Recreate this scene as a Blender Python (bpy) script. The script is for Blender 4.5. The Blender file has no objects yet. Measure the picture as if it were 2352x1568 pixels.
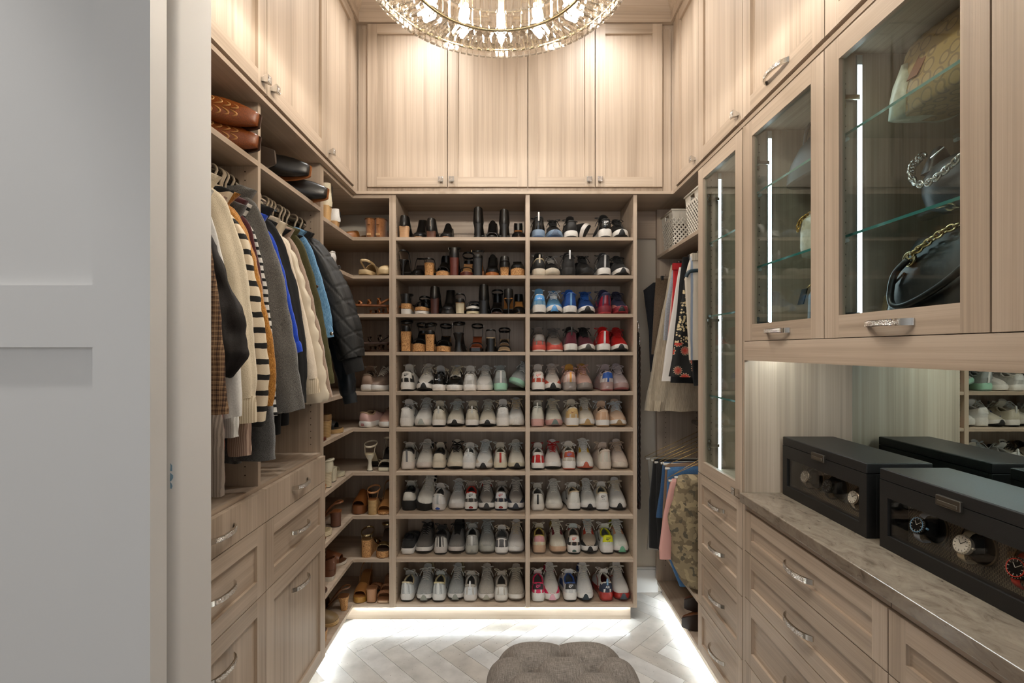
import bpy, bmesh, math, random
from mathutils import Vector, Matrix
random.seed(7)
PI = math.pi
sc = bpy.context.scene
C = sc.collection

# ------------------------------------------------------------------ camera
FPX, CX, CY, EYE = 1138.0, 1176.0, 802.0, 1.605
cam_d = bpy.data.cameras.new('camera'); cam = bpy.data.objects.new('camera', cam_d); C.objects.link(cam)
cam.location = (0, 0, EYE); cam.rotation_euler = (PI/2, 0, 0)
cam_d.sensor_width = 36.0; cam_d.lens = FPX/2352*36.0
cam_d.shift_y = 18.0/2352; cam_d.clip_start = 0.05
sc.camera = cam
sc.view_settings.view_transform = 'Standard'; sc.view_settings.look = 'None'
sc.view_settings.gamma = 1.0; sc.view_settings.use_curve_mapping = False
sc.view_settings.exposure = 0.46
sc.cycles.use_denoising = True
sc.cycles.max_bounces = 10; sc.cycles.diffuse_bounces = 5; sc.cycles.glossy_bounces = 5
sc.cycles.transparent_max_bounces = 24; sc.cycles.transmission_bounces = 6
sc.cycles.caustics_reflective = False; sc.cycles.caustics_refractive = False
sc.cycles.sample_clamp_indirect = 6.0

# ------------------------------------------------------------------ world (soft fill light, let in by an assumed, unseen bedroom window)
world = bpy.data.worlds.new('bedroom_daylight_offscreen'); sc.world = world; world.use_nodes = True
bg = world.node_tree.nodes['Background']
bg.inputs[0].default_value = (0.93, 0.96, 1.0, 1); bg.inputs[1].default_value = 1.1

def hexc(h):
    h = h.lstrip('#'); out = []
    for i in (0, 2, 4):
        v = int(h[i:i+2], 16)/255
        out.append(v/12.92 if v <= 0.04045 else ((v+0.055)/1.055)**2.4)
    return tuple(out)

def spot_lamp(name, loc, watts, size_deg, blend, col, radius):
    d = bpy.data.lights.new(name, 'SPOT'); d.energy = watts; d.spot_size = math.radians(size_deg); d.spot_blend = blend
    d.color = col; d.shadow_soft_size = radius
    o = bpy.data.objects.new(name, d); C.objects.link(o); o.location = loc
    return o
CEIL = 3.72
# recessed downlights above the frame: two make the bright spots on the back cabinet doors, one the scallop on the white door
DOWNLIGHTS = [('back_left', -0.52, 2.55, 52, 130, 0.9, 'round recessed downlight in the ceiling above the left end of the shoe shelving'),
              ('back_right', 0.54, 2.55, 52, 130, 0.9, 'round recessed downlight in the ceiling above the right end of the shoe shelving'),
              ('door', -1.30, 0.45, 70, 52, 0.4, 'round recessed downlight in the ceiling before the white sliding door')]
for nm, x, y, w_, deg, bl, lb in DOWNLIGHTS:
    spot_lamp('downlight_lamp_%s_offscreen' % nm, (x, y, CEIL-0.02), w_, deg, bl, (1.0, 0.985, 0.965), 0.06)

# ------------------------------------------------------------------ mapping photo measurements to metres
def pX(px, Y): return (px-CX)*Y/FPX
def pZ(py, Y): return EYE-(py-CY)*Y/FPX
def P3(px, py, Y): return Vector((pX(px, Y), Y, pZ(py, Y)))
def yOn(X, px): return FPX*X/(px-CX)            # depth of a column on the plane x = X

# ------------------------------------------------------------------ materials
MATS = {}
def nt(m): return m.node_tree.nodes, m.node_tree.links
def base_mat(name):
    m = bpy.data.materials.new(name); m.use_nodes = True
    return m, m.node_tree.nodes['Principled BSDF']
def M(col, rough=0.6, metal=0.0, key=None, **kw):
    k = key or ('m', col, rough, metal, tuple(sorted(kw.items())))
    if k in MATS: return MATS[k]
    m, p = base_mat('mat_'+str(len(MATS)))
    c = hexc(col) if isinstance(col, str) else col
    p.inputs['Base Color'].default_value = (*c, 1)
    p.inputs['Roughness'].default_value = rough; p.inputs['Metallic'].default_value = metal
    if 'coat' in kw: p.inputs['Coat Weight'].default_value = kw['coat']; p.inputs['Coat Roughness'].default_value = 0.1
    if 'sheen' in kw: p.inputs['Sheen Weight'].default_value = kw['sheen']
    if 'trans' in kw: p.inputs['Transmission Weight'].default_value = kw['trans']; p.inputs['IOR'].default_value = 1.35
    if 'emit' in kw:
        p.inputs['Emission Color'].default_value = (*c, 1); p.inputs['Emission Strength'].default_value = kw['emit']
    MATS[k] = m
    return m
def N(nodes, typ, **kw):
    n = nodes.new(typ)
    for a, b in kw.items(): setattr(n, a, b)
    return n
def ramp(nodes, stops):
    r = nodes.new('ShaderNodeValToRGB'); e = r.color_ramp.elements
    while len(e) < len(stops): e.new(0.5)
    for el, (p, c) in zip(e, stops):
        el.position = p; c = hexc(c) if isinstance(c, str) else c; el.color = (*c, 1)
    return r
def coords(nodes, links, scale, rnd=0.0, world=True, obj=False):
    if world and not obj:
        g = nodes.new('ShaderNodeNewGeometry'); src = g.outputs['Position']
    else:
        g = nodes.new('ShaderNodeTexCoord'); src = g.outputs['Object']
    mp = nodes.new('ShaderNodeMapping'); mp.inputs['Scale'].default_value = scale
    if rnd:
        oi = nodes.new('ShaderNodeObjectInfo'); ml = nodes.new('ShaderNodeMath'); ml.operation = 'MULTIPLY'; ml.inputs[1].default_value = rnd
        links.new(oi.outputs['Random'], ml.inputs[0])
        va = nodes.new('ShaderNodeVectorMath'); va.operation = 'ADD'
        links.new(src, va.inputs[0]); links.new(ml.outputs[0], va.inputs[1]); src = va.outputs[0]
    links.new(src, mp.inputs['Vector'])
    return mp.outputs['Vector']
def bump(nodes, links, p, h, strength, dist):
    b = nodes.new('ShaderNodeBump'); b.inputs['Strength'].default_value = strength; b.inputs['Distance'].default_value = dist
    links.new(h, b.inputs['Height']); links.new(b.outputs[0], p.inputs['Normal'])

def wood(axis, key='wood', tones=('9a8875', 'b5a28e', 'cab8a4'), rough=0.42):
    k = (key, axis)
    if k in MATS: return MATS[k]
    m, p = base_mat(key+'_'+axis); nodes, links = nt(m)
    fine = {'z': (55, 55, 0.9), 'y': (55, 0.9, 55), 'x': (0.9, 55, 55)}[axis]
    vfine = {'z': (230, 230, 2.0), 'y': (230, 2.0, 230), 'x': (2.0, 230, 230)}[axis]
    broad = {'z': (9, 9, 0.12), 'y': (9, 0.12, 9), 'x': (0.12, 9, 9)}[axis]
    n1 = N(nodes, 'ShaderNodeTexNoise'); n1.inputs['Scale'].default_value = 1.0; n1.inputs['Detail'].default_value = 3
    n2 = N(nodes, 'ShaderNodeTexNoise'); n2.inputs['Scale'].default_value = 1.0; n2.inputs['Detail'].default_value = 2
    n3 = N(nodes, 'ShaderNodeTexNoise'); n3.inputs['Scale'].default_value = 1.0; n3.inputs['Detail'].default_value = 1
    links.new(coords(nodes, links, fine, 13.0), n1.inputs['Vector'])
    links.new(coords(nodes, links, vfine, 13.0), n2.inputs['Vector'])
    links.new(coords(nodes, links, broad, 13.0), n3.inputs['Vector'])
    a = N(nodes, 'ShaderNodeMath', operation='MULTIPLY'); a.inputs[1].default_value = 0.38; links.new(n1.outputs[0], a.inputs[0])
    b = N(nodes, 'ShaderNodeMath', operation='MULTIPLY_ADD'); b.inputs[1].default_value = 0.22; links.new(n2.outputs[0], b.inputs[0]); links.new(a.outputs[0], b.inputs[2])
    c = N(nodes, 'ShaderNodeMath', operation='MULTIPLY_ADD'); c.inputs[1].default_value = 0.40; links.new(n3.outputs[0], c.inputs[0]); links.new(b.outputs[0], c.inputs[2])
    r = ramp(nodes, [(0.33, tones[0]), (0.5, tones[1]), (0.68, tones[2])]); links.new(c.outputs[0], r.inputs[0])
    links.new(r.outputs[0], p.inputs['Base Color']); p.inputs['Roughness'].default_value = rough
    bump(nodes, links, p, n2.outputs[0], 0.12, 0.002)
    MATS[k] = m
    return m
WV, WY, WX = wood('z'), wood('y'), wood('x')

def fabric(name, c1, c2, scale=(400, 400, 400), rough=0.9, bstr=0.4, sheen=0.2, detail=3, big=None):
    k = ('fab', name)
    if k in MATS: return MATS[k]
    m, p = base_mat('fabric_'+name); nodes, links = nt(m)
    n = N(nodes, 'ShaderNodeTexNoise'); n.inputs['Scale'].default_value = 1; n.inputs['Detail'].default_value = detail
    links.new(coords(nodes, links, scale), n.inputs['Vector'])
    r = ramp(nodes, [(0.36, c1), (0.64, c2)]); links.new(n.outputs[0], r.inputs[0])
    links.new(r.outputs[0], p.inputs['Base Color']); p.inputs['Roughness'].default_value = rough
    p.inputs['Sheen Weight'].default_value = sheen
    bump(nodes, links, p, n.outputs[0], bstr, 0.003)
    MATS[k] = m
    return m
def leather(name, c1, c2, rough=0.35, scale=350):
    return fabric('lea_'+name, c1, c2, (scale,)*3, rough, 0.12, 0.0)
def stripes(name, axis, period, frac, c1, c2, rough=0.9, warp=0.004):
    k = ('str', name)
    if k in MATS: return MATS[k]
    m, p = base_mat('stripes_'+name); nodes, links = nt(m)
    g = nodes.new('ShaderNodeNewGeometry'); sx = nodes.new('ShaderNodeSeparateXYZ')
    nz = N(nodes, 'ShaderNodeTexNoise'); nz.inputs['Scale'].default_value = 25
    vm = N(nodes, 'ShaderNodeVectorMath', operation='SCALE'); vm.inputs['Scale'].default_value = warp
    va = N(nodes, 'ShaderNodeVectorMath', operation='ADD')
    links.new(g.outputs['Position'], nz.inputs['Vector']); links.new(nz.outputs['Color'], vm.inputs[0])
    links.new(g.outputs['Position'], va.inputs[0]); links.new(vm.outputs[0], va.inputs[1]); links.new(va.outputs[0], sx.inputs[0])
    d = N(nodes, 'ShaderNodeMath', operation='DIVIDE'); d.inputs[1].default_value = period; links.new(sx.outputs[axis], d.inputs[0])
    f = N(nodes, 'ShaderNodeMath', operation='FRACT'); links.new(d.outputs[0], f.inputs[0])
    l = N(nodes, 'ShaderNodeMath', operation='LESS_THAN'); l.inputs[1].default_value = frac; links.new(f.outputs[0], l.inputs[0])
    mx = N(nodes, 'ShaderNodeMix', data_type='RGBA'); links.new(l.outputs[0], mx.inputs['Factor'])
    mx.inputs['A'].default_value = (*hexc(c1), 1); mx.inputs['B'].default_value = (*hexc(c2), 1)
    links.new(mx.outputs['Result'], p.inputs['Base Color']); p.inputs['Roughness'].default_value = rough
    n = N(nodes, 'ShaderNodeTexNoise'); n.inputs['Scale'].default_value = 500; links.new(g.outputs['Position'], n.inputs['Vector'])
    bump(nodes, links, p, n.outputs[0], 0.4, 0.002)
    MATS[k] = m
    return m

def glass_mat(name, tint=(0.95, 0.985, 0.975), gloss=1.0, ior=1.5):
    k = ('glass', name)
    if k in MATS: return MATS[k]
    m = bpy.data.materials.new('glass_'+name); m.use_nodes = True; nodes, links = nt(m); nodes.clear()
    o = nodes.new('ShaderNodeOutputMaterial'); mix = nodes.new('ShaderNodeMixShader')
    t = nodes.new('ShaderNodeBsdfTransparent'); t.inputs[0].default_value = (*tint, 1)
    g = nodes.new('ShaderNodeBsdfGlossy'); g.inputs['Roughness'].default_value = 0.0; g.inputs[0].default_value = (gloss, gloss, gloss, 1)
    lw = nodes.new('ShaderNodeLayerWeight'); lw.inputs['Blend'].default_value = 0.5
    pw_ = N(nodes, 'ShaderNodeMath', operation='POWER'); pw_.inputs[1].default_value = 5.0; links.new(lw.outputs['Facing'], pw_.inputs[0])
    f0 = ((ior-1)/(ior+1))**2
    fr = N(nodes, 'ShaderNodeMath', operation='MULTIPLY_ADD'); fr.inputs[1].default_value = 1-f0; fr.inputs[2].default_value = f0; links.new(pw_.outputs[0], fr.inputs[0])
    links.new(fr.outputs[0], mix.inputs[0]); links.new(t.outputs[0], mix.inputs[1]); links.new(g.outputs[0], mix.inputs[2]); links.new(mix.outputs[0], o.inputs[0])
    MATS[k] = m
    return m
GLASS = glass_mat('pane', (0.90, 0.955, 0.95), 0.9, 1.33); GLASS_EDGE = M('3f7a74', 0.08, key='glassedge', coat=0.6)
def crystal_mat():
    m = bpy.data.materials.new('crystal'); m.use_nodes = True; nodes, links = nt(m); nodes.clear()
    o = nodes.new('ShaderNodeOutputMaterial'); mix = nodes.new('ShaderNodeMixShader'); mix.inputs[0].default_value = 0.72
    t = nodes.new('ShaderNodeBsdfTransparent'); t.inputs[0].default_value = (1.0, 0.97, 0.92, 1)
    g = nodes.new('ShaderNodeBsdfGlass'); g.inputs['Roughness'].default_value = 0.0; g.inputs['IOR'].default_value = 1.55; g.inputs[0].default_value = (1, 0.98, 0.95, 1)
    links.new(t.outputs[0], mix.inputs[1]); links.new(g.outputs[0], mix.inputs[2]); links.new(mix.outputs[0], o.inputs[0]); return m
CRYSTAL = crystal_mat()
def emit_mat(name, col, s):
    k = ('emit', name)
    if k in MATS: return MATS[k]
    m = bpy.data.materials.new('emit_'+name); m.use_nodes = True; nodes, links = nt(m); nodes.clear()
    o = nodes.new('ShaderNodeOutputMaterial'); e = nodes.new('ShaderNodeEmission'); e.inputs[0].default_value = (*col, 1); e.inputs[1].default_value = s
    links.new(e.outputs[0], o.inputs[0]); MATS[k] = m
    return m
LED = emit_mat('led', (0.82, 0.96, 1.0), 8)
LEDN = emit_mat('ledniche', (0.84, 0.97, 1.0), 45)
LEDK = emit_mat('ledkick', (0.74, 0.92, 1.0), 20)
BULB = emit_mat('bulb', (1.0, 0.88, 0.70), 150)
CHROME = M('d8d6d2', 0.12, 1.0); NICKEL = M('bdb6ac', 0.22, 1.0); GOLD = M('c9a25a', 0.2, 1.0); GOLDPALE = M('cdb98e', 0.25, 1.0)
DARK = M('0b0a09', 0.8)
WHITEP = M('d6d4d1', 0.45)
WALLP = M('dad8d5', 0.6)
BEIGEP = M('ccc1b0', 0.75)

def sparkle():
    m, p = base_mat('rhinestones'); nodes, links = nt(m)
    v = N(nodes, 'ShaderNodeTexVoronoi'); v.inputs['Scale'].default_value = 1; links.new(coords(nodes, links, (330, 330, 330)), v.inputs['Vector'])
    r = ramp(nodes, [(0.0, 'ffffff'), (0.55, 'e6dcd0'), (1.0, '7a6b5e')]); links.new(v.outputs['Color'], r.inputs[0])
    links.new(r.outputs[0], p.inputs['Base Color']); p.inputs['Metallic'].default_value = 0.75; p.inputs['Roughness'].default_value = 0.12
    bump(nodes, links, p, v.outputs['Distance'], 1.0, 0.004)
    return m
RHINE = sparkle()
def cork_mat():
    m, p = base_mat('cork'); nodes, links = nt(m)
    n = N(nodes, 'ShaderNodeTexNoise'); n.inputs['Scale'].default_value = 1; n.inputs['Detail'].default_value = 4; links.new(coords(nodes, links, (170, 170, 260)), n.inputs['Vector'])
    r = ramp(nodes, [(0.30, '4f3320'), (0.42, 'a87848'), (0.62, 'cfa06a')]); links.new(n.outputs[0], r.inputs[0])
    links.new(r.outputs[0], p.inputs['Base Color']); p.inputs['Roughness'].default_value = 0.8
    return m
CORK = cork_mat()
def stack_mat(name, c1, c2, period):
    return stripes('stack_'+name, 2, period, 0.45, c1, c2, 0.5, 0.001)
STACKTAN = stack_mat('tan', 'b98f68', 'c9a27a', 0.006); STACKBR = stack_mat('br', '5c3a2a', '6b4533', 0.006)
ROPE = stack_mat('rope', 'a58455', 'c7a774', 0.008); ROPEP = stack_mat('ropep', 'c2b394', 'ddd0b4', 0.008)
# ------------------------------------------------------------------ mesh helpers
class MB:
    def __init__(s): s.v = []; s.f = []; s.m = []
    def add(s, verts, faces, mi=0):
        o = len(s.v); s.v += [tuple(v) for v in verts]
        for f in faces: s.f.append(tuple(i+o for i in f)); s.m.append(mi)
        return s
    def box(s, x0, x1, y0, y1, z0, z1, mi=0):
        x0, x1 = min(x0, x1), max(x0, x1); y0, y1 = min(y0, y1), max(y0, y1); z0, z1 = min(z0, z1), max(z0, z1)
        v = [(x, y, z) for z in (z0, z1) for y in (y0, y1) for x in (x0, x1)]
        return s.add(v, [(0, 2, 3, 1), (4, 5, 7, 6), (0, 1, 5, 4), (2, 6, 7, 3), (0, 4, 6, 2), (1, 3, 7, 5)], mi)
    def cbox(s, x0, x1, y0, y1, z0, z1, c, mi=0):        # chamfered box
        bm = bmesh.new(); bmesh.ops.create_cube(bm, size=1)
        for v in bm.verts: v.co = ((x0+x1)/2+v.co.x*abs(x1-x0), (y0+y1)/2+v.co.y*abs(y1-y0), (z0+z1)/2+v.co.z*abs(z1-z0))
        bmesh.ops.bevel(bm, geom=list(bm.edges), offset=c, segments=2, affect='EDGES', profile=0.5)
        bm.verts.index_update(); s.add([v.co[:] for v in bm.verts], [tuple(v.index for v in f.verts) for f in bm.faces], mi); bm.free()
        return s
    def obox(s, F, u0, u1, v0, v1, n0, n1, mi=0):        # box in a face frame F = (origin, u, v, n)
        O, U, V, Nn = F
        p = [O+U*u+V*v+Nn*n for n in (n0, n1) for v in (v0, v1) for u in (u0, u1)]
        return s.add(p, [(0, 2, 3, 1), (4, 5, 7, 6), (0, 1, 5, 4), (2, 6, 7, 3), (0, 4, 6, 2), (1, 3, 7, 5)], mi)
    def loft(s, rings, closed=True, cap0=True, cap1=True, mi=0):
        n = len(rings[0]); v = [p for r in rings for p in r]; f = []
        for i in range(len(rings)-1):
            for j in range(n if closed else n-1):
                a = i*n+j; b = i*n+(j+1) % n; f.append((a, b, b+n, a+n))
        if closed and cap0: f.append(tuple(range(n-1, -1, -1)))
        if closed and cap1: f.append(tuple((len(rings)-1)*n+j for j in range(n)))
        return s.add(v, f, mi)
    def tube(s, pts, r, n=8, cap=True, closed=False, mi=0, flat=None, up=None):
        pts = [Vector(p) for p in pts]; k = len(pts); rings = []
        rr = r if isinstance(r, (list, tuple)) else [r]*k
        ref = Vector(up) if up else None
        prev = None
        for i in range(k):
            if closed: t = pts[(i+1) % k]-pts[(i-1) % k]
            else: t = pts[min(i+1, k-1)]-pts[max(i-1, 0)]
            if t.length < 1e-9: t = Vector((0, 0, 1))
            t.normalize()
            if ref is not None: a = ref-t*ref.dot(t)
            elif prev is not None: a = prev-t*prev.dot(t)
            else:
                a = Vector((0, 0, 1)) if abs(t.z) < 0.9 else Vector((1, 0, 0)); a = a-t*a.dot(t)
            if a.length < 1e-6: a = Vector((1, 0, 0))-t*t.x
            a.normalize(); prev = a; b = t.cross(a)
            fa, fb = (1, 1) if flat is None else flat
            rings.append([pts[i]+a*(math.cos(2*PI*j/n)*rr[i]*fa)+b*(math.sin(2*PI*j/n)*rr[i]*fb) for j in range(n)])
        if closed: rings.append(rings[0])
        return s.loft(rings, True, cap and not closed, cap and not closed, mi)
    def lathe(s, prof, n=20, center=(0, 0, 0), axis='z', cap=True, mi=0):
        rings = []
        for r, h in prof:
            ring = []
            for j in range(n):
                a = 2*PI*j/n; c, d = r*math.cos(a), r*math.sin(a)
                p = {'z': (c, d, h), 'y': (c, h, d), 'x': (h, c, d)}[axis]
                ring.append((center[0]+p[0], center[1]+p[1], center[2]+p[2]))
            rings.append(ring)
        return s.loft(rings, True, cap, cap, mi)
    def grid(s, rows, mi=0): return s.loft(rows, False, False, False, mi)
    def mesh(s, name, smooth=False, fix=True):
        me = bpy.data.meshes.new(name); me.from_pydata(s.v, [], s.f)
        if any(s.m): me.polygons.foreach_set('material_index', s.m)
        if fix:
            bm = bmesh.new(); bm.from_mesh(me); bmesh.ops.recalc_face_normals(bm, faces=bm.faces); bm.to_mesh(me); bm.free()
        if smooth: me.polygons.foreach_set('use_smooth', [True]*len(me.polygons))
        me.update()
        return me
    def build(s, name, mat, parent=None, smooth=False, sharp=None, world=True):
        if parent is not None and world:
            l = ROOTLOC.get(parent.name)
            if l is not None: s.v = [(x-l[0], y-l[1], z-l[2]) for x, y, z in s.v]
        me = s.mesh(name, smooth)
        for m in (mat if isinstance(mat, (list, tuple)) else [mat]): me.materials.append(m)
        if sharp and smooth: set_sharp(me, sharp)
        o = bpy.data.objects.new(name, me); C.objects.link(o)
        if parent is not None:
            o.parent = parent
            if parent.name in ROOTLOC: ROOTLOC[o.name] = ROOTLOC[parent.name]
        return o
def set_sharp(me, deg):
    me.set_sharp_from_angle(angle=math.radians(deg))
ROOTLOC = {}
def thing(name, label, cat, loc=(0, 0, 0), group=None, kind=None):
    o = bpy.data.objects.new(name, None); C.objects.link(o); o.location = loc; o.empty_display_size = 0.05
    ROOTLOC[o.name] = tuple(loc)
    if label: o['label'] = label
    if cat: o['category'] = cat
    if group: o['group'] = group
    if kind: o['kind'] = kind
    return o
def tag(o, label=None, cat=None, group=None, kind=None):
    if label: o['label'] = label
    if cat: o['category'] = cat
    if group: o['group'] = group
    if kind: o['kind'] = kind
    return o
def box(name, mat, parent, *b): return MB().box(*b).build(name, mat, parent)
def smooth01(a, b, x):
    t = min(1, max(0, (x-a)/(b-a))); return t*t*(3-2*t)
def interp(tab, x):
    if x <= tab[0][0]: return tab[0][1]
    for (a, p), (b, q) in zip(tab, tab[1:]):
        if x <= b: return p+(q-p)*(x-a)/(b-a)
    return tab[-1][1]
def sinterp(tab, x):
    if x <= tab[0][0]: return tab[0][1]
    for (a, p), (b, q) in zip(tab, tab[1:]):
        if x <= b:
            t = (x-a)/(b-a); t = t*t*(3-2*t); return p+(q-p)*t
    return tab[-1][1]
def catmull(pts, per=6):
    pts = [Vector(p) for p in pts]; out = []
    for i in range(len(pts)-1):
        p0, p1, p2, p3 = pts[max(i-1, 0)], pts[i], pts[i+1], pts[min(i+2, len(pts)-1)]
        for k in range(per):
            t = k/per
            out.append(0.5*((2*p1)+(p2-p0)*t+(2*p0-5*p1+4*p2-p3)*t*t+(3*p1-p0-3*p2+p3)*t**3))
    out.append(pts[-1]); return out
TEXTS = {}
def text_verts(s, size, spacing=1.0):
    k = (s, spacing)
    if k not in TEXTS:
        cu = bpy.data.curves.new('t', 'FONT'); cu.body = s; cu.size = 1.0; cu.align_x = 'CENTER'; cu.align_y = 'CENTER'; cu.resolution_u = 2
        cu.space_character = spacing
        ob = bpy.data.objects.new('t', cu); me = bpy.data.meshes.new_from_object(ob)
        TEXTS[k] = ([v.co.copy() for v in me.vertices], [tuple(p.vertices) for p in me.polygons])
        bpy.data.objects.remove(ob); bpy.data.curves.remove(cu); bpy.data.meshes.remove(me)
    v, f = TEXTS[k]
    return [p*size for p in v], f

# ------------------------------------------------------------------ the setting
XL, XR = -1.31, 1.385            # side walls
YB = 3.29                        # back wall
def struct(name, mat, *b):
    o = MB().box(*b).build(name, mat); o['kind'] = 'structure'; return o
FRONT = -3.2
struct('wall_back', BEIGEP, XL-0.1, XR+0.2, YB, YB+0.1, 0, CEIL)
struct('wall_left', WALLP, XL-0.1, XL, 1.095, YB, 0, CEIL)
struct('wall_right', WALLP, XR+0.012, XR+0.11, FRONT, YB, 0, CEIL)
struct('ceiling', WALLP, -3.0, XR+0.11, FRONT, YB+0.1, CEIL, CEIL+0.1)
struct('wall_outer', WALLP, -3.1, -3.0, FRONT, 1.0, 0, CEIL)
# wall beside the door opening with a rounded drywall corner
jx, jy0, jy1 = -0.665, 0.975, 1.095
pts = [(-3.0, jy0), (-3.0, jy1), (jx, jy1)]
rb = 0.022
for k in range(7):
    a = k/6*PI/2; pts.append((jx-rb+rb*math.cos(a), jy0+rb-rb*math.sin(a)))
mb = MB(); n = len(pts)
mb.loft([[(x, y, 0) for x, y in pts], [(x, y, CEIL) for x, y in pts]])
wf = mb.build('wall_front', WALLP, smooth=True, sharp=40); wf['kind'] = 'structure'
# chipped paint on that corner
cp = MB()
for z0, r in ((1.372, 0.010), (1.352, 0.012), (1.336, 0.009)):
    c = (jx-rb*0.45, jy0+rb*0.2, z0)
    cp.add([(c[0]+r*0.8*math.cos(a)*random.uniform(.6, 1.1), c[1]-0.001-0.35*r*math.cos(a), c[2]+r*math.sin(a)*random.uniform(.6, 1.1)) for a in [k/9*2*PI for k in range(9)]], [tuple(range(9))])
cp.build('chipped_paint', M('8fb4cc', 0.7), wf)
# bedroom wall behind the camera, its wide window opening invented to admit fill light
wb = MB().box(-3.0, XR+0.11, FRONT-0.1, FRONT, 0, 0.5).box(-3.0, XR+0.11, FRONT-0.1, FRONT, 3.3, CEIL).box(-3.0, -2.7, FRONT-0.1, FRONT, 0.5, 3.3).box(1.2, XR+0.11, FRONT-0.1, FRONT, 0.5, 3.3)
o = wb.build('wall_bedroom', WALLP); o['kind'] = 'structure'

# floor: stone planks in a herringbone, each a piece of its own
def stone_floor():
    m, p = base_mat('floor_stone'); nodes, links = nt(m)
    oi = nodes.new('ShaderNodeObjectInfo')
    r = ramp(nodes, [(0.0, 'dddad6'), (0.6, 'd6d2cc'), (0.86, 'cbc4bb'), (0.95, 'b0a89d')]); links.new(oi.outputs['Random'], r.inputs[0])
    n = N(nodes, 'ShaderNodeTexNoise'); n.inputs['Scale'].default_value = 1; n.inputs['Detail'].default_value = 4; links.new(coords(nodes, links, (9, 9, 9), 5.0), n.inputs['Vector'])
    n2 = N(nodes, 'ShaderNodeTexNoise'); n2.inputs['Scale'].default_value = 1; n2.inputs['Detail'].default_value = 3; links.new(coords(nodes, links, (110, 110, 110), 5.0), n2.inputs['Vector'])
    r2 = ramp(nodes, [(0.25, '8f8882'), (0.31, 'ffffff')]); links.new(n2.outputs[0], r2.inputs[0])
    r3 = ramp(nodes, [(0.3, 'dedede'), (0.7, 'ffffff')]); links.new(n.outputs[0], r3.inputs[0])
    a = N(nodes, 'ShaderNodeMix', data_type='RGBA', blend_type='MULTIPLY'); a.inputs['Factor'].default_value = 1
    links.new(r.outputs[0], a.inputs['A']); links.new(r2.outputs[0], a.inputs['B'])
    b = N(nodes, 'ShaderNodeMix', data_type='RGBA', blend_type='MULTIPLY'); b.inputs['Factor'].default_value = 1
    links.new(a.outputs['Result'], b.inputs['A']); links.new(r3.outputs[0], b.inputs['B'])
    links.new(b.outputs['Result'], p.inputs['Base Color']); p.inputs['Roughness'].default_value = 0.24; p.inputs['Coat Weight'].default_value = 0.35; p.inputs['Coat Roughness'].default_value = 0.03
    return m
STONEF = stone_floor()
floor = struct('floor', M('8a8178', 0.7), -3.0, XR+0.2, FRONT, YB+0.1, -0.1, -0.004)
pw, pl = 0.103, 0.412
g = 0.0008
plank = MB().cbox(0+g, pl-g, 0+g, pw-g, -0.006, 0.0, 0.0006).mesh('plank'); plank.materials.append(STONEF)
vx, vy = -0.762-0.0728, 2.694-0.0728
R45 = Matrix.Rotation(-PI/4, 4, 'Z')
for k in range(-60, 60):
    for j in range(-9, 9):
        for t in (0, 1):
            if t == 0: u, v, rot = k*pw+2*pl*j, k*pw, 0
            else: u, v, rot = k*pw+pl+pw+2*pl*j, k*pw+pw-pl, PI/2
            q = R45 @ Vector((u, v, 0))
            cxy = R45 @ Vector((u+(pl/2 if t == 0 else -pw/2), v+(pw/2 if t == 0 else pl/2), 0))
            c = Vector((cxy.x+vx, cxy.y+vy))
            if not (-1.05 < c.x < 1.1 and 1.05 < c.y < 3.45): continue
            if c.y > 3.25 and c.x < 0.6: continue
            o = bpy.data.objects.new('plank', plank); C.objects.link(o); o.parent = floor
            o.location = (q.x+vx, q.y+vy, 0); o.rotation_euler = (0, 0, -PI/4+rot)
# baseboard in the corner beside the shoe shelves
o = MB().box(0.75, 0.965, YB-0.018, YB, 0, 0.15).box(0.75, 0.965, YB-0.012, YB, 0.15, 0.163).build('baseboard_back', WHITEP); o['kind'] = 'structure'

# sliding door leaf with shaker panels, pulled open in front of the wall
dY = 0.90; dX1 = pX(345, dY)
door = thing('door_1', None, None, (dX1-0.45, dY+0.02, 0.01), kind='structure')
d = MB()
sw, th, x0 = 0.105, 0.043, dX1-0.92
pz = [(0.01, 0.25), (pZ(797.3, dY), pZ(655, dY)), (2.5, 2.62)]
d.box(dX1-sw, dX1, dY, dY+th, 0.01, 2.62).box(x0, x0+sw, dY, dY+th, 0.01, 2.62)
o = d.build('stile', WHITEP, door)
for a, b in pz: box('rail', WHITEP, door, x0+sw, dX1-sw, dY, dY+th, a, b)
for (a0, a1), (b0, b1) in zip(pz, pz[1:]):
    box('panel', WHITEP, door, x0+sw, dX1-sw, dY+0.016, dY+th-0.012, a1, b0)
box('top_track', M('3a3a3a', 0.4, 0.8), door, x0-0.3, dX1+0.1, dY+0.01, dY+0.035, 2.62, 2.65)
# recessed downlights
for nm, x, y, w_, deg, bl, lb in DOWNLIGHTS:
    t = thing('downlight_%s_offscreen' % nm, lb, 'downlight', (x, y, CEIL), 'recessed ceiling downlights')
    MB().lathe([(0.075, -0.006), (0.075, 0.0)], 24, (x, y, CEIL)).build('trim', WHITEP, t)
    MB().lathe([(0.05, -0.008), (0.05, -0.006)], 20, (x, y, CEIL)).build('lens_%s_offscreen' % nm, emit_mat('downlight', (1, 0.985, 0.965), 6), t)
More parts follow.
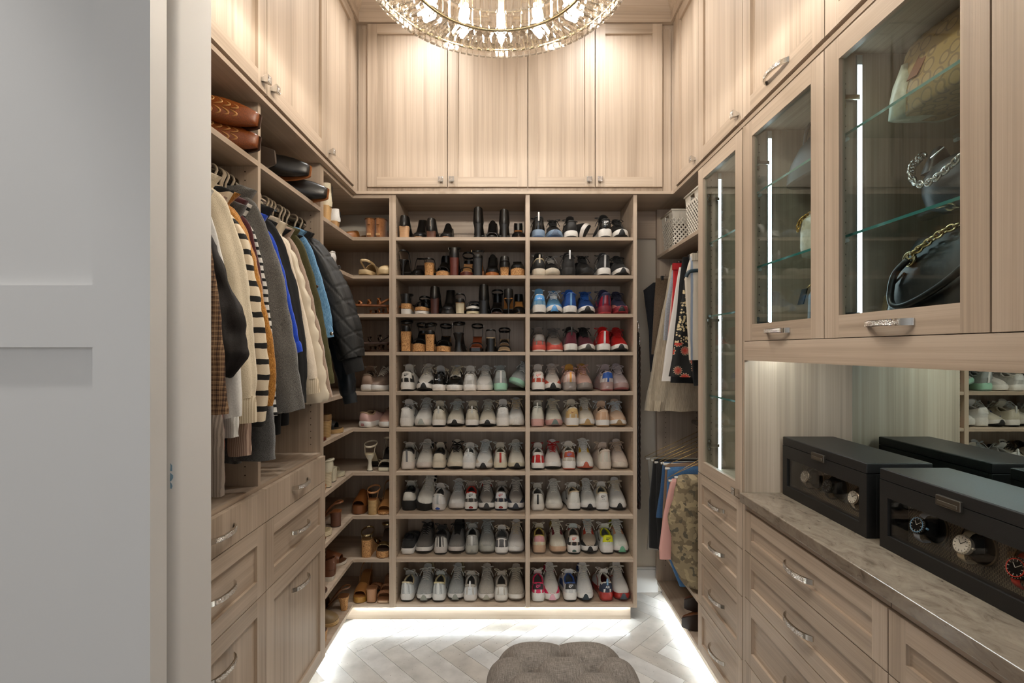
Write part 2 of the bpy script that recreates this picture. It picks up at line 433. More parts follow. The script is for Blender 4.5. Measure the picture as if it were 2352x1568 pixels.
# ------------------------------------------------------------------ cabinetry
ZAX = Vector((0, 0, 1)); XAX = Vector((1, 0, 0)); YAX = Vector((0, 1, 0))
def FL(y, z, X): return (Vector((X, y, z)), YAX, ZAX, XAX)        # faces +x (left run)
def FRt(y, z, X): return (Vector((X, y, z)), YAX, ZAX, -XAX)      # faces -x (right run)
def FB(x, z, Y): return (Vector((x, Y, z)), XAX, ZAX, -YAX)       # faces -y (back run)
def knob(parent, F, u, v, n0):
    O, U, V, Nn = F
    def sq(h, n): return [O+U*(u+a*h)+V*(v+b*h)+Nn*n for a, b in ((-1, -1), (1, -1), (1, 1), (-1, 1))]
    m = MB(); m.loft([sq(0.007, n0), sq(0.0075, n0+0.004), sq(0.0145, n0+0.024), sq(0.0145, n0+0.027)])
    m.build('knob', CHROME, parent)
    m = MB(); m.loft([sq(0.0125, n0+0.027), sq(0.0115, n0+0.0285)]); m.build('knob_crystals', RHINE, parent)
def handle(parent, F, u, v, n0, L=0.155, hw=0.0085, bow=0.030):
    O, U, V, Nn = F
    def pt(t):                                   # t -1..1
        return u+t*L/2, n0+bow*(max(0, 1-abs(t)**2.4)**0.75)
    rings = []
    K = 18
    for k in range(K+1):
        t = -1+2*k/K; a, nn = pt(t)
        w = hw*(0.92+0.08*abs(t))
        rings.append([O+U*a+V*(v-w)+Nn*(nn-0.004+(0 if 0 < k < K else 0.003)), O+U*a+V*(v+w)+Nn*(nn-0.004+(0 if 0 < k < K else 0.003)), O+U*a+V*(v+w)+Nn*(nn+0.003), O+U*a+V*(v-w)+Nn*(nn+0.003)])
    MB().loft(rings).build('handle', CHROME, parent, smooth=True, sharp=35)
    m = MB(); rings = []
    for k in range(15):
        t = -0.74+1.48*k/14; a, nn = pt(t)
        rings.append([O+U*a+V*(v-hw*0.8)+Nn*(nn+0.002), O+U*a+V*(v+hw*0.8)+Nn*(nn+0.002), O+U*a+V*(v+hw*0.75)+Nn*(nn+0.0048), O+U*a+V*(v-hw*0.75)+Nn*(nn+0.0048)])
    m.loft(rings); m.build('handle_crystals', RHINE, parent)
def shaker(parent, F, w, h, rail, name='door', th=0.02, fw=0.062, slab=False, glass=False, kn=None, hd=None, g=0.0012, rec=0.011, stile=None):
    st = stile or WV
    if slab:
        d = MB().obox(F, g, w-g, g, h-g, 0.001, th).build(name, WV, parent)
    else:
        if glass: d = MB().obox(F, g, fw, g, h-g, 0.001, th).build(name, st, parent)
        else:
            d = MB().obox(F, fw-0.001, w-fw+0.001, fw-0.001, h-fw+0.001, 0.0012, th-rec).build(name, rail if name == 'drawer' else WV, parent)
            MB().obox(F, g, fw, g, h-g, 0.001, th).build('stile', st, d)
        MB().obox(F, w-fw, w-g, g, h-g, 0.001, th).build('stile', st, d)
        for a, b in ((g, fw), (h-fw, h-g)):
            MB().obox(F, fw, w-fw, a, b, 0.001, th).build('rail', rail, d)
        if glass:
            MB().obox(F, fw-0.004, w-fw+0.004, fw-0.004, h-fw+0.004, 0.006, 0.010).build('glass_pane', GLASS, d)
    for q in (kn or []): knob(d, F, q[0], q[1], th)
    for q in (hd or []): handle(d, F, q[0], q[1], th)
    return d
def pins(parent, plane, c, rng, us, mat=M('3a2c20', 0.6)):  # dark discs that paint the shade inside shelf pin holes
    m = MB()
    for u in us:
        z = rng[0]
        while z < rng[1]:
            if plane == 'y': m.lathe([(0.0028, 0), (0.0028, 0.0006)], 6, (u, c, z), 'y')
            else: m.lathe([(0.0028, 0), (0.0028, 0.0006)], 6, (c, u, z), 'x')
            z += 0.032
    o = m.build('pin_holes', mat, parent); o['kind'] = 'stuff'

T = 0.0195
SHZ = [EYE-(y-CY)/390.0 for y in (544.2, 632, 720.4, 808, 899.5, 983.3, 1084, 1184, 1283.4, 1387.5)]   # shelf tops
YS = 2.918                                        # front of the back shelving
UND = 2.515                                       # underside of the upper cabinets
# --- shoe shelving on the back wall
u = thing('shoe_shelving', 'tall wood shoe shelving in two columns filling the back wall', 'shelving', (0, YS, 0))
xa, xb, xc, xd, xe, xf = -0.7045, -0.685, 0.0795, 0.105, 0.715, 0.736
box('side_panel', WV, u, xa, xb, YS, YB-0.002, SHZ[9]-T, UND)
box('side_panel', WV, u, xe, xf, YS, YB-0.002, SHZ[9]-T, UND)
box('divider_panel', WV, u, xc, xd, YS, YB-0.002, SHZ[9]-T, UND)
box('back_panel', WV, u, xb, xc, YB-0.012, YB-0.002, SHZ[9], SHZ[0]+0.10); box('back_panel', WV, u, xd, xe, YB-0.012, YB-0.002, SHZ[9], SHZ[0]+0.10)
box('cleat', WX, u, xb, xc, YB-0.02, YB-0.002, SHZ[0]+0.102, UND); box('cleat', WX, u, xd, xe, YB-0.02, YB-0.002, SHZ[0]+0.102, UND)
for z in SHZ:
    for a, b in ((xb, xc), (xd, xe)): box('shelf', WX, u, a+0.0005, b-0.0005, YS+0.003, YB-0.012, z-T, z)
box('toe_kick', WX, u, -0.985, 0.705, YS+0.03, YS+0.048, 0, SHZ[9]-T)
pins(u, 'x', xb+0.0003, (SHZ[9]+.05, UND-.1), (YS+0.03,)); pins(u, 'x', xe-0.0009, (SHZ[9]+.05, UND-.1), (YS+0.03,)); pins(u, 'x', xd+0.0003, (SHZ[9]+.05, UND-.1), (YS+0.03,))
# --- corner shelving with L shaped shelves
XLF = -0.9375
c = thing('corner_shelving', 'corner shoe shelving with L shaped wood shelves beside the hanging clothes', 'shelving', (XLF, YS, 0))
box('side_panel', WV, c, -0.723, xa-0.0003, YS, YB-0.002, SHZ[9]-T, UND)
box('side_panel', WV, c, XL+0.004, XLF, 2.4445, 2.464, SHZ[9]-T, UND)
box('back_panel', WV, c, XL+0.004, -0.723, YB-0.012, YB-0.002, SHZ[9]-T, SHZ[0]+0.12)
box('back_panel', WV, c, XL+0.004, XL+0.012, 2.464, YB-0.012, SHZ[9]-T, SHZ[0]+0.12)
for z in SHZ+[UND-0.0005]:
    m = MB()
    p = [(-0.7235, YS), (-0.7235, YB-0.012), (XL+0.012, YB-0.012), (XL+0.012, 2.4645), (XLF, 2.4645), (XLF, YS)]
    m.loft([[(x, y, z-T) for x, y in p], [(x, y, z) for x, y in p]]); m.build('shelf', WX, c)
box('toe_kick', WY, c, -1.0, -0.985, 2.47, YS+0.03, 0, SHZ[9]-T)
# --- left hanging tower
h = thing('hanging_wardrobe', 'open wood hanging bays with boot shelves above a run of drawers', 'wardrobe', (XLF, 1.55, 0))
PANY = [(1.24, 1.2595), (1.828, 1.8475), (2.4245, 2.444)]
for a, b in PANY: box('side_panel', WV, h, XL+0.004, XLF, a, b, 1.082, UND)
box('back_panel', WV, h, XL+0.001, XL+0.004, 1.25, 2.444, 1.082, UND)
for (a, b), (q, r) in zip(PANY, PANY[1:]):
    box('shelf', WY, h, XL+0.004, XLF, b+0.0005, q-0.0005, 2.2805, 2.30)
    box('deck', WY, h, XL+0.004, XLF, b+0.0005, q-0.0005, 1.082, 1.10)
    MB().tube([(-1.03, b, 2.215), (-1.03, q, 2.215)], 0.015, 14).build('hanging_rod', CHROME, h, smooth=True)
    for yy in (b+0.003, q-0.003): MB().lathe([(0.026, -0.003), (0.026, 0.003)], 16, (-1.03, yy, 2.215), 'y').build('rod_flange', CHROME, h)
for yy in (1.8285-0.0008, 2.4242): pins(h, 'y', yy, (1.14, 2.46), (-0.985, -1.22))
# drawers below
dr = thing('drawer_chest', 'wood drawer base in two columns under the hanging clothes', 'drawers', (-0.93, 1.55, 0))
box('body', WV, dr, XL+0.004, -0.9355, 1.262, 2.43, 0.1, 1.081)
box('toe_kick', WY, dr, -1.0, -0.985, 1.1, 2.47, 0, 0.0998)
XD = -0.935
for a, b in ((1.262, 1.8425), (1.8435, 2.428)):
    w = b-a
    shaker(dr, FL(a, 0.963, XD), w, 0.123, WY, 'drawer', slab=True, hd=[(w/2, 0.063)])
    shaker(dr, FL(a, 0.706, XD), w, 0.256, WY, 'drawer', hd=[(w/2, 0.134)])
    shaker(dr, FL(a, 0.102, XD), w, 0.603, WY, 'door', hd=[(w/2, 0.50)])
# --- upper cabinets, left run
ul = thing('upper_cabinet', 'upper wood cabinets with square crystal knobs above the hanging clothes', 'cabinet', (-0.92, 1.9, UND))
XU = -0.922
box('body', WV, ul, XL+0.002, XU-0.001, 1.1, YB-0.004, UND+0.0175, 3.515)
box('ledge', WY, ul, XL+0.002, -0.910, 1.1, YB-0.004, UND+0.0005, UND+0.017)
DZ0, DZ1 = 2.540, 3.512
for a, b, kn in ((1.24, 1.823, 'far'), (1.825, 2.410, 'near'), (2.412, 2.834, 'near')):
    w = b-a; shaker(ul, FL(a, DZ0, XU), w, DZ1-DZ0, WY, kn=[((w-0.033) if kn == 'far' else 0.033, 0.038)])
box('filler', WV, ul, XU-0.001, -0.910, 2.836, 2.9, UND+0.018, 3.515)
# --- upper cabinets, back run
ub = thing('upper_cabinet', 'upper wood cabinet of four doors above the shoe shelves', 'cabinet', (0, 2.91, UND))
YU = 2.922
box('body', WV, ub, XU+0.0, 0.955, YU+0.001, YB-0.004, UND+0.0175, 3.515)
box('ledge', WX, ub, -0.9095, 0.9445, 2.903, YB-0.004, UND+0.0005, UND+0.017)
for a, b, kn in ((845, 1028.3, 'r'), (1029.5, 1211.3, 'l'), (1212.7, 1365.3, 'r'), (1366.7, 1520, 'l')):
    xa_, xb_ = (a-CX)/390.0, (b-CX)/390.0; w = xb_-xa_
    shaker(ub, FB(xa_, 2.556, YU), w, 3.512-2.556, WX, fw=0.058, kn=[((w-0.036) if kn == 'r' else 0.024, 0.038)])
for a, b in ((-0.905, (843.5-CX)/390), ((1521.5-CX)/390, 0.935)): box('filler', WV, ub, a, b, YU-0.006, YU+0.001, UND+0.018, 3.49)
# --- upper cabinets, right run
ur = thing('upper_cabinet', 'upper wood cabinets above the glass display doors', 'cabinet', (0.95, 1.9, UND))
XUR = 0.957
box('body', WV, ur, XUR+0.001, XR, 0.3, YB-0.004, UND+0.0175, 3.515)
box('ledge', WY, ur, 0.945, XR, 0.3, YB-0.004, UND+0.0005, UND+0.017)
for a, b, q in ((2.495, 2.837, 'k'), (2.014, 2.493, 'k'), (1.486, 2.012, 'h'), (0.966, 1.484, 'h'), (0.45, 0.964, 'h')):
    w = b-a; shaker(ur, FRt(a, DZ0, XUR), w, DZ1-DZ0, WY, kn=[(0.040, 0.038)] if q == 'k' else None, hd=[(w/2, 0.045)] if q == 'h' else None)
box('filler', WV, ur, 0.945, XUR+0.001, 2.839, 2.9, UND+0.018, 3.515)
# --- crown moulding
def crown(name, mat, parent, pts, prof):         # pts: polyline corner list with outward dirs
    rings = []
    for (x, y), (ox, oy) in pts: rings.append([(x+ox*d, y+oy*d, z) for d, z in prof])
    m = MB(); m.loft(rings, True); return m.build(name, mat, parent)
prof = [(-0.03, 3.516), (0.012, 3.516), (0.012, 3.575), (0.03, 3.60), (0.045, 3.64), (0.06, CEIL-0.002), (-0.03, CEIL-0.002)]
cr = crown('trim_1', WX, None, [((-0.905, 0.32 if False else 1.1), (1, 0)), ((-0.905, 2.905), (1, -1)), ((0.94, 2.905), (-1, -1)), ((0.94, 0.3), (-1, 0))], prof)
cr['kind'] = 'structure'
# --- right hanging bay
XRF = 0.945
hr = thing('hanging_wardrobe', 'narrow double hanging bay beside the glass cabinets holding skirts and trousers', 'wardrobe', (XRF, 2.9, 0))
box('side_panel', WV, hr, XRF, XR+0.01, 3.225, 3.245, 0.1, UND)
box('side_panel', WV, hr, 0.9665, XR+0.01, 2.4985, 2.518, 0.1, UND)
box('back_panel', WV, hr, XR+0.001, XR+0.01, 2.518, 3.225, 0.1, UND)
box('shelf', WY, hr, XRF, XR, 2.5185, 3.2245, 2.193, 2.2125)
box('deck', WY, hr, XRF, XR, 2.5185, 3.2245, 0.08, 0.10)
box('shelf', WY, hr, XRF+0.002, XR, 2.5185, 3.05, 0.313, 0.332)
box('toe_kick', WY, hr, 0.985, 1.0, 0.3, 3.25, 0, 0.0795)
box('cleat', WX, hr, 0.7365, XR, YB-0.02, YB-0.002, 2.335, UND)
box('filler_panel', WV, hr, XRF+0.002, XR, 3.2455, YB-0.022, 0.1, UND)
for z in (2.085, 1.135): MB().tube([(1.18, 2.519, z), (1.18, 3.224, z)], 0.014, 12).build('hanging_rod', CHROME, hr, smooth=True)
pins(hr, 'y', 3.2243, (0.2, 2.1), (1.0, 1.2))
# --- glass cabinets on the right
XG = 0.965
SP = [(2.498, 2.017), (2.0168, 1.50), (1.4998, 0.978), (0.9778, 0.45)]
def hinge(parent, y, z):
    m = MB().box(0.984, 0.998, y-0.006, y-0.001, z-0.028, z+0.028).cbox(0.975, 1.035, y-0.016, y-0.005, z-0.008, z+0.008, 0.002)
    m.lathe([(0.005, -0.008), (0.005, -0.004)], 8, (0.991, y, z+0.02), 'y').lathe([(0.005, -0.008), (0.005, -0.004)], 8, (0.991, y, z-0.02), 'y')
    m.build('hinge', CHROME, parent)
def led_bar(parent, y, z0, z1, x=1.04, nm='led_strip'):
    box('led_channel', M('c8cccc', 0.3, 0.6), parent, x-0.008, x+0.008, y-0.006, y-0.0005, z0, z1)
    box(nm, LED, parent, x-0.006, x+0.006, y-0.0075, y-0.006, z0, z1-0.03)
glab = ['tall narrow glass door cabinet over a stack of four small drawers', 'glass door cabinet holding a grey bag and a small cream bag', 'glass door cabinet holding a monogram tote and a black tote', 'glass door cabinet beyond the black tote at the room end of the counter']
bots = [0.985, 1.6375, 1.6375, 1.6375]
shz = [(2.138, 1.774, 1.378), (2.24, 1.94), (2.246, 1.944), (2.246, 1.944)]
for i, ((yf, yn), zb) in enumerate(zip(SP, bots)):
    g = thing('display_cabinet', glab[i], 'cabinet', (XG, (yf+yn)/2, zb))
    pa = 0.016
    if i == 0: box('side_panel', WV, g, XG-0.018, XR, yn-0.0, yn+pa, 0.985, UND)
    else: box('side_panel', WV, g, XG+0.001, XR, yn, yn+pa, zb, UND)
    if i: box('side_panel', WV, g, XG+0.001, XR, yf-0.012, yf-0.0003, zb, UND)
    box('back_panel', WV, g, XR-0.008, XR, yn+pa, yf-0.012, zb, UND)
    box('top_panel', WY, g, XG+0.001, XR-0.008, yn+pa, yf-0.012, UND-0.022, UND-0.0005)
    box('bottom_panel', WY, g, XG+0.001, XR-0.008, yn+pa, yf-0.012, zb+0.001, zb+0.02)
    for z in shz[i]:
        m = MB().box(0.99, XR-0.009, yn+pa+0.002, yf-0.014, z-0.008, z)
        m.m = [0, 0, 0, 0, 1, 0]; m.build('glass_shelf', [GLASS, GLASS_EDGE], g)
        pp = MB()
        for xx in (1.0, 1.33): pp.lathe([(0.006, 0), (0.006, -0.012)], 10, (xx, yf-0.012, z-0.014), 'y')
        pp.build('shelf_pin', M('d9e2df', 0.2), g)
    led_bar(g, yf-0.012, zb+0.021, UND-0.03, nm='led_strip_offscreen' if i == 3 else 'led_strip')
    zs = (zb+0.14, (zb+UND)/2, UND-0.16) if i == 0 else (zb+0.07, UND-0.16)
    for z in zs: hinge(g, yf-0.012, z)
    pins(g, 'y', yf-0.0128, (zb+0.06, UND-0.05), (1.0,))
    if i == 0: dd = shaker(g, FRt(yn+0.018, zb, XG), yf-yn, UND-zb-0.004, WY, glass=True, kn=[(0.03, 0.03)])
    else: dd = shaker(g, FRt(yn+0.001, zb, XG), yf-yn-0.002, UND-zb-0.004, WY, glass=True, fw=0.066, hd=[((yf-yn)/2, 0.033)])
# small drawers below the narrow cabinet
sd = thing('drawer_chest', 'stack of four small wood drawers under the narrow glass cabinet', 'drawers', (XG, 2.27, 0))
box('body', WV, sd, XG+0.001, XR, 2.0345, 2.497, 0.085, 0.984)
for z0, z1 in ((0.785, 0.983), (0.590, 0.783), (0.330, 0.588), (0.085, 0.328)):
    shaker(sd, FRt(2.036, z0, XG), 0.482, z1-z0, WY, 'drawer', fw=0.05, hd=[(0.241, (z1-z0)/2)])
# drawers below the worktop
bd = thing('drawer_chest', 'wide shaker drawer base with bow handles under the stone worktop', 'drawers', (XG, 1.2, 0))
box('body', WV, bd, XG+0.001, XR, 0.3, 1.9995, 0.085, 0.9835)
for a, b in ((1.246, 2.014), (0.62, 1.244), (0.32, 0.618)):
    w = b-a
    for z0, z1 in ((0.792, 0.955), (0.603, 0.790), (0.345, 0.601), (0.087, 0.343)):
        shaker(bd, FRt(a, z0, XG), w, z1-z0, WY, 'drawer', fw=0.055, hd=[(w/2, (z1-z0)/2)])
    box('top_rail', WY, bd, XG-0.012, XG+0.001, a+0.001, b-0.001, 0.957, 0.9845)
box('filler', WV, bd, XG-0.018, XG+0.001, 2.0145, 2.0335, 0.085, 0.984)
# valance, niche
nv = thing('valance', 'horizontal wood valance board under the glass display doors', 'valance', (XG, 1.2, 1.56))
box('board', WY, nv, XG-0.020, XG, 0.3, 2.0165, 1.5605, 1.6365)
box('soffit', WY, nv, XG, XR-0.001, 0.3, 2.0165, 1.622, 1.6365)
box('led_strip', LEDN, nv, 1.05, 1.062, 0.5, 2.0, 1.618, 1.6215)
# mirror behind the worktop
mir = MB().box(XR, XR+0.006, 0.3, 2.0165, 1.0235, 1.6215).build('wall_mirror', M('d7e2dc', 0.01, 1.0))
tag(mir, 'large frameless mirror on the wall behind the watch winder boxes', 'mirror')
# worktop
def counter_stone():
    m, p = base_mat('counter_stone'); nodes, links = nt(m)
    a = N(nodes, 'ShaderNodeTexNoise'); a.inputs['Scale'].default_value = 1; a.inputs['Detail'].default_value = 7; a.inputs['Roughness'].default_value = 0.65; a.inputs['Distortion'].default_value = 1.2
    links.new(coords(nodes, links, (22, 12, 22)), a.inputs['Vector'])
    r = ramp(nodes, [(0.30, '5b5044'), (0.45, '786b5d'), (0.6, '837667'), (0.8, '918474')]); links.new(a.outputs[0], r.inputs[0])
    w = N(nodes, 'ShaderNodeTexNoise'); w.inputs['Scale'].default_value = 1; w.inputs['Detail'].default_value = 5; w.inputs['Distortion'].default_value = 2.5
    links.new(coords(nodes, links, (46, 20, 46)), w.inputs['Vector'])
    r2 = ramp(nodes, [(0.27, '5d5048'), (0.34, 'ffffff')]); links.new(w.outputs[0], r2.inputs[0])
    x = N(nodes, 'ShaderNodeMix', data_type='RGBA', blend_type='MULTIPLY'); x.inputs['Factor'].default_value = 0.55
    links.new(r.outputs[0], x.inputs['A']); links.new(r2.outputs[0], x.inputs['B'])
    links.new(x.outputs['Result'], p.inputs['Base Color']); p.inputs['Roughness'].default_value = 0.18
    return m
wt = MB().cbox(0.925, XR, 0.3, 2.0165, 0.9855, 1.023, 0.003).build('worktop', counter_stone())
tag(wt, 'taupe veined stone worktop with eased edge over the drawer base', 'worktop')
# LED strips tucked under the decks, washing the floor
def diodes(parent, pts, size):
    m = MB()
    for x, y, z in pts: m.box(x-size, x+size, y-size, y+size, z-0.0015, z)
    o = m.build('diodes', emit_mat('diode', (0.9, 0.97, 1.0), 150), parent); o['kind'] = 'stuff'
def led_line(label, ax, a0, a1, other, z):
    t = thing('led_strip', label, 'led strip', (other if ax == 'y' else (a0+a1)/2, (a0+a1)/2 if ax == 'y' else other, z))
    if ax == 'x':
        box('tape', LEDK, t, a0, a1, other-0.004, other+0.004, z-0.002, z)
        diodes(t, [(a0+0.01+k*0.0167, other, z-0.002) for k in range(int((a1-a0)/0.0167))], 0.002)
    else:
        box('tape', LEDK, t, other-0.004, other+0.004, a0, a1, z-0.002, z)
        diodes(t, [(other, a0+0.01+k*0.0167, z-0.002) for k in range(int((a1-a0)/0.0167))], 0.002)
led_line('cool white led tape glowing along the kick of the shoe shelves', 'x', -0.93, 0.70, YS+0.022, SHZ[9]-T-0.0005)
led_line('cool white led tape under the left drawers', 'y', 1.15, 2.9, -0.968, SHZ[9]-T-0.0005)
led_line('cool white led tape under the right drawers', 'y', 0.5, 3.2, 0.972, 0.0792)
# ------------------------------------------------------------------ sneakers
OUTL = [(0, .12), (.004, .27), (.012, .42), (.03, .56), (.06, .66), (.11, .75), (.18, .77), (.3, .74), (.42, .76), (.55, .90), (.66, .99), (.74, 1.0), (.82, .95), (.89, .83), (.94, .67), (.97, .50), (.99, .32), (1.0, .16)]
STA = [0, .004, .012, .03, .06, .1, .15, .2, .26, .32, .37, .42, .47, .53, .59, .66, .73, .8, .86, .91, .95, .98, 1.0]
class Last:
    def __init__(s, L=.272, W=.100, hs=.034, ts=.025, spring=.016, hc=.074, ht=.094, it=.104, vt=.056, flare=0.0, bulge=1.0, laces=True, tongue=.028, name='runner'):
        s.__dict__.update(locals())
        s.parts = {}; s.make()
    def w(s, t): return s.W/2*interp(OUTL, t)
    def spr(s, t): return s.spring*(max(0, t-.70)/.30)**2+.005*(max(0, .10-t)/.10)**2
    def zt(s, t): return s.spr(t)+s.hs+(s.ts-s.hs)*smooth01(.15, .75, t)
    def rim(s, t): return sinterp([(0, s.ht), (.006, s.ht-.0015), (.05, s.ht-.011), (.14, s.hc+.004), (.24, s.hc), (.34, s.hc+.014), (.42, s.it-.003)], t)
    def opn(s, t): return sinterp([(0, .004), (.004, .009), (.012, .0155), (.04, .024), (.14, .0275), (.28, .027), (.36, .021), (.44, .0)], t)
    def top(s, t): return sinterp([(.34, s.it+.004), (.44, s.it-.002), (.55, s.it*.85), (.66, s.it*.72), (.78, s.vt+.006), (.87, s.vt), (.93, s.vt-.007), (.97, s.vt-.018), (1.0, s.zt(1)+.006)], t)
    def pt(s, t, a, side, off=0.0):
        wu = s.w(t)*.95; z0 = s.zt(t)-.003; y = -s.L/2+.004+(s.L-.010)*t
        o = s.opn(t); m = smooth01(.36, .50, t)
        C_ = s.rim(t); xo = o+(max(wu-o, 0))*(1-a**2.0); zo = z0+(C_-z0)*a**.92
        th = a*PI/2; T_ = s.top(t); xc = wu*math.cos(th)**.72 if a < 1 else 0.0; zc = z0+(T_-z0)*math.sin(th)**.82
        x = xo*(1-m)+xc*m; z = zo*(1-m)+zc*m
        k = max(0, 1-t/.10)
        zz = (z-z0)/max(.01, s.ht-z0)
        y -= k*(.006*s.bulge*math.sin(PI*min(1, zz*1.15))+s.flare*max(0, zz-.55)**1.0*1.6)
        if off:
            c = Vector((0, y if t > .06 else y+.04, .03)); d = Vector((x, y-(c.y-y)*0, z))-c
            d = Vector((x, 0, (z-.02)*.8+ (0.02 if t>.5 else 0))) if .06 < t < .93 else (Vector((x, -.045 if t <= .06 else .05, (z-.03)*.3)))
            if d.length > 1e-6: d.normalize()
            x += d.x*off; y += d.y*off; z += d.z*off
        return Vector((side*x, y, z))
    def sheet(s, mb, t0, t1, a0, a1, nt, na, off, heel=False, sides=(-1, 1)):
        ts = [t0+(t1-t0)*k/nt for k in range(nt+1)]; rows = {}
        for sd in sides:
            rows[sd] = [[s.pt(t, a0+(a1-a0)*j/na, sd, off) for j in range(na+1)] for t in ts]
            mb.grid(rows[sd])
        if heel: mb.grid([rows[-1][0], rows[1][0]])
    def make(s):
        P = s.parts; L = s.L
        # upper
        m = MB(); rows = {}
        na = 9
        for sd in (-1, 1):
            rows[sd] = [[s.pt(t, j/na, sd) for j in range(na+1)] for t in STA]; m.grid(rows[sd])
        m.grid([rows[-1][0], rows[1][0]]); m.grid([rows[-1][-1], rows[1][-1]])
        me = m; P['upper'] = s.weld(me, 'upper')
        # sole
        def sole(z0f, z1f, kb, km, kt, tt=STA):
            rings = []
            for t in tt:
                w = s.w(t); y = -L/2+L*t; a = z0f(t); b = z1f(t)
                yy = lambda k: y*(1+(k-1)*.35)
                rings.append([(-w*kb, yy(kb), a), (-w*km, yy(km), a+(b-a)*.45), (-w*kt, yy(kt), b), (w*kt, yy(kt), b), (w*km, yy(km), a+(b-a)*.45), (w*kb, yy(kb), a)])
            mb = MB(); mb.loft(rings); return mb
        P['midsole'] = s.weld(sole(lambda t: s.spr(t)*.9+.006, lambda t: s.zt(t)+.002, .97, 1.05, .985), 'midsole')
        P['outsole'] = s.weld(sole(lambda t: s.spr(t)*.9, lambda t: s.spr(t)*.9+.0075, .93, .985, .985), 'outsole')
        # toe bumper: outsole rubber curling up over the toe
        mb = MB(); rws = []
        for j in range(7):
            b = j/6
            row = []
            for i in range(9):
                q = -1+2*i/8
                w = .022*q*(1-.5*b); t = 1.0
                while t > .8 and s.w(t)*1.05 < abs(w): t -= .001
                lo = s.spr(t)*.9; hi = s.zt(t)+.001
                bb = b*(1-.25*abs(q)**2)
                yy = (-L/2+L*t)*(1.0175 if .15 < bb < .75 else 1.0)+.0030-.003*max(0, bb-.6)
                row.append((w, yy, lo+(hi-lo)*bb))
            rws.append(row)
        mb.grid(rws); P['toe_bumper'] = s.weld(mb, 'toe_bumper')
        mb = MB(); s.sheet(mb, 0, .17, .0, .80, 6, 6, .0018, True); P['heel_counter'] = s.weld(mb, 'heel_counter')
        mb = MB(); s.sheet(mb, 0, .055, .42, .97, 3, 6, .0032, True); P['heel_tab'] = s.weld(mb, 'heel_tab')
        mb = MB(); s.sheet(mb, .74, 1.0, .0, .46, 8, 4, .0016); P['toe_guard'] = s.weld(mb, 'toe_guard')
        for sd in (-1, 1): mb = MB(); s.sheet(mb, .36, .66, .62, .86, 6, 3, .0020, sides=(sd,)); P['eyestay%d' % sd] = s.weld(mb, 'eyestay')
        for sd in (-1, 1): mb = MB(); s.sheet(mb, .20, .62, .0, .34, 8, 3, .0014, sides=(sd,)); P['side_panel%d' % sd] = s.weld(mb, 'side_panel')
        # lining
        mb = MB(); rings = []
        for t in (.0, .004, .012, .03, .06, .1, .15, .2, .26, .32, .37, .42, .46):
            r1 = s.pt(min(t, .42), 1, 1); o = abs(r1.x); y = r1.y+(.009 if t < .02 else .006*max(0, 1-t/.1)); zr = r1.z; zf = s.zt(t)+.012; wi = max(s.w(t)*.80, .006)
            rings.append([(-o*.98, r1.y, zr), (-o*.80-.0, y, zr-.004), (-wi*.86, y, (zr+zf)/2), (-wi*.75, y+.002, zf), (wi*.75, y+.002, zf), (wi*.86, y, (zr+zf)/2), (o*.80, y, zr-.004), (o*.98, r1.y, zr)])
        mb.grid(rings); mb.add(rings[0], [tuple(range(8))]); P['lining'] = s.weld(mb, 'lining')
        path = [s.pt(t, 1, -1) for t in (.40, .35, .3, .24, .18, .12, .07, .03, .012, .004)]+[s.pt(t, 1, 1) for t in (.004, .012, .03, .07, .12, .18, .24, .3, .35, .40)]
        mb = MB(); mb.tube([p+Vector((0, .0015, -.001)) for p in path], [.003]+[.0042]*(len(path)-2)+[.003], 6); P['collar'] = s.weld(mb, 'collar')
        # tongue and laces
        if s.laces:
            rws = []
            for k in range(9):
                q = k/8; t = .64-.33*q; z = s.top(t)+.0045 if t > .40 else s.top(.40)+.0045+(.40-t)/.09*s.tongue
                y = -L/2+L*t; hw = .014+.012*q
                if k == 8: hw *= .8
                rws.append([(hw*c, y+.003*abs(c)**2, z-.006*abs(c)**2.2) for c in (-1, -.6, -.2, .2, .6, 1)])
            mb = MB(); mb.grid(rws); top_ = rws; bot = [[(x, y-.004, z-.005) for x, y, z in r] for r in rws]; mb.grid(bot)
            for a, b in ((0, 0),): mb.grid([[r[0] for r in rws], [r[0] for r in bot]]); mb.grid([[r[-1] for r in rws], [r[-1] for r in bot]]); mb.grid([rws[-1], bot[-1]])
            P['tongue'] = s.weld(mb, 'tongue')
            for var in range(3):
                rnd = random.Random(var*7+3); mb = MB()
                def eye(k, sd): t = .645-.047*k; return Vector((sd*(.0135+.0016*k), -L/2+L*t, s.top(t)+.0065))
                for k in range(6):
                    a, b = eye(k, -1), eye(k, 1); mid = (a+b)/2+Vector((0, 0, .0035))
                    mb.tube([a+Vector((-.003, 0, -.004)), a, mid, b, b+Vector((.003, 0, -.004))], .0023, 5)
                    if k < 5:
                        mb.tube([a, (a+eye(k+1, 1))/2+Vector((0, 0, .005)), eye(k+1, 1)], .0021, 5)
                c = (eye(5, -1)+eye(5, 1))/2+Vector((0, 0, .008)); mb.lathe([(.0005, -.004), (.0052, -.002), (.0052, .002), (.0005, .004)], 7, c)
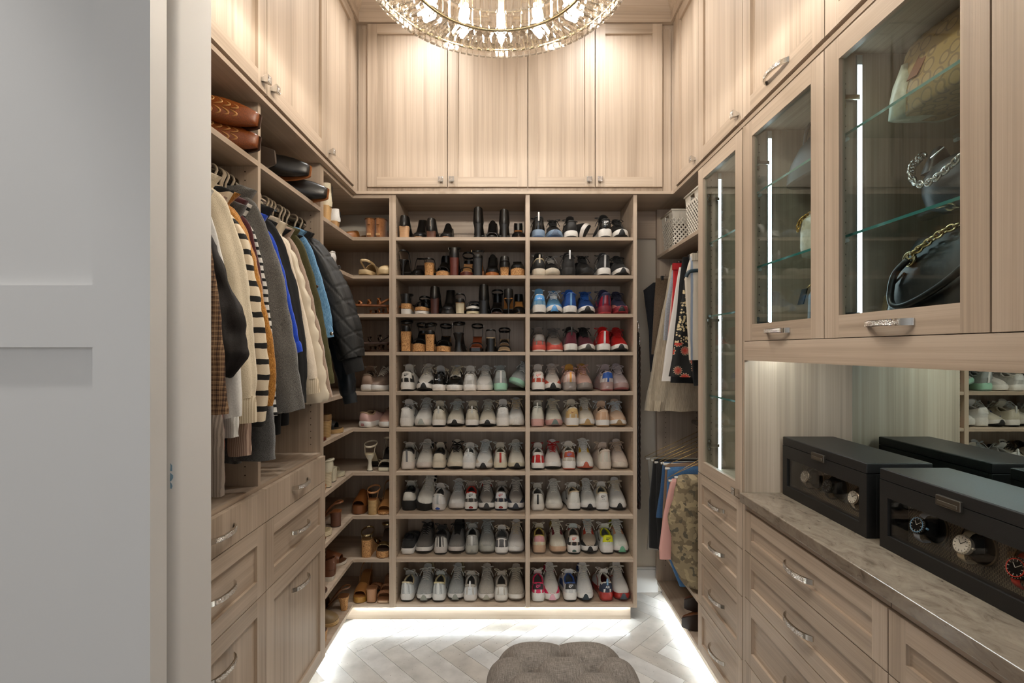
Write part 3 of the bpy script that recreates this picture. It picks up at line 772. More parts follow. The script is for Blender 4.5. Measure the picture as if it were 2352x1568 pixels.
                for sd in (-1, 1):
                    up = rnd.uniform(-.2, 1.0); ln = rnd.uniform(.032, .05)
                    d = Vector((sd*.7, .25*rnd.uniform(-1, 1), .5*up)).normalized()
                    e = Vector((sd*.2, .6, .5)).normalized()*rnd.uniform(.006, .010)
                    mb.tube(catmull([c, c+d*ln*.5+e, c+d*ln+Vector((0, 0, -.003)), c+d*ln*.5-e, c], 4), .0021, 5)
                    f = Vector((sd*rnd.uniform(.6, 1), rnd.uniform(.2, 1), 0))
                    mb.tube(catmull([c, c+f*.016+Vector((0, 0, .006)), c+f*.032+Vector((0, 0, -.012)), c+f*.042+Vector((0, 0, -.032))], 4), .002, 5)
                P['laces%d' % var] = s.weld(mb, 'laces')
        # stripe on each side
        for sd in (-1, 1):
            mb = MB()
            top_ = [s.pt(t, a, sd, .0034) for t, a in [(.19, .48), (.22, .36), (.27, .31), (.34, .33), (.44, .43), (.56, .58)]]
            bot = [s.pt(t, a, sd, .0034) for t, a in [(.18, .40), (.20, .25), (.26, .17), (.35, .21), (.46, .37), (.57, .575)]]
            mb.grid([top_, bot]); P['swoosh%d' % sd] = s.weld(mb, 'swoosh')
        # pull tab
        h = s.pt(0, 1, 0); mb = MB()
        mb.tube(catmull([h+Vector((0, -.004, -.025)), h+Vector((0, -.006, .002)), h+Vector((0, -.003, .020)), h+Vector((0, .006, .002)), h+Vector((0, .006, -.01))], 4), .005, 6, flat=(.35, 1.0), up=(0, 1, .2)); P['pull_tab'] = s.weld(mb, 'pull_tab')
        # heel stripe
        mb = MB(); rws = []
        for k in range(7):
            a = .05+.9*k/6; p = s.pt(0, a, 1, .0046); rws.append([(-.0055, p.y, p.z), (.0055, p.y, p.z)])
        mb.grid(rws); P['heel_stripe'] = s.weld(mb, 'heel_stripe')
        # air window on the midsole back
        mb = MB(); rws = []
        for k in range(7):
            q = -1+2*k/6; x = .021*q; yb = -L/2-.0022+.010*abs(q)**2.2
            hz = .0065*(1-abs(q)**3)
            rws.append([(x, yb, s.hs*.50-hz), (x, yb-.0012, s.hs*.50), (x, yb, s.hs*.50+hz)])
        mb.grid(rws); P['air_window'] = s.weld(mb, 'air_window')
    def weld(s, mb, name):
        me = mb.mesh(name, True, False); bm = bmesh.new(); bm.from_mesh(me)
        bmesh.ops.remove_doubles(bm, verts=bm.verts, dist=.00005); bmesh.ops.recalc_face_normals(bm, faces=bm.faces); bm.to_mesh(me); bm.free()
        me.polygons.foreach_set('use_smooth', [True]*len(me.polygons)); me.set_sharp_from_angle(angle=math.radians(50)); me.materials.append(None)
        return me
    def heel_mark(s, mb, verts, faces, zc):           # wrap flat lettering on the back of the heel
        out = []
        for v in verts:
            a = min(.99, max(.02, (zc+v.y-s.zt(0))/(s.rim(0)-s.zt(0)))); p0 = s.pt(0, a, 1, .0058)
            t = 0.0
            while t < .06 and s.w(t)*.95 < abs(v.x)*1.08: t += .0005
            out.append((v.x, p0.y-.0006+s.L*t*.96, zc+v.y))
        mb.add(out, faces)
LASTS = {
 'r': Last(),                                                            # running shoe
 'a': Last(hs=.044, ts=.030, hc=.084, ht=.104, it=.112, vt=.062, W=.098, bulge=1.4, name='air'),
 'p': Last(hs=.038, ts=.026, hc=.078, ht=.112, it=.106, flare=.020, W=.098, name='peg'),
 'c': Last(hs=.031, ts=.028, spring=.006, hc=.074, ht=.092, it=.104, vt=.060, name='court'),
 's': Last(hs=.029, ts=.026, spring=.006, hc=.066, ht=.084, it=.082, vt=.056, laces=False, name='slip'),
 'b': Last(hs=.050, ts=.040, spring=.012, hc=.088, ht=.108, it=.114, vt=.068, W=.104, bulge=1.8, name='bubble'),
}
SWOOSH2D = [(-.5, .02), (-.42, -.14), (-.25, -.2), (0, -.1), (.5, .22), (-.02, -.02), (-.2, -.06), (-.3, -.02), (-.36, .1)]
def mat_shoe(c, rough=.62):
    if c.startswith('!'): return M(c[1:], .15, coat=.4)                 # glossy patent or clear rubber
    if c.startswith('~'): return fabric('knit'+c, c[1:], darker(c[1:], .72), (700, 700, 700), .9, .3, .1)
    return fabric('up'+c, c, darker(c, .96), (260, 260, 260), rough, .06, .05)
def darker(h, k):
    h = h.lstrip('#'); return ''.join('%02x' % int(max(0, min(255, int(h[i:i+2], 16)*k))) for i in (0, 2, 4))
def link_part(me, name, parent, mat):
    o = bpy.data.objects.new(name, me); C.objects.link(o); o.parent = parent
    o.material_slots[0].link = 'OBJECT'; o.material_slots[0].material = mat
    return o
def sneaker(label, group, kind, loc, toe_out, col, var=0, marks=None, rz=0.0, tilt=None, scale=1.0):
    """col: upper, midsole, outsole + optional counter, toe, tab, lining, lace, swoosh, eyestay, side, pull, stripe, air, tongue, bumper"""
    Ls = LASTS[kind]; t = thing('sneaker', label, 'sneaker', loc, group)
    t.rotation_euler = (0, 0, (PI if toe_out else 0)+rz)
    if tilt: t.rotation_euler = (tilt[0], tilt[1], (PI if toe_out else 0)+rz)
    t.scale = (scale*1.06, scale*1.02, scale*1.11)
    g = col.get; P = Ls.parts; up = col['upper']
    link_part(P['upper'], 'upper', t, mat_shoe(up)); link_part(P['midsole'], 'midsole', t, mat_shoe(col.get('mid', 'e6e3dc'), .5))
    link_part(P['outsole'], 'outsole', t, mat_shoe(g('out', '2a2826'), .6)); link_part(P['lining'], 'lining', t, mat_shoe(g('lining', up))); link_part(P['collar'], 'collar', t, mat_shoe(g('lining', up)))
    if g('counter'): link_part(P['heel_counter'], 'heel_counter', t, mat_shoe(g('counter')))
    if g('tab'): link_part(P['heel_tab'], 'heel_tab', t, mat_shoe(g('tab')))
    if g('toe'): link_part(P['toe_guard'], 'toe_guard', t, mat_shoe(g('toe')))
    if g('eyestay'):
        for sd in (-1, 1): link_part(P['eyestay%d' % sd], 'eyestay', t, mat_shoe(g('eyestay')))
    if g('side'):
        for sd in (-1, 1): link_part(P['side_panel%d' % sd], 'side_panel', t, mat_shoe(g('side')))
    if g('swoosh'):
        for sd in (-1, 1): link_part(P['swoosh%d' % sd], 'side_stripe', t, mat_shoe(g('swoosh')))
    if g('pull'): link_part(P['pull_tab'], 'pull_tab', t, mat_shoe(g('pull')))
    if g('stripe'): link_part(P['heel_stripe'], 'heel_stripe', t, mat_shoe(g('stripe')))
    if g('air'): link_part(P['air_window'], 'air_window', t, M(g('air'), .15, coat=.5))
    if g('bumper'): link_part(P['toe_bumper'], 'toe_bumper', t, mat_shoe(g('bumper')))
    if Ls.laces:
        link_part(P['tongue'], 'tongue', t, mat_shoe(g('tongue', up))); link_part(P['laces%d' % (var % 3)], 'laces', t, mat_shoe(g('lace', 'e4e0d6')))
    if marks:
        for (s_, size, zc, c_) in marks:
            k = ('mark', kind, s_, size, zc)
            if k not in MATS:
                mb = MB()
                if s_ == 'swoosh':
                    Ls.heel_mark(mb, [Vector((x*size, y*size)) for x, y in SWOOSH2D], [(0, 1, 7, 8), (1, 2, 6, 7), (2, 3, 5, 6), (3, 4, 5)], zc)
                elif s_ == 'shield':
                    Ls.heel_mark(mb, [Vector((x*size, y*size)) for x, y in ((-.5, .42), (-.52, .1), (-.3, -.4), (0, -.55), (.3, -.4), (.52, .1), (.5, .42), (0, .5))], [tuple(range(8))], zc)
                else:
                    v, f = text_verts(s_, size); Ls.heel_mark(mb, v, f, zc)
                if s_ == 'shield': mb.v = [(x, y+.0007, z) for x, y, z in mb.v]
                me = mb.mesh('mark', False, False); me.materials.append(None); MATS[k] = me
            link_part(MATS[k], 'lettering' if s_ not in ('swoosh', 'shield') else ('emblem' if s_ == 'swoosh' else 'heel_shield'), t, M(c_, .5))
    return t
def nikeair(c, z, sz=.011): return [('NIKE', sz, z+.008, c), ('swoosh', sz*2.4, z+.003, c), ('A I R', sz*.62, z-.010, c)]

W_, CRM, GRY, LGR, BLK, DGR = 'e6e3dd', 'd9cfbc', 'a5a19b', 'c9c8c4', '161514', '45433f'
def D(upper, mid=W_, out=BLK, **kw): return dict(upper=upper, mid=mid, out=out, **kw)
# row, column, index of pair, last, colours, heel marks, description, px of the heel-out shoe, px of the toe-out shoe
PAIRS = [
 (1, 'R', 'p', D(BLK, '7f95ad', '3d5a80', counter='!141414', pull=W_, lace=BLK, swoosh=W_, bumper='5a6a80'), None, 'black runner with translucent blue sole', 1235, 1274),
 (1, 'R', 'r', D(BLK, W_, BLK, lace=BLK), None, 'plain black trainer with white foam sole', 1312, 1352),
 (1, 'R', 'a', D(BLK, W_, BLK, lace=BLK, counter='!1a1a1a', bumper=BLK), nikeair('e8e8e8', .078), 'black trainer with glossy heel and white swoosh lettering', 1390, 1427),
 (2, 'R', 'r', D(BLK, CRM, 'b9b3a4', lace=GRY, pull='d8cdb8', lining='cdbf9f'), None, 'black trainer with cream sole and cream collar', 1233, 1268),
 (2, 'R', 'p', D('1b1a1a', BLK, BLK, lace=BLK, pull='e6e6e6', swoosh=W_, counter='262525', toe='242424'), None, 'all black runner with white edge line', 1306, 1345),
 (2, 'R', 'p', D('~2a2a2c', W_, BLK, lace=BLK, stripe='c9c9c9', bumper=BLK, swoosh=W_), None, 'charcoal mesh runner with white wedge sole', 1389, 1429),
 (3, 'R', 'a', D('6fa9d6', W_, BLK, lace='e8eef2', lining='d8d2c4', tab='4f94d0', counter='8fbcdd', toe='5aa0dc', bumper='5b9bd4'), [('nike', .016, .082, 'e8eef2')], 'sky blue retro trainer with white sole', 1239, 1275),
 (3, 'R', 'p', D('1d4f9c', W_, BLK, lace='1f56a8', stripe='7db0e0', bumper=BLK), None, 'royal blue runner with pointed heel', 1309, 1350),
 (3, 'R', 'p', D('2a2c4c', '7a1f2c', 'a33038', counter='!8a1f30', toe='c9837a', lace='23243a', bumper=BLK, swoosh='c43a48'), None, 'navy runner with glossy crimson sole', 1389, 1427),
 (4, 'R', 'c', D('8a8079', 'c9564a', W_, counter='c4645a', tab='7f7873', lace='6f6a66', toe='b3574c'), None, 'grey and coral mesh trainer', 1237, 1274),
 (4, 'R', 'p', D('~6e2636', W_, DGR, lace=BLK, tongue=BLK, lining=BLK, pull=BLK, bumper=DGR), None, 'maroon mesh trainer with black laces', 1312, 1348),
 (4, 'R', 'p', D('c21616', W_, BLK, lace='b01414', stripe='e8e8e8', bumper=BLK, swoosh=W_), None, 'bright red runner with pointed heel', 1389, 1427),
 (5, 'R', 'a', D('e2dbd4', W_, BLK, counter='c8523c', tab='ded6ce', toe='c8523c', lace='d6c6ba', bumper=BLK), nikeair('c8523c', .082), 'white trainer with orange red mudguard', 1234, 1271),
 (5, 'R', 'a', D('d9b3a6', '8f8781', '6d6560', stripe='e0a050', counter='d8c4bc', lace='d8a89c', air='9b928c', tongue='c79a4a'), None, 'pink runner with orange heel stripe and grey bubble sole', 1310, 1344),
 (5, 'R', 'a', D('bdb0b2', 'a98e8a', '8a4a4c', stripe='2a56a8', counter='dcd8d8', lace='d0c2c0', side='b89c98', air='b09a94', tab='2f5cae'), None, 'lilac runner with blue heel stripe and bubble sole', 1394, 1428),
 (6, 'R', 'p', D('dfdccf', 'd8aaa2', 'c9a49c', counter='e3e0d3', lining='b9bdb6', lace='d8ccb4', pull='c4c6bd', bumper='6f7d78'), None, 'cream runner with blush pink sole', 1234, 1273),
 (6, 'R', 'a', D('ddd5c4', W_, 'b59a72', counter='cfae78', tab='d6b67c', lace='dcd6c8', eyestay='c0a070', bumper='a98a5c'), [('swoosh', .024, .082, '8a3a24')], 'cream trainer with honey tan heel', 1314, 1349),
 (6, 'R', 'r', D('dcc0a6', W_, 'a3845f', counter='cfa888', lace='cdd2d4', toe='c9a486', eyestay='e4dfd8', bumper='8f744f'), None, 'peach suede runner with white sole', 1385, 1423),
 (7, 'R', 'r', D('e3ddd6', W_, BLK, counter='bc1e1e', lace='b01a1a', swoosh='bc1e1e'), None, 'white runner with scarlet heel panel and scarlet laces', 1237, 1272),
 (7, 'R', 'a', D('ded9cf', W_, 'b0553c', tab='b0553c', counter='c9c1b3', lace='e4e2dc', toe='e2ded4', eyestay='dcae30', side='b0553c', bumper='b0553c'), nikeair('4a6eb8', .082), 'white trainer with terracotta heel badge and yellow eyestay', 1309, 1346),
 (7, 'R', 'p', D('dccdbf', 'd8ccbc', 'c4b8a8', counter='d3cdbf', lace='ccb49c'), None, 'pale beige soft runner', 1388, 1428),
 (8, 'R', 'r', D('dedad0', 'd8d2c8', 'c4bdb2', stripe='2a2a2a', lace='dcd8ce'), None, 'off white runner with thin black heel mark', 1233, 1275),
 (8, 'R', 'p', D('e3e1da', W_, BLK, lace='dcdad2', lining='cbb89a', swoosh=BLK, bumper=BLK), None, 'white runner with black toe rubber and cream lining', 1317, 1354),
 (8, 'R', 'a', D('e4e2dc', W_, BLK, lace='d9cdb6', lining='cdbf9f', bumper=BLK), nikeair(BLK, .080), 'white perforated trainer with black heel lettering', 1386, 1423),
 (9, 'R', 'a', D('ddd6c4', 'c9a88c', '7d6a5a', counter='ddd0b0', tab='c78f90', lace='dcd6c4', eyestay='6d1f26', swoosh='6d1f26', lining='c8b060'), None, 'cream trainer with burgundy eyestay and pink heel loop', 1240, 1282),
 (9, 'R', 'a', D('b3a594', W_, BLK, counter='1d1c1b', tab='dcd8d0', toe='1d1c1b', lace='d8cfc0', air='3f5a54', tongue='c9d2d0', eyestay='c0432f', bumper=BLK), nikeair('d8502c', .084), 'taupe trainer with black mudguard and orange heel lettering', 1320, 1357),
 (9, 'R', 'a', D('dfe2d8', W_, BLK, tab='d6d820', lining='c6cc20', lace='e0ded4', eyestay='e0aa88', counter='dfe2d8', bumper='6fae8c', swoosh=BLK), nikeair(BLK, .084), 'white trainer with lime yellow heel badge', 1393, 1429),
 (10, 'R', 'a', D('dcd9d2', W_, W_, counter='d82a5c', tab='2e2226', toe='d82a5c', lining='d82a5c', lace='d6d2c8', bumper='e0a8b4'), nikeair('e0487a', .084), 'white trainer with hot pink mudguard', 1231, 1267),
 (10, 'R', 'a', D('e2e2df', W_, BLK, tab='232426', lining='2a4f94', lace='e0ddd4', counter='c6c7c7', side='2f4a86', bumper='1d2a30'), nikeair('e8e8e8', .084), 'white trainer with black heel badge and cobalt lining', 1309, 1346),
 (10, 'R', 'a', D('dedcd8', '!a8302a', '8a2420', tab='1e2940', counter='1e2940', lining='d2ccc0', lace='d8d2c8', pull='7fa6c8', swoosh='b83a34', bumper='3a444c'), [('AIR', .016, .082, 'e8e8e8')], 'white knit trainer with navy heel and clear red sole', 1391, 1429),
 (5, 'L', 'a', D('e2dfd9', W_, BLK, counter='1c1b1a', tab='e2dfd9', toe='1c1b1a', lace='d9d2c4', bumper=BLK), nikeair(BLK, .084), 'white trainer with black mudguard', 934, 974),
 (5, 'L', 'c', D('!141414', W_, W_, tongue='c9cbcb', lace='d8cdb4', toe='!141414', eyestay='e0ded8', swoosh=W_), [('swoosh', .03, .066, 'b8b8b8')], 'black patent court shoe with white sole', 1009, 1043),
 (5, 'L', 'c', D('dcdad6', W_, W_, counter='c6c5c1', toe='c6c5c1', tab='c0bfbb', lace='d6d4ce', eyestay='c6c5c1'), [('NIKE', .011, .082, 'e8e8e8')], 'pale grey court shoe', 1078, 1112),
 (5, 'L', 'p', D('~b4bab9', '9fd0b8', '8aa89c', stripe='e8e8e6', lace='d4d8d6', tab='a7afaf'), None, 'grey runner with mint green sole', 1148, 1186),
 (6, 'L', 'a', D('e6e5e1', W_, 'd9d6cf', lace='d6d9d6', swoosh='6e6e70', bumper='a5a9a2'), None, 'white trainer with grey side stripe', 931, 970),
 (6, 'L', 'r', D('dcd7c9', W_, BLK, counter='d6d0c0', lace='cbd0ce', pull='bfc0bb', bumper=BLK, toe='d6d0c2'), None, 'ivory runner with black curved toe rubber', 1006, 1045),
 (6, 'L', 'r', D('d5cfbf', W_, BLK, counter='cdc6b4', lace='d2d2c8', pull='c9c9c4', swoosh='33509a', bumper=BLK), None, 'sand runner with small blue side stripe', 1083, 1119),
 (6, 'L', 'a', D('e4e3df', W_, 'd4cfc4', tab='e6e5e1', lace='dcc9a8', bumper='d8d6d0'), nikeair('cfcecb', .084), 'white leather trainer with tonal heel lettering', 1154, 1189),
 (7, 'L', 'p', D('dfdbd2', 'd8d0c8', 'c9bfb6', stripe='77777a', lining='3a3836', lace='d2cfc6', swoosh=BLK), None, 'off white runner with dark lining', 934, 972),
 (7, 'L', 'r', D('d6cfbe', CRM, BLK, lining=BLK, lace=BLK, swoosh=BLK), None, 'ecru trainer with black laces and black collar', 1008, 1044),
 (7, 'L', 'r', D('dfe0dd', W_, GRY, counter='e2e4e4', lace='cfd6d6', toe='d2c8b8', pull='d8dcdc', bumper=BLK), [('new', .008, .080, 'b9bfc0'), ('balance', .009, .072, 'b9bfc0')], 'white and grey panelled runner', 1078, 1112),
 (7, 'L', 'r', D('ded9cc', 'd8d0b8', BLK, stripe='b02a1e', swoosh='c23a26', lace='cdd0ca', bumper=BLK), None, 'ivory runner with red heel loop and red side stripe', 1148, 1187),
 (8, 'L', 'b', D('dcdad2', BLK, BLK, lining=BLK, tongue='d8d8d0', lace='d0cfc8', eyestay='c9cabf'), None, 'puffy white quilted high top with black sole', 934, 974),
 (8, 'L', 'r', D('dcdad6', 'd3cec8', 'b9b2aa', lace='c8ccca', stripe='b0b4b4', side='d8cfc2', counter='e2e2e2', air='2f4f9a'), None, 'ecru runner with royal blue band on the sole', 1009, 1048),
 (8, 'L', 'a', D('9b948c', W_, BLK, counter='3a3836', tab='d6d6d2', lining='c23020', lace='d8d0c4', toe='45433f', air='8a2020', eyestay='8a857e', bumper='3a3a3a'), nikeair(BLK, .084), 'grey trainer with vermilion lining and red air window', 1080, 1116),
 (8, 'L', 'a', D('aaa49c', W_, '232a3a', counter='232a3a', tab='d4d6d8', toe='232a3a', lace='cfc8bc', air='8a2424', bumper='3c4048'), nikeair('b02a2a', .084), 'grey trainer with navy mudguard', 1152, 1189),
 (9, 'L', 's', D('~242322', W_, W_, lining=BLK), None, 'black knit slip-on with white sole', 933, None),
 (9, 'L', 'r', D('~77726c', W_, BLK, lace=BLK, lining=BLK, tongue='8a857f'), None, 'marled grey knit runner with black laces', None, 972),
 (9, 'L', 'p', D('~8d8984', 'c9c2bc', BLK, stripe=BLK, counter='d2cfc8', lining=BLK, lace=BLK, tongue='2a2927'), None, 'grey knit runner with black heel band', 1010, 1047),
 (9, 'L', 'a', D('~b7b6b0', 'a9a89f', '7d7c76', stripe='d2d2ce', lace='a3a8a6', toe='b3b2a6', air='8f8f86'), None, 'silver grey knit runner with bubble sole', 1082, 1117),
 (9, 'L', 'r', D('dedad4', W_, '8a8886', counter='5e5d5e', lace='d8c9ae', lining='5c5a58', toe='e2e0dc'), None, 'white leather runner with slate heel', 1152, 1188),
 (10, 'L', 'p', D('~c6c9c8', 'dcdad6', BLK, stripe='dfe0de', lace='c9c7c0', counter='cfd3d3', lining='cbbf9f', bumper='8c8e84'), None, 'pale silver runner with beige lining', 936, 973),
 (10, 'L', 'p', D('~bfc3c2', 'dad8d4', BLK, stripe='dedfdc', lace='c2c2bc', counter='c8cccb', lining='c4b990', bumper='8c8e84', swoosh=BLK), None, 'grey blue mesh runner', 1008, 1046),
 (10, 'L', 'r', D('~cfc9be', 'dcd6d0', 'a39b90', counter='d3d6d8', pull='d8d8d8', lace='c0bab0', swoosh='2e2d2c', bumper='a3a090'), [('NIKE', .010, .072, 'a8b0b6')], 'beige mesh runner with pale heel band', 1080, 1116),
 (10, 'L', 'r', D('~cdc3b4', 'd9d3ca', '8d8478', lace='cfc6b2', counter='d8d6d0'), None, 'sand mesh runner with frayed laces', 1151, 1187),
]
ORD = ['', 'top', 'second', 'third', 'fourth', 'fifth', 'sixth', 'seventh', 'eighth', 'ninth', 'bottom']
nvar = 0
for (row, colm, kind, col, marks, desc, ph, pt_) in PAIRS:
    z = SHZ[row-1]
    for toe, px in ((False, ph), (True, pt_)):
        if px is None: continue
        nvar += 1
        L_ = LASTS[kind].L
        back = {1: .015, 2: .015, 3: .012, 4: .012, 5: .02, 6: .03, 7: .04, 8: .07, 9: .05, 10: .015}[row]+random.uniform(0, .012)
        yf = YS+.004+back; Yc = yf+L_/2
        x = pX(px, yf+.02)
        x = min(max(x, (xb if colm == 'L' else xd)+.053), (xc if colm == 'L' else xe)-.054)
        rz = random.uniform(-.05, .05)
        tilt = None; zz = z
        lab = desc+(', toe turned outward' if toe else ', heel turned outward')
        if px == 1186 and row == 5: tilt = (0, math.radians(-24), 0); zz += .030
        if row == 8 and kind == 'b' and toe: tilt = (math.radians(-16), math.radians(-8), 0); zz += .030
        if row == 1 and px == 1352: tilt = (0, math.radians(62), 0); zz += .042
        sneaker(lab, 'pairs of sneakers on the shoe shelves', kind, (x, Yc, zz+.0006), toe, col, nvar, marks if not toe else None, rz, tilt)
# ------------------------------------------------------------------ heels, boots, sandals
def mcol(c, rough=.45):
    if not isinstance(c, str): return c
    return leather(c, c, darker(c, .94), .32 if c in ('141312', '121110') else rough)
BK = '141312'; TAN = 'b98555'; BRN = '6a4028'; CRE = 'd8cdb6'
class HS:
    """A heeled shoe: H heel height, P platform, built heel at -y, toe at +y."""
    def __init__(s, label, loc, toe_out=False, rz=None, H=.09, P=.008, L=.215, heel='block', hw=.026, toe='round', vamp='closed', counter=.045, shaft=0, ankle=0, sling=0,
                 up=BK, hc=BK, pc=None, ins='8a6a4a', sole='1c1a18', cat='heels', name='heeled_shoe', group=None, lift=0, tilt=None, vt=(.56, 1.0), buckle=None, bands=None, W=1.0, toebow=False):
        s.H, s.P, s.L, s.toe, s.W = H, P, L, toe, W
        t = thing(name, label, cat, (loc[0], loc[1], loc[2]+lift+.0006), group)
        a = (PI if toe_out else 0) if rz is None else rz
        t.rotation_euler = (tilt[0] if tilt else 0, tilt[1] if tilt else 0, a)
        s.t = t
        U = mcol(up); I = mcol(ins); HC = mcol(hc); PC = mcol(pc) if pc else HC
        ST = [0, .02, .05, .1, .16, .22, .3, .38, .46, .54, .62, .7, .78, .86, .92, .96, 1.0]
        # footbed
        rings = []
        for q in ST:
            w, y, z = s.w(q), s.y(q), s.z(q); rings.append([(-w, y, z-.006), (-w, y, z), (w, y, z), (w, y, z-.006)])
        MB().loft(rings).build('footbed', I, t, True, 40, world=False)
        if P > .012:
            if bands: lay = [(P*a_, P*b_, mcol(c_)) for a_, b_, c_ in bands]
            else: lay = [(0.0, 1.0, PC)]; lay = [(0, P-.004, PC)]
            for z0, z1, mm in lay:
                rings = []
                for q in [.50, .54, .58]+[k for k in ST if k > .6]:
                    w, y, z = s.w(q)*1.05, s.y(q)*1.02, s.z(q)
                    sp = .004*max(0, (q-.8)/.2)**2
                    top = min(z-.004, z1+(z-P)*0 if z1 < P-.005 else z-.004) if q > .56 else z-.006
                    rings.append([(-w, y, min(z0+sp, top-.001)), (-w*1.01, y, top), (w*1.01, y, top), (w, y, min(z0+sp, top-.001))])
                MB().loft(rings).build('platform', mm, t, True, 40, world=False)
        else:
            rings = []
            for q in [.46]+[k for k in ST if k > .5]:
                w, y, z = s.w(q)*1.02, s.y(q)*1.01, s.z(q); b0 = max(0, z-.010) if q < .62 else max(0.0, s.z(q)-P)
                rings.append([(-w, y, b0), (-w, y, z-.005), (w, y, z-.005), (w, y, b0)])
            MB().loft(rings).build('sole', mcol(sole), t, True, 40, world=False)
        # heel
        y0 = s.y(0)
        if heel == 'wedge':
            rings = []
            for q in [0, .02, .05, .1, .2, .3, .4, .5, .58, .64]:
                w, y, z = s.w(q)*1.06, s.y(q)*1.02, s.z(q)-.004
                rings.append([(-w*.96, y+.006*(q < .03), 0), (-w, y, z), (w, y, z), (w*.96, y+.006*(q < .03), 0)])
            if bands:
                for a_, b_, c_ in bands:
                    rr = [[(r[0][0]+(r[1][0]-r[0][0])*k, r[0][1]+(r[1][1]-r[0][1])*k, r[1][2]*k) for k in (a_, b_)]+[(r[3][0]+(r[2][0]-r[3][0])*k, r[3][1]+(r[2][1]-r[3][1])*k, r[2][2]*k) for k in (b_, a_)] for r in rings]
                    MB().loft(rr).build('wedge_heel', mcol(c_), t, True, 40, world=False)
            else: MB().loft(rings).build('wedge_heel', HC, t, True, 40, world=False)
        else:
            def sect(z, rx, ry, yc, n=16, sq=.5):
                out = []
                for j in range(n):
                    a2 = 2*PI*j/n; c_, d_ = math.cos(a2), math.sin(a2)
                    out.append((rx*math.copysign(abs(c_)**sq, c_), yc+ry*math.copysign(abs(d_)**sq, d_), z))
                return out
            zt_ = H-.004
            if heel == 'block': pr = [(0, hw*.92, .024, y0+.027), (.5, hw*.94, .025, y0+.027), (1, hw*1.04, .030, y0+.029)]; sq = .55
            elif heel == 'round': pr = [(0, hw*.9, hw*.9, y0+.03), (.5, hw*.92, hw*.92, y0+.03), (1, hw, hw, y0+.03)]; sq = 1
            elif heel == 'stiletto': pr = [(0, .0052, .005, y0+.013), (.35, .006, .006, y0+.013), (.65, .010, .010, y0+.015), (.85, .019, .019, y0+.021), (1, hw, .027, y0+.027)]; sq = .9
            elif heel == 'flare': pr = [(0, hw*.9, .018, y0+.03), (.25, hw*.62, .013, y0+.03), (.55, hw*.55, .012, y0+.03), (.8, hw*.85, .02, y0+.029), (1, hw*1.05, .027, y0+.028)]; sq = .75
            elif heel == 'spool': pr = [(0, .018, .018, y0+.03), (.02, .018, .018, y0+.03), (.12, .0155, .0155, y0+.03), (.45, .0095, .0095, y0+.03), (.62, .0115, .0115, y0+.03), (.82, .0225, .022, y0+.03), (.95, .028, .027, y0+.03), (1, .028, .027, y0+.03)]; sq = 1
            elif heel == 'taper': pr = [(0, hw*.62, .016, y0+.024), (.5, hw*.75, .020, y0+.026), (1, hw*1.02, .029, y0+.028)]; sq = .6
            MB().loft([sect(zt_*k, rx, ry, yc, 16, sq) for k, rx, ry, yc in pr]).build('heel', HC, t, True, 45, world=False)
            k, rx, ry, yc = pr[0]
            MB().loft([sect(-.0004, rx, ry, yc, 16, sq), sect(.004, rx*1.01, ry*1.01, yc, 16, sq)]).build('heel_tip', mcol('1a1817'), t, world=False)
        # vamp
        def hv(q): return interp([(.46, .058), (.56, .052), (.68, .045), (.8, .036), (.9, .026), (.96, .017), (1.0, .006)], q)
        def arch(q, k=1.0, wk=1.03, n=10, j0=0, j1=None):
            w, y, z = s.w(q)*wk, s.y(q), s.z(q); out = []
            for j in range(n+1):
                a2 = PI*j/n; c_, d_ = math.cos(a2), math.sin(a2)
                out.append((w*math.copysign(abs(c_)**.8, c_), y, z-.004+(hv(q)*k+.004)*abs(d_)**.75))
            return out
        def band(nm, qs, k=1.0, th=.002, mm=None):
            r0 = [arch(q, k) for q in qs]; r1 = [arch(q, k*.95, .97) for q in qs]
            m = MB(); m.grid(r0); m.grid(r1); m.grid([r0[0], r1[0]]); m.grid([r0[-1], r1[-1]])
            m.build(nm, mm or U, t, True, 50, world=False)
        def frange(a_, b_, n): return [a_+(b_-a_)*k/n for k in range(n+1)]
        if vamp == 'closed':
            band('vamp', frange(vt[0], 1.0, 9)); e_ = arch(1.0); MB().add(e_, [tuple(range(len(e_)))]).build('toe_tip', U, t, world=False)
        elif vamp == 'peep': band('vamp', frange(vt[0], min(vt[1], .90), 7))
        elif vamp == 'strap': band('toe_strap', frange(.70, .82, 4), .85)
        elif vamp == 'two':
            band('toe_strap', frange(.76, .86, 3), .8); band('instep_strap', frange(.52, .60, 3), .95)
        elif vamp == 'cross':
            for sd in (-1, 1):
                pts = []
                for k in range(9):
                    f = k/8; q = .60+.20*f; w, y, z = s.w(q)*1.03, s.y(q), s.z(q); x = sd*w*math.cos(PI*f)
                    pts.append((x, y, z+hv(q)*.82*abs(math.sin(PI*f))**.8+(.002 if sd > 0 else 0)))
                MB().tube(pts, .010, 8, flat=(.16, 1), up=(0, 0, 1)).build('cross_strap', U, t, True, world=False)
        elif vamp == 'braid' or vamp == 'braid2':
            for q0 in ((.74,) if vamp == 'braid' else (.56, .76)):
                for ph in (0, 2*PI/3, 4*PI/3):
                    pts = []
                    ar = arch(q0, .85, 1.03, 26)
                    for k, p in enumerate(ar): pts.append((p[0], p[1]+.006*math.sin(k*.9+ph), p[2]+.004*math.cos(2*(k*.9+ph))))
                    MB().tube(pts, .0052, 6).build('braided_strap', U, t, True, world=False)
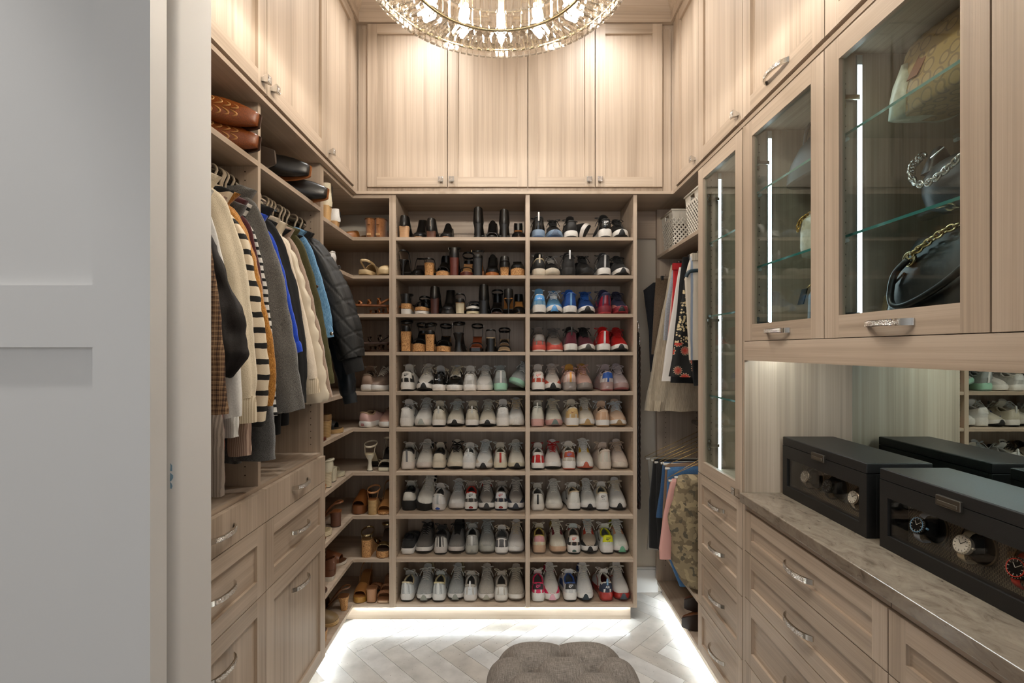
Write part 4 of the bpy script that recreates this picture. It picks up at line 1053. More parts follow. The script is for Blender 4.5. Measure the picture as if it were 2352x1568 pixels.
        # counter (heel cup)
        def wall(nm, t1, h0, h1, mm, lean=.93, fr=1.0):
            qs = [t1*(1-k/8) for k in range(8)]+[0]
            L_ = [(q, -1) for q in qs]+[(q, 1) for q in reversed(qs)]
            rows = [[], [], [], []]
            for q, sd in L_:
                w, y, z = s.w(q), s.y(q), s.z(q); hh = h0+(h1-h0)*(q/t1)**1.3
                bul = -.004*max(0, 1-q/.08)
                rows[0].append((sd*w, y, z-.005)); rows[1].append((sd*w*1.04, y+bul, z+hh*.5)); rows[2].append((sd*w*lean, y+bul*.3, z+hh)); rows[3].append((sd*w*lean*.92, y+.004, z+hh*.98))
            rows.append([(p[0]*.93, p[1]+.003, p[2]) for p in rows[0]])
            m = MB(); m.grid(rows); m.build(nm, mm, t, True, 60, world=False)
        if counter and not shaft: wall('counter', .42 if vamp in ('closed', 'peep') else .20, counter, .022 if vamp in ('closed', 'peep') else counter*.35, U)
        if shaft:
            rr = []; prof = [(0, .030, .058, .050), (.2, .0325, .061, .051), (.45, .031, .054, .047), (.72, .029, .047, .044), (.9, .0275, .044, .042), (1, .0265, .043, .042)]
            def shaft_ring(f, rx, ry, yc, k=1.0, n=20):
                z = s.z(.2)-.006+(H+shaft-s.z(.2)+.006)*f
                return [(rx*k*math.cos(2*PI*j/n), s.y(0)+yc+ry*k*math.sin(2*PI*j/n), z if f < 1 else z-.006*math.sin(2*PI*j/n)) for j in range(n)]
            outer = [shaft_ring(*p) for p in prof]; inner = [shaft_ring(*p, k=.93) for p in reversed(prof)]
            m = MB(); m.loft(outer+inner, True, False, False); m.build('shaft', U, t, True, 60, world=False)
            MB().grid([arch(q, 1.0+.55*max(0, .60-q)/.16) for q in frange(.42, .60, 4)]).build('instep', U, t, True, world=False)
            z = MB(); zz = H+shaft*.15
            z.box(-.0016, .0016, y0-.0105, y0-.006, H+.02, H+shaft-.01); z.build('zip', NICKEL if buckle else mcol('2a2826'), t, world=False)
        # straps
        if ankle:
            z = H+ankle; yc = y0+.052
            pts = [(.036*math.cos(2*PI*k/24), yc+.050*math.sin(2*PI*k/24), z+.010*math.sin(2*PI*k/24)) for k in range(24)]
            MB().tube(pts, .0062, 6, closed=True, flat=(.95, .28), up=(0, 0, 1)).build('ankle_strap', U, t, True, world=False)
            for sd in (-1, 1):
                MB().tube(catmull([(sd*s.w(.12), s.y(.12), H), (sd*.030, y0+.03, H+ankle*.55), (sd*.033, y0+.030, z-.003)], 4), .005, 6, flat=(.3, 1), up=(sd, 0, 0)).build('side_strap', U, t, True, world=False)
            MB().tube([(-.038, yc+dy, z+dz) for dy, dz in ((-.007, -.007), (.007, -.007), (.007, .007), (-.007, .007))], .0012, 5, closed=True).build('buckle', GOLDPALE if buckle == 'gold' else NICKEL, t, world=False)
        if sling:
            pts = catmull([(-s.w(.5), s.y(.5), s.z(.5)+.012), (-.030, s.y(.2), H+sling*.7), (-.020, y0+.002, H+sling*.96), (0, y0-.010, H+sling), (.020, y0+.002, H+sling*.96), (.030, s.y(.2), H+sling*.7), (s.w(.5), s.y(.5), s.z(.5)+.012)], 5)
            MB().tube(pts, .0055, 6, flat=(.95, .28), up=(0, 0, 1)).build('sling_strap', U, t, True, world=False)
    def y(s, q): return -s.L/2+s.L*q
    def z(s, q): return s.P+(s.H-s.P)*(1-smooth01(.20, .66, q))+(.006*max(0, (q-.82)/.18)**2)
    def w(s, q):
        e = {'point': [(.86, .026), (.94, .013), (1, .004)], 'round': [(.86, .037), (.93, .029), (.97, .020), (1, .010)], 'square': [(.86, .037), (.95, .033), (.985, .030), (1, .024)]}[s.toe]
        return s.W*interp([(0, .012), (.02, .019), (.05, .024), (.1, .0275), (.2, .028), (.4, .026), (.54, .033), (.66, .040), (.76, .041)]+e, q)

GRP = 'womens shoes in pairs on the shelves'
def on(row, px, d=.02, L=.215): return (pX(px, YS+d+.02), YS+.004+d+L/2, SHZ[row-1])
HSP = [   # row, px, toe_out, description, options
 (1, 928, 0, 'black ankle boot with stacked tan block heel, heel turned outward', dict(H=.075, heel='block', hw=.030, shaft=.055, hc=STACKTAN, ins=BK)),
 (1, 961, 1, 'black ankle boot with tan welt, toe turned outward', dict(H=.06, P=.008, heel='block', shaft=.085, hc=STACKTAN, ins=BK, sole='a07c5a', toe='round')),
 (1, 990, 0, 'black ankle boot with brown heel and silver zip, heel turned outward', dict(H=.045, heel='block', hw=.028, shaft=.068, hc=STACKBR, ins=BK, buckle='zip')),
 (1, 1024, 1, 'low black suede bootie with tan welt, toe turned outward', dict(H=.04, shaft=.055, heel='block', hc=STACKBR, ins=BK, sole='a5785c')),
 (1, 1098, 0, 'tall glossy black leather boot with slim heel, heel turned outward', dict(H=.095, heel='taper', hw=.027, shaft=.085, ins=BK, toe='point')),
 (1, 1130, 1, 'black open toe bootie, toe turned outward', dict(H=.07, shaft=.055, vamp='peep', heel='block', ins=BK)),
 (1, 1158, 0, 'glossy black leather boot beside the tan lined pump, heel turned outward', dict(H=.09, heel='taper', hw=.027, shaft=.075, ins=BK, toe='point')),
 (1, 1191, 1, 'black pump with tan lining, toe turned outward', dict(H=.085, heel='stiletto', toe='point', counter=.055, ins='b8773c', vt=(.68, 1.0))),
 (2, 926, 0, 'black slingback stiletto, heel turned outward', dict(H=.098, heel='stiletto', hw=.026, toe='point', counter=0, sling=.05, vt=(.66, 1), ins=BK)),
 (2, 957, 1, 'black slingback stiletto, toe turned outward', dict(H=.09, heel='stiletto', toe='point', counter=0, sling=.05, vt=(.7, 1), ins='2a2422')),
 (2, 985, 0, 'black mule with round cork block heel, heel turned outward', dict(H=.078, heel='round', hw=.029, counter=0, vamp='peep', hc=CORK, ins='a5743c', sling=.022)),
 (2, 1016, 1, 'black peep toe bootie on cork platform, toe turned outward', dict(H=.085, P=.028, vamp='peep', counter=.075, heel='round', hc=CORK, pc=CORK, ins=BK, vt=(.5, .88))),
 (2, 1043, 0, 'black heel with very tall mahogany block, heel turned outward', dict(H=.112, heel='block', hw=.026, counter=.055, hc='5a2418', ins=BK, ankle=.06, vamp='strap')),
 (2, 1071, 1, 'black strappy sandal on mahogany platform, toe turned outward', dict(H=.10, P=.024, vamp='cross', counter=.03, ankle=.05, heel='block', hc='5a2418', pc='4e2016', ins='b88a5c')),
 (2, 1097, 0, 'black sandal with caramel rimmed black heel, heel turned outward', dict(H=.108, heel='block', hw=.028, hc='!1b2025' if False else '15171a', counter=.02, ankle=.048, vamp='two', ins='a8682c', pc='a8682c', P=.026, buckle='gold')),
 (2, 1130, 1, 'black bootie with caramel platform, toe turned outward', dict(H=.09, P=.022, vamp='closed', shaft=.05, hc='8f5528', pc='9a5c2a', ins=BK)),
 (2, 1159, 0, 'black loafer heel with cork block, heel turned outward', dict(H=.060, heel='round', hw=.027, hc=CORK, counter=.058, ins=BK, sling=.03)),
 (2, 1189, 1, 'black espadrille on thick cork platform, toe turned outward', dict(H=.07, P=.044, heel='wedge', hc=CORK, pc=CORK, vamp='closed', counter=.05, ins=BK)),
 (3, 932, 0, 'black crisscross wedge with cork over white sole, heel turned outward', dict(H=.066, P=.03, heel='wedge', bands=[(0, .48, 'd9d6d0'), (.5, 1.0, CORK)], vamp='cross', counter=.055, ins=BK, ankle=.05)),
 (3, 967, 1, 'black crisscross wedge with cork over white sole, toe turned outward', dict(H=.060, P=.042, heel='wedge', bands=[(0, .45, 'd9d6d0'), (.47, .93, CORK)], vamp='cross', counter=.05, ins=BK, ankle=.045)),
 (3, 998, 0, 'black bootie with tall dark brown block heel, heel turned outward', dict(H=.098, heel='block', hw=.025, hc='43211a', shaft=.062, ins=BK)),
 (3, 1028, 1, 'chunky black bootie with lug sole, toe turned outward', dict(H=.07, P=.02, shaft=.09, heel='block', pc='1a1918', ins=BK, toe='round')),
 (3, 1056, 0, 'black sandal with black and cream striped heel, heel turned outward', dict(H=.072, heel='round', hw=.027, hc='cfc4a8', counter=.02, sling=.045, vamp='strap', ins=TAN)),
 (3, 1086, 1, 'black sandal on striped black and cream platform, toe turned outward', dict(H=.06, P=.046, heel='wedge', bands=[(0, .36, 'cfc4a4'), (.38, .62, BK), (.64, .93, 'dedbd4')], vamp='strap', counter=.02, ins=BK, sling=.03)),
 (3, 1111, 0, 'black suede lace-up bootie, heel turned outward', dict(H=.085, heel='block', hw=.028, shaft=.085, ins=BK)),
 (3, 1141, 1, 'black suede lace-up sandal, toe turned outward', dict(H=.085, heel='block', vamp='peep', counter=.06, ankle=.06, ins='241a16', sole='4a2c20')),
 (3, 1168, 0, 'black patent stiletto pump, heel turned outward', dict(H=.095, heel='stiletto', hw=.027, toe='point', counter=.055, ins='a5713c', vt=(.68, 1))),
 (3, 1192, 1, 'black patent stiletto pump, toe turned outward', dict(H=.09, heel='stiletto', toe='point', counter=.052, ins='b98146', vt=(.72, 1))),
 (4, 932, 0, 'black ankle strap sandal with tall cork heel, heel turned outward', dict(H=.125, P=.03, heel='block', hw=.029, hc=CORK, pc=CORK, counter=.03, ankle=.055, vamp='strap', ins=BK)),
 (4, 961, 1, 'black ankle strap sandal on cork platform, toe turned outward', dict(H=.115, P=.048, heel='block', hc=CORK, pc=CORK, counter=.02, ankle=.05, vamp='strap', ins=BK)),
 (4, 987, 0, 'black buckled sandal with slim cork heel, heel turned outward', dict(H=.108, P=.03, heel='block', hw=.026, hc=CORK, pc=CORK, counter=.02, ankle=.055, vamp='strap', ins=BK)),
 (4, 1017, 1, 'black strappy sandal on low cork platform, toe turned outward', dict(H=.10, P=.034, heel='block', hc=CORK, pc=CORK, ankle=.06, vamp='cross', counter=0, ins=BK)),
 (4, 1053, 0, 'black sandal with flared black heel, heel turned outward', dict(H=.115, heel='flare', hw=.032, counter=0, ankle=.055, vamp='strap', ins=BK)),
 (4, 1093, 1, 'black square toe sandal with russet insole, toe turned outward', dict(H=.095, P=.022, heel='flare', counter=0, ankle=.065, vamp='strap', ins='7a3a1c', toe='square', pc=BK)),
 (4, 1127, 0, 'black slim sandal with block heel and beige lining, heel turned outward', dict(H=.085, heel='block', hw=.025, counter=0, sling=.045, vamp='two', ins='c9b08a')),
 (4, 1158, 1, 'black strappy sandal with beige insole, toe turned outward', dict(H=.08, heel='block', counter=0, ankle=.055, vamp='two', ins='c4a884', sling=.05)),
]
for row, px, to, desc, kw in HSP: HS(desc, on(row, px, random.uniform(.006, .022)), bool(to), group=GRP, **kw)

# ---- corner shelves, back leg (shoes point along y) and left leg (shoes point along x)
def cb(row, px, d=.015, L=.215): return (pX(px, YS+d+.02), YS+.004+d+L/2, SHZ[row-1])
def cl(row, px, d=.012, L=.215):                      # on the left leg, front end near the front edge
    y = yOn(XLF, px); return (XLF-.006-d-L/2, y, SHZ[row-1])
GC = 'womens shoes in pairs on the corner shelves'
TANW = '8f5a30'; CARAM = 'a56a38'
CS = [
 ('b', 7, 848, 0, 'cream sandal on sculpted hourglass heel, heel turned outward', dict(H=.105, heel='spool', counter=0, ankle=.05, vamp='strap', up=CRE, hc='ddd6c4', ins='cdbf9f', buckle='gold')),
 ('b', 7, 882, 1, 'cream square toe sandal with ankle strap, toe turned outward', dict(H=.105, P=.022, heel='spool', counter=0, ankle=.065, vamp='strap', up=CRE, hc='ddd6c4', pc='d9d0b8', ins='2a2320', toe='square', sling=.05)),
 ('b', 8, 855, 0, 'tan ankle strap sandal with raffia wedge, heel turned outward', dict(H=.09, P=.02, heel='wedge', hc=ROPE, pc=ROPE, counter=0, ankle=.05, vamp='strap', up='c08a5c', ins=TANW, W=.9)),
 ('b', 8, 881, 1, 'tan slingback peep toe on cork platform, toe turned outward', dict(H=.10, P=.016, heel='wedge', hc=CORK, pc=CORK, counter=0, sling=.05, vamp='peep', up='b8834e', ins='a87440', vt=(.60, .86))),
 ('b', 8, 822, 1, 'brown wicker platform mule with dark trim, toe turned outward', dict(H=.085, P=.046, heel='block', hw=.032, hc=STACKBR, pc='7a4a28', counter=0, vamp='peep', up='8a5226', ins='7d4a26', vt=(.45, .88))),
 ('b', 9, 841, 0, 'gold strappy sandal on cork wedge, heel turned outward', dict(H=.105, P=.03, heel='wedge', hc=CORK, pc=CORK, counter=0, ankle=.035, vamp='cross', up=GOLDPALE, ins='7a5a34')),
 ('b', 9, 878, 1, 'gold strappy sandal on cork platform, toe turned outward', dict(H=.105, P=.040, heel='wedge', hc=CORK, pc=CORK, counter=0, ankle=.045, vamp='strap', up=GOLDPALE, ins='4a382c')),
 ('b', 10, 853, 0, 'nude mule with braided strap and square block heel, heel turned outward', dict(H=.085, heel='block', hw=.029, hc='a87a56', counter=0, vamp='braid2', up='9a6844', ins='8a5c3c', toe='square')),
 ('b', 10, 881, 1, 'nude square toe mule with braided straps, toe turned outward', dict(H=.085, P=.014, heel='block', hc='a87a56', pc='c8a888', counter=0, vamp='braid2', up='9a6844', ins='8f6242', toe='square')),
 ('b', 10, 825, 1, 'caramel platform peep toe slingback with gold sole, toe turned outward', dict(H=.11, P=.034, heel='wedge', hc='8a5c20', pc='a5782c', counter=0, sling=.05, vamp='peep', up='a5703c', ins='96622f', vt=(.60, .88))),
 ('l', 8, 788, 0, 'brown mule with round wicker heel, heel turned outward', dict(H=.085, heel='round', hw=.030, hc=STACKBR, counter=0, sling=.05, vamp='peep', up='7a4a28', ins='7d4a26')),
 ('l', 9, 775, 0, 'brown suede wedge with white sole, heel turned outward', dict(H=.06, P=.018, heel='wedge', bands=[(0, .42, 'd2cabb'), (.42, 1, '6a4028')], counter=.06, vamp='closed', up='6a4028', ins='4a2c1c')),
 ('l', 9, 803, 1, 'brown suede crisscross slide with white sole, toe turned outward', dict(H=.04, P=.018, heel='wedge', pc='d2cabb', hc='d2cabb', counter=0, vamp='peep', up='7a4a2c', ins='5a3822', vt=(.5, .86), sling=.05)),
 ('l', 10, 803, 0, 'tan slingback sandal with round cork heel, heel turned outward', dict(H=.082, heel='taper', hw=.030, hc=CORK, counter=0, sling=.05, vamp='peep', up='6a4426', ins='6a4426')),
 ('l', 10, 757, 0, 'small brown cork mule on the floor level shelf', dict(H=.06, P=.03, heel='wedge', hc=CORK, pc=CORK, counter=0, vamp='peep', up='5a3822', ins='4a2c1c')),
 ('l', 10, 783, 1, 'dark raffia espadrille flat on the floor level shelf', dict(H=.05, P=.024, heel='wedge', hc=ROPE, pc=ROPE, counter=.03, vamp='closed', up='8a7250', ins='5a4a34')),
 ('l', 9, 752, 1, 'dark brown slide beside the suede wedge', dict(H=.02, P=.014, heel='wedge', hc='4a2a1a', counter=0, vamp='peep', up='5c3420', ins='5a3420', vt=(.5, .84))),
 ('l', 8, 752, 1, 'tan leather sandal with white edge', dict(H=.03, P=.02, heel='wedge', bands=[(0, .5, 'cfc6b4'), (.5, 1, '7a4c2c')], counter=0, vamp='strap', up='7a4c2c', ins='7a4c2c')),
 ('l', 8, 768, 1, 'natural rope espadrille slide with grey band', dict(H=.034, P=.028, heel='wedge', hc=ROPEP, pc=ROPEP, counter=0, vamp='peep', up='9a958c', ins='a89878', vt=(.5, .8))),
 ('l', 7, 755, 0, 'tan mule with round wooden block heel', dict(H=.028, P=.026, heel='wedge', hc=STACKTAN, pc=STACKTAN, counter=0, vamp='peep', up='8a5a38', ins='8a5a38')),
 ('l', 7, 766, 0, 'cream pointed slingback with rope wrapped heel', dict(H=.085, heel='round', hw=.028, hc=ROPEP, counter=.055, vamp='closed', toe='point', up='d2cab2', ins='cdbf9f', sling=.06)),
 ('l', 7, 783, 0, 'off white glazed mule with wide block heel', dict(H=.075, heel='block', hw=.027, hc='d4cdb4', counter=0, vamp='peep', up='c9c1a8', ins='cfc6ac')),
 ('l', 7, 799, 1, 'off white flat slide behind the glazed mule', dict(H=.03, P=.02, heel='wedge', hc='c9c1a8', pc='c9c1a8', counter=0, vamp='strap', up='c4bba2', ins='c4bba2')),
 ('l', 6, 770, 0, 'straw espadrille wedge with woven sole', dict(H=.09, P=.03, heel='wedge', hc=ROPE, pc=ROPE, counter=.03, vamp='peep', up='8a6a44', ins='6a4a30')),
 ('l', 6, 790, 1, 'black and straw espadrille slide', dict(H=.035, P=.026, heel='wedge', hc=ROPE, pc=ROPE, counter=0, vamp='peep', up='1c1a18', ins='4a3a28', vt=(.5, .84))),
 ('l', 6, 752, 1, 'rust brown leather slide', dict(H=.014, P=.013, heel='wedge', hc='6a3420', pc='6a3420', counter=0, vamp='peep', up='7a4028', ins='7a4028', vt=(.5, .84))),
 ('l', 1, 762, 0, 'cream ankle boot with tall tan block heel', dict(H=.085, heel='block', hw=.032, hc='d2aa74', shaft=.11, up='d8cbae', ins='d8cbae')),
 ('l', 1, 751, 1, 'black slide with tan footbed on the top corner shelf', dict(H=.02, P=.014, heel='wedge', hc='c49c6c', counter=0, vamp='peep', up='1c1a18', ins='c49c6c', vt=(.55, .84))),
 ('l', 1, 783, 0, 'white bootie with tan sole on the top corner shelf', dict(H=.04, heel='block', hw=.028, hc='c49c6c', shaft=.06, up='e2ded6', ins='d2c8b4')),
]
for leg, row, px, to, desc, kw in CS:
    if leg == 'b': HS(desc, cb(row, px, random.uniform(.0, .012)), bool(to), group=GC, **kw)
    else: HS(desc, cl(row, px, random.uniform(.0, .02)), rz=(-PI/2 if to else PI/2), group=GC, **kw)
# sneakers and flats on the corner shelves
VAN = dict(upper='7d6a5c', mid=W_, out='cfc8bc', lace='d8cfbe', toe='6d5a4e', eyestay='6d5a4e', lining='6a5848')
sneaker('taupe suede low trainer with white laces, heel turned outward', GC, 'c', (pX(843, 2.96), YS+.01+.136, SHZ[4]+.0006), False, dict(VAN, upper='8f7766', swoosh=W_), 1, None, .05)
sneaker('taupe suede low trainer with white laces, toe turned outward', GC, 'c', (pX(873, 2.96), YS+.006+.136, SHZ[4]+.0006), True, VAN, 2, None, -.25)
PK = dict(upper='c9a49c', mid=W_, out='d8d2c8', lining='a98f70')
t = sneaker('pink canvas slip-on with white sole, heel turned outward', GC, 's', (pX(852, 2.96), YS+.01+.136, SHZ[5]+.0006), False, PK, 0, None, -.30)
mb = MB(); mb.box(-.009, .009, -.1385, -.136, .010, .022); mb.build('heel_patch', M('8a1f26', .6), t, world=False)
mb = MB(); v, f = text_verts('VANS', .0085); mb.add([(p.x, -.1388, .016+p.y) for p in v], f); mb.build('lettering', M('e6e0d8', .6), t, world=False)
sneaker('pink canvas slip-on with white sole, toe turned outward', GC, 's', (pX(884, 2.96), YS+.01+.136, SHZ[5]+.0006), True, dict(PK, upper='b58f80'), 0, None, .12)
sneaker('white canvas slip-on on the second corner shelf', GC, 's', (XLF-.16, 2.70, SHZ[1]+.0006), False, dict(upper='dcd8d2', mid=W_, out=W_), 0, None, PI/2-.1)
sneaker('white trainer with black sole edge on the second corner shelf', GC, 'r', (XLF-.15, 2.815, SHZ[1]+.0006), True, dict(upper='dcdad6', mid='2a2826', out=BLK, lace=W_), 1, None, PI/2, None, .8)
sneaker('mint and lime trainer on the top corner shelf', GC, 'r', (XLF-.15, 2.80, SHZ[0]+.0006), False, dict(upper='6fb8bc', mid='b8d89a', out='a8c888', lace=W_, counter='3f98a8'), 1, None, PI/2, None, .62)
HS('brown suede moccasin flat on the top corner shelf', (pX(818, 3.02), 3.03, SHZ[0]), True, H=.012, P=.010, heel='wedge', hc='5a3a20', up='8a5628', ins='6a4020', counter=.04, vamp='closed', cat='moccasin', group=GC, rz=PI*.85, W=1.1)
def clog(label, loc, toe_out, rz=0):
    t = thing('clog', label, 'clog', (loc[0], loc[1], loc[2]+.0006), GC); t.rotation_euler = (0, 0, (PI if toe_out else 0)+rz)
    Ls = LASTS['s']; mm = M('cdb48a', .55)
    link_part(Ls.parts['midsole'], 'sole', t, mm)
    mb = MB(); rows = []
    for q in (.44, .5, .58, .66, .74, .82, .9, .96, 1.0):
        w = Ls.w(q)*1.0; y = -Ls.L/2+Ls.L*q; z = Ls.zt(q); hh = interp([(.44, .062), (.6, .056), (.8, .045), (.93, .03), (1, .006)], q)
        rows.append([(w*math.cos(PI*j/12), y-.010*(1-math.sin(PI*j/12))*(q < .5), z-.003+hh*abs(math.sin(PI*j/12))**.7) for j in range(13)])
    mb.grid(rows); mb.grid([[(x*.95, y, z-.003) for x, y, z in r] for r in rows[:6]]); mb.grid([rows[0], [(x*.95, y, z-.003) for x, y, z in rows[0]]])
    mb.build('vamp', mm, t, True, 60, world=False)
    MB().tube(catmull([(-.034, -.02, .05), (-.036, -.06, .075), (-.022, -.118, .088), (0, -.132, .09), (.022, -.118, .088), (.036, -.06, .075), (.034, -.02, .05)], 5), .008, 8, flat=(1, .45), up=(0, 0, 1)).build('heel_strap', mm, t, True, world=False)
clog('beige foam clog, heel turned outward', (pX(844, 2.95), YS+.01+.13, SHZ[1]), False, -.15)
clog('beige foam clog, toe turned outward', (pX(880, 2.95), YS+.01+.13, SHZ[1]), True, .1)
def sheepskin_boot(label, loc, rz):
    t = thing('sheepskin_boot', label, 'boot', (loc[0], loc[1], loc[2]+.0006), GC); t.scale = (.72, .85, .80); t.rotation_euler = (0, 0, rz); Ls = LASTS['s']
    S1 = fabric('suede', '8f5c32', 'a06a3c', (120, 120, 120), .95, .3, .4)
    link_part(Ls.parts['outsole'], 'sole', t, M('7a5230', .8))
    rows = []
    prof = [(.0, .036, .060, -.075), (.03, .041, .064, -.073), (.06, .040, .060, -.074), (.09, .040, .056, -.078), (.12, .043, .056, -.078), (.145, .046, .058, -.078)]
    outer = [[(rx*math.cos(2*PI*j/22), yc+ry*math.sin(2*PI*j/22), .006+z) for j in range(22)] for z, rx, ry, yc in prof]
    inner = [[(x*.86, (y+.078)*.86-.078, z) for x, y, z in r] for r in reversed(outer)]
    MB().loft(outer+inner[:-1], True, False, True).build('shaft', S1, t, True, 60, world=False)
    MB().tube([(p[0], p[1], p[2]) for p in outer[-1]], .004, 6, closed=True).build('binding', M('6d4524', .8), t, True, world=False)
    mb = MB(); rr = []
    for q in (.30, .4, .5, .6, .7, .8, .88, .94, .98, 1.0):
        w = Ls.w(q)*1.02; y = -Ls.L/2+Ls.L*q; hh = interp([(.3, .10), (.42, .085), (.6, .068), (.8, .056), (.92, .042), (1, .012)], q)
        rr.append([(w*math.cos(PI*j/12), y, .006+hh*abs(math.sin(PI*j/12))**.65) for j in range(13)])
    mb.grid(rr); mb.build('foot', S1, t, True, world=False)
    MB().cbox(-.011, .011, -.1405, -.1345, .103, .148, .002).build('pull_tab', S1, t, world=False)
    MB().cbox(-.017, .017, -.1405, -.1365, .022, .038, .001).build('heel_label', M('c8a070', .7), t, world=False)
    mb = MB(); v, f = text_verts('UGG', .011, 1.15); mb.add([(p.x, -.1408, .030+p.y) for p in v], f); mb.build('lettering', M('3a2414', .7), t, world=False)
sheepskin_boot('chestnut sheepskin ankle boot next to the moccasin, heel label showing', (pX(845, 2.95), YS+.01+.14, SHZ[0]), .05)
sheepskin_boot('chestnut sheepskin ankle boot next to the shelf side panel, heel label showing', (pX(873, 2.95), YS+.01+.14, SHZ[0]), -.12)
# flat sandals piled on two corner shelves
def flat_sandal(label, x, y, z, rz, c1, c2, buckle):
    t = thing('flat_sandal', label, 'sandal', (x, y, z), GC); t.rotation_euler = (0, 0, rz); Ls = LASTS['s']
    rings = []
    for q in STA: w = Ls.w(q)*.9; yy = -.12+.24*q; rings.append([(-w, yy, 0), (-w, yy, .010), (w, yy, .010), (w, yy, 0)])
    MB().loft(rings).build('sole', mcol(c2), t, True, 40, world=False)
    for q0, hh in ((.28, .045), (.52, .034), (.74, .026)):
        w = Ls.w(q0)*.92; yy = -.12+.24*q0
        MB().tube([(w*math.cos(PI*j/12), yy+.006*math.sin(j), .008+hh*abs(math.sin(PI*j/12))**.8) for j in range(13)], .008, 6, flat=(.2, 1), up=(0, 0, 1)).build('strap', mcol(c1), t, True, world=False)
    MB().tube(catmull([(-.028, -.05, .012), (-.034, -.1, .042), (0, -.128, .05), (.034, -.1, .042), (.028, -.05, .012)], 5), .006, 6, flat=(1, .3), up=(0, 0, 1)).build('heel_strap', mcol(c1), t, True, world=False)
    MB().tube([(.036, -.06+a, .03+b) for a, b in ((-.006, -.006), (.006, -.006), (.006, .006), (-.006, .006))], .0014, 5, closed=True).build('buckle', buckle, t, world=False)
flat_sandal('tan leather flat sandal lying lowest in the pile of tan sandals', -.80, 3.05, SHZ[2]+.0006, 1.35, 'a8683a', '9a5c30', CHROME)
flat_sandal('tan leather flat sandal with silver buckle lying over the other tan sandal', -.86, 3.0, SHZ[2]+.05, 1.9, 'b0703e', '8f5428', CHROME)
flat_sandal('brown and bronze flat sandal lying lowest in the pile of dark sandals', -.80, 3.05, SHZ[3]+.0006, 1.4, '5a3a26', '4a2e20', GOLDPALE)
flat_sandal('dark brown flat sandal with bronze buckle lying over the other dark sandal', -.86, 3.01, SHZ[3]+.05, 1.8, '33231a', '4a2e20', GOLDPALE)
# ------------------------------------------------------------------ clothes
from mathutils import noise as mnoise
def wrinkle(o, amp, scale, stretch=(1, 1, .35), seed=0):
    me = o.data; ns = [v.normal.copy() for v in me.vertices]
    for v, n in zip(me.vertices, ns):
        p = Vector((v.co.x*stretch[0], v.co.y*stretch[1], v.co.z*stretch[2]))*scale+Vector((seed*3.1, seed*1.7, 0))
        v.co += n*(mnoise.noise(p)+.5*mnoise.noise(p*2.3))*amp
    me.update()
def drape(name, mat, parent, rows, n=36, fold=.006, nf=7, ph=0.0, wr=.003, cap=True, sub=5, edge=.45):
    """rows: (z, x0, x1, half thickness, y) from top to bottom"""
    dense = []
    for a, b in zip(rows, rows[1:]):
        for k in range(sub): t = k/sub; dense.append([a[i]+(b[i]-a[i])*t for i in range(5)])
    dense.append(list(rows[-1])); rings = []
    N_ = len(dense)
    for i, (z, x0, x1, ty, yc) in enumerate(dense):
        f = fold*(i/N_)**.7; ring = []
        mid, half = (x0+x1)/2, (x1-x0)/2
        for j in range(n):
            a = 2*PI*j/n; c, s_ = math.cos(a), math.sin(a)
            x = mid+half*math.copysign(abs(c)**.8, c); yy = ty*math.copysign(abs(s_)**edge, s_)
            u = (x-x0)/max(1e-4, x1-x0)
            ring.append((x, yc+yy+f*math.sin(2*PI*nf*u+ph+.6*math.sin(i*.2)), z+.004*math.sin(5*u+ph)))
        rings.append(ring)
    o = MB().loft(rings, True, cap, cap).build(name, mat, parent, True, 70)
    if wr: wrinkle(o, wr, 14, seed=ph)
    return o
def sleeve(name, mat, parent, path, radii, fy=.62, n=26, per=10, wr=.005, puff=None, ph=0, folds=.15):
    pts = catmull(path, per); k = len(pts); rings = []
    for i in range(k):
        f = i/(k-1)*(len(radii)-1); a = int(min(f, len(radii)-2)); r = radii[a]+(radii[a+1]-radii[a])*(f-a)
        if puff: r *= 1+puff[0]*(abs(math.sin(PI*i/(k-1)*puff[1]))-.6)
        tg = (pts[min(i+1, k-1)]-pts[max(i-1, 0)]).normalized(); A = Vector((0, 1, 0)); B = tg.cross(A).normalized()
        ring = []
        for j in range(n):
            g = 2*PI*j/n; q = 1+folds*(math.sin(3*g+ph+i*.05)*.6+math.sin(5*g-ph*2+i*.11)*.4)*min(1, i/per)
            ring.append(pts[i]+A*(math.cos(g)*r*fy*q)+B*(math.sin(g)*r*q))
        rings.append(ring)
    o = MB().loft(rings).build(name, mat, parent, True, 70)
    if wr: wrinkle(o, wr, 20, (1, 1, .7), ph)
    return o
VELVET = M('c3b39c', .9, sheen=.3)
def hanger(label, X, Y, zrod, zs, group, mat=VELVET, w=.085):
    t = thing('clothes_hanger', label, 'hanger', (X, Y, zrod+.02), group)
    r = .021
    MB().tube([(X-r*1.0, Y, zrod-.012)]+[(X+r*math.cos(a), Y, zrod+r*math.sin(a)*1.0+.003) for a in [PI-k*PI/8 for k in range(9)]]+[(X+.010, Y, zrod-.02), (X, Y, zs+.03)], .0042, 8).build('hook', mat, t, True)
    MB().tube(catmull([(X-w, Y, zs-.05), (X-w*.5, Y, zs-.005), (X, Y, zs+.03), (X+w*.5, Y, zs-.005), (X+w*.96, Y, zs-.05)], 5), .006, 8, flat=(.6, 1.2), up=(0, 1, 0)).build('arms', mat, t, True)
    return t
def px_path(Y, pts, dy=0): return [Vector((pX(a, Y), Y+dy*i, pZ(b, Y))) for i, (a, b) in enumerate(pts)]
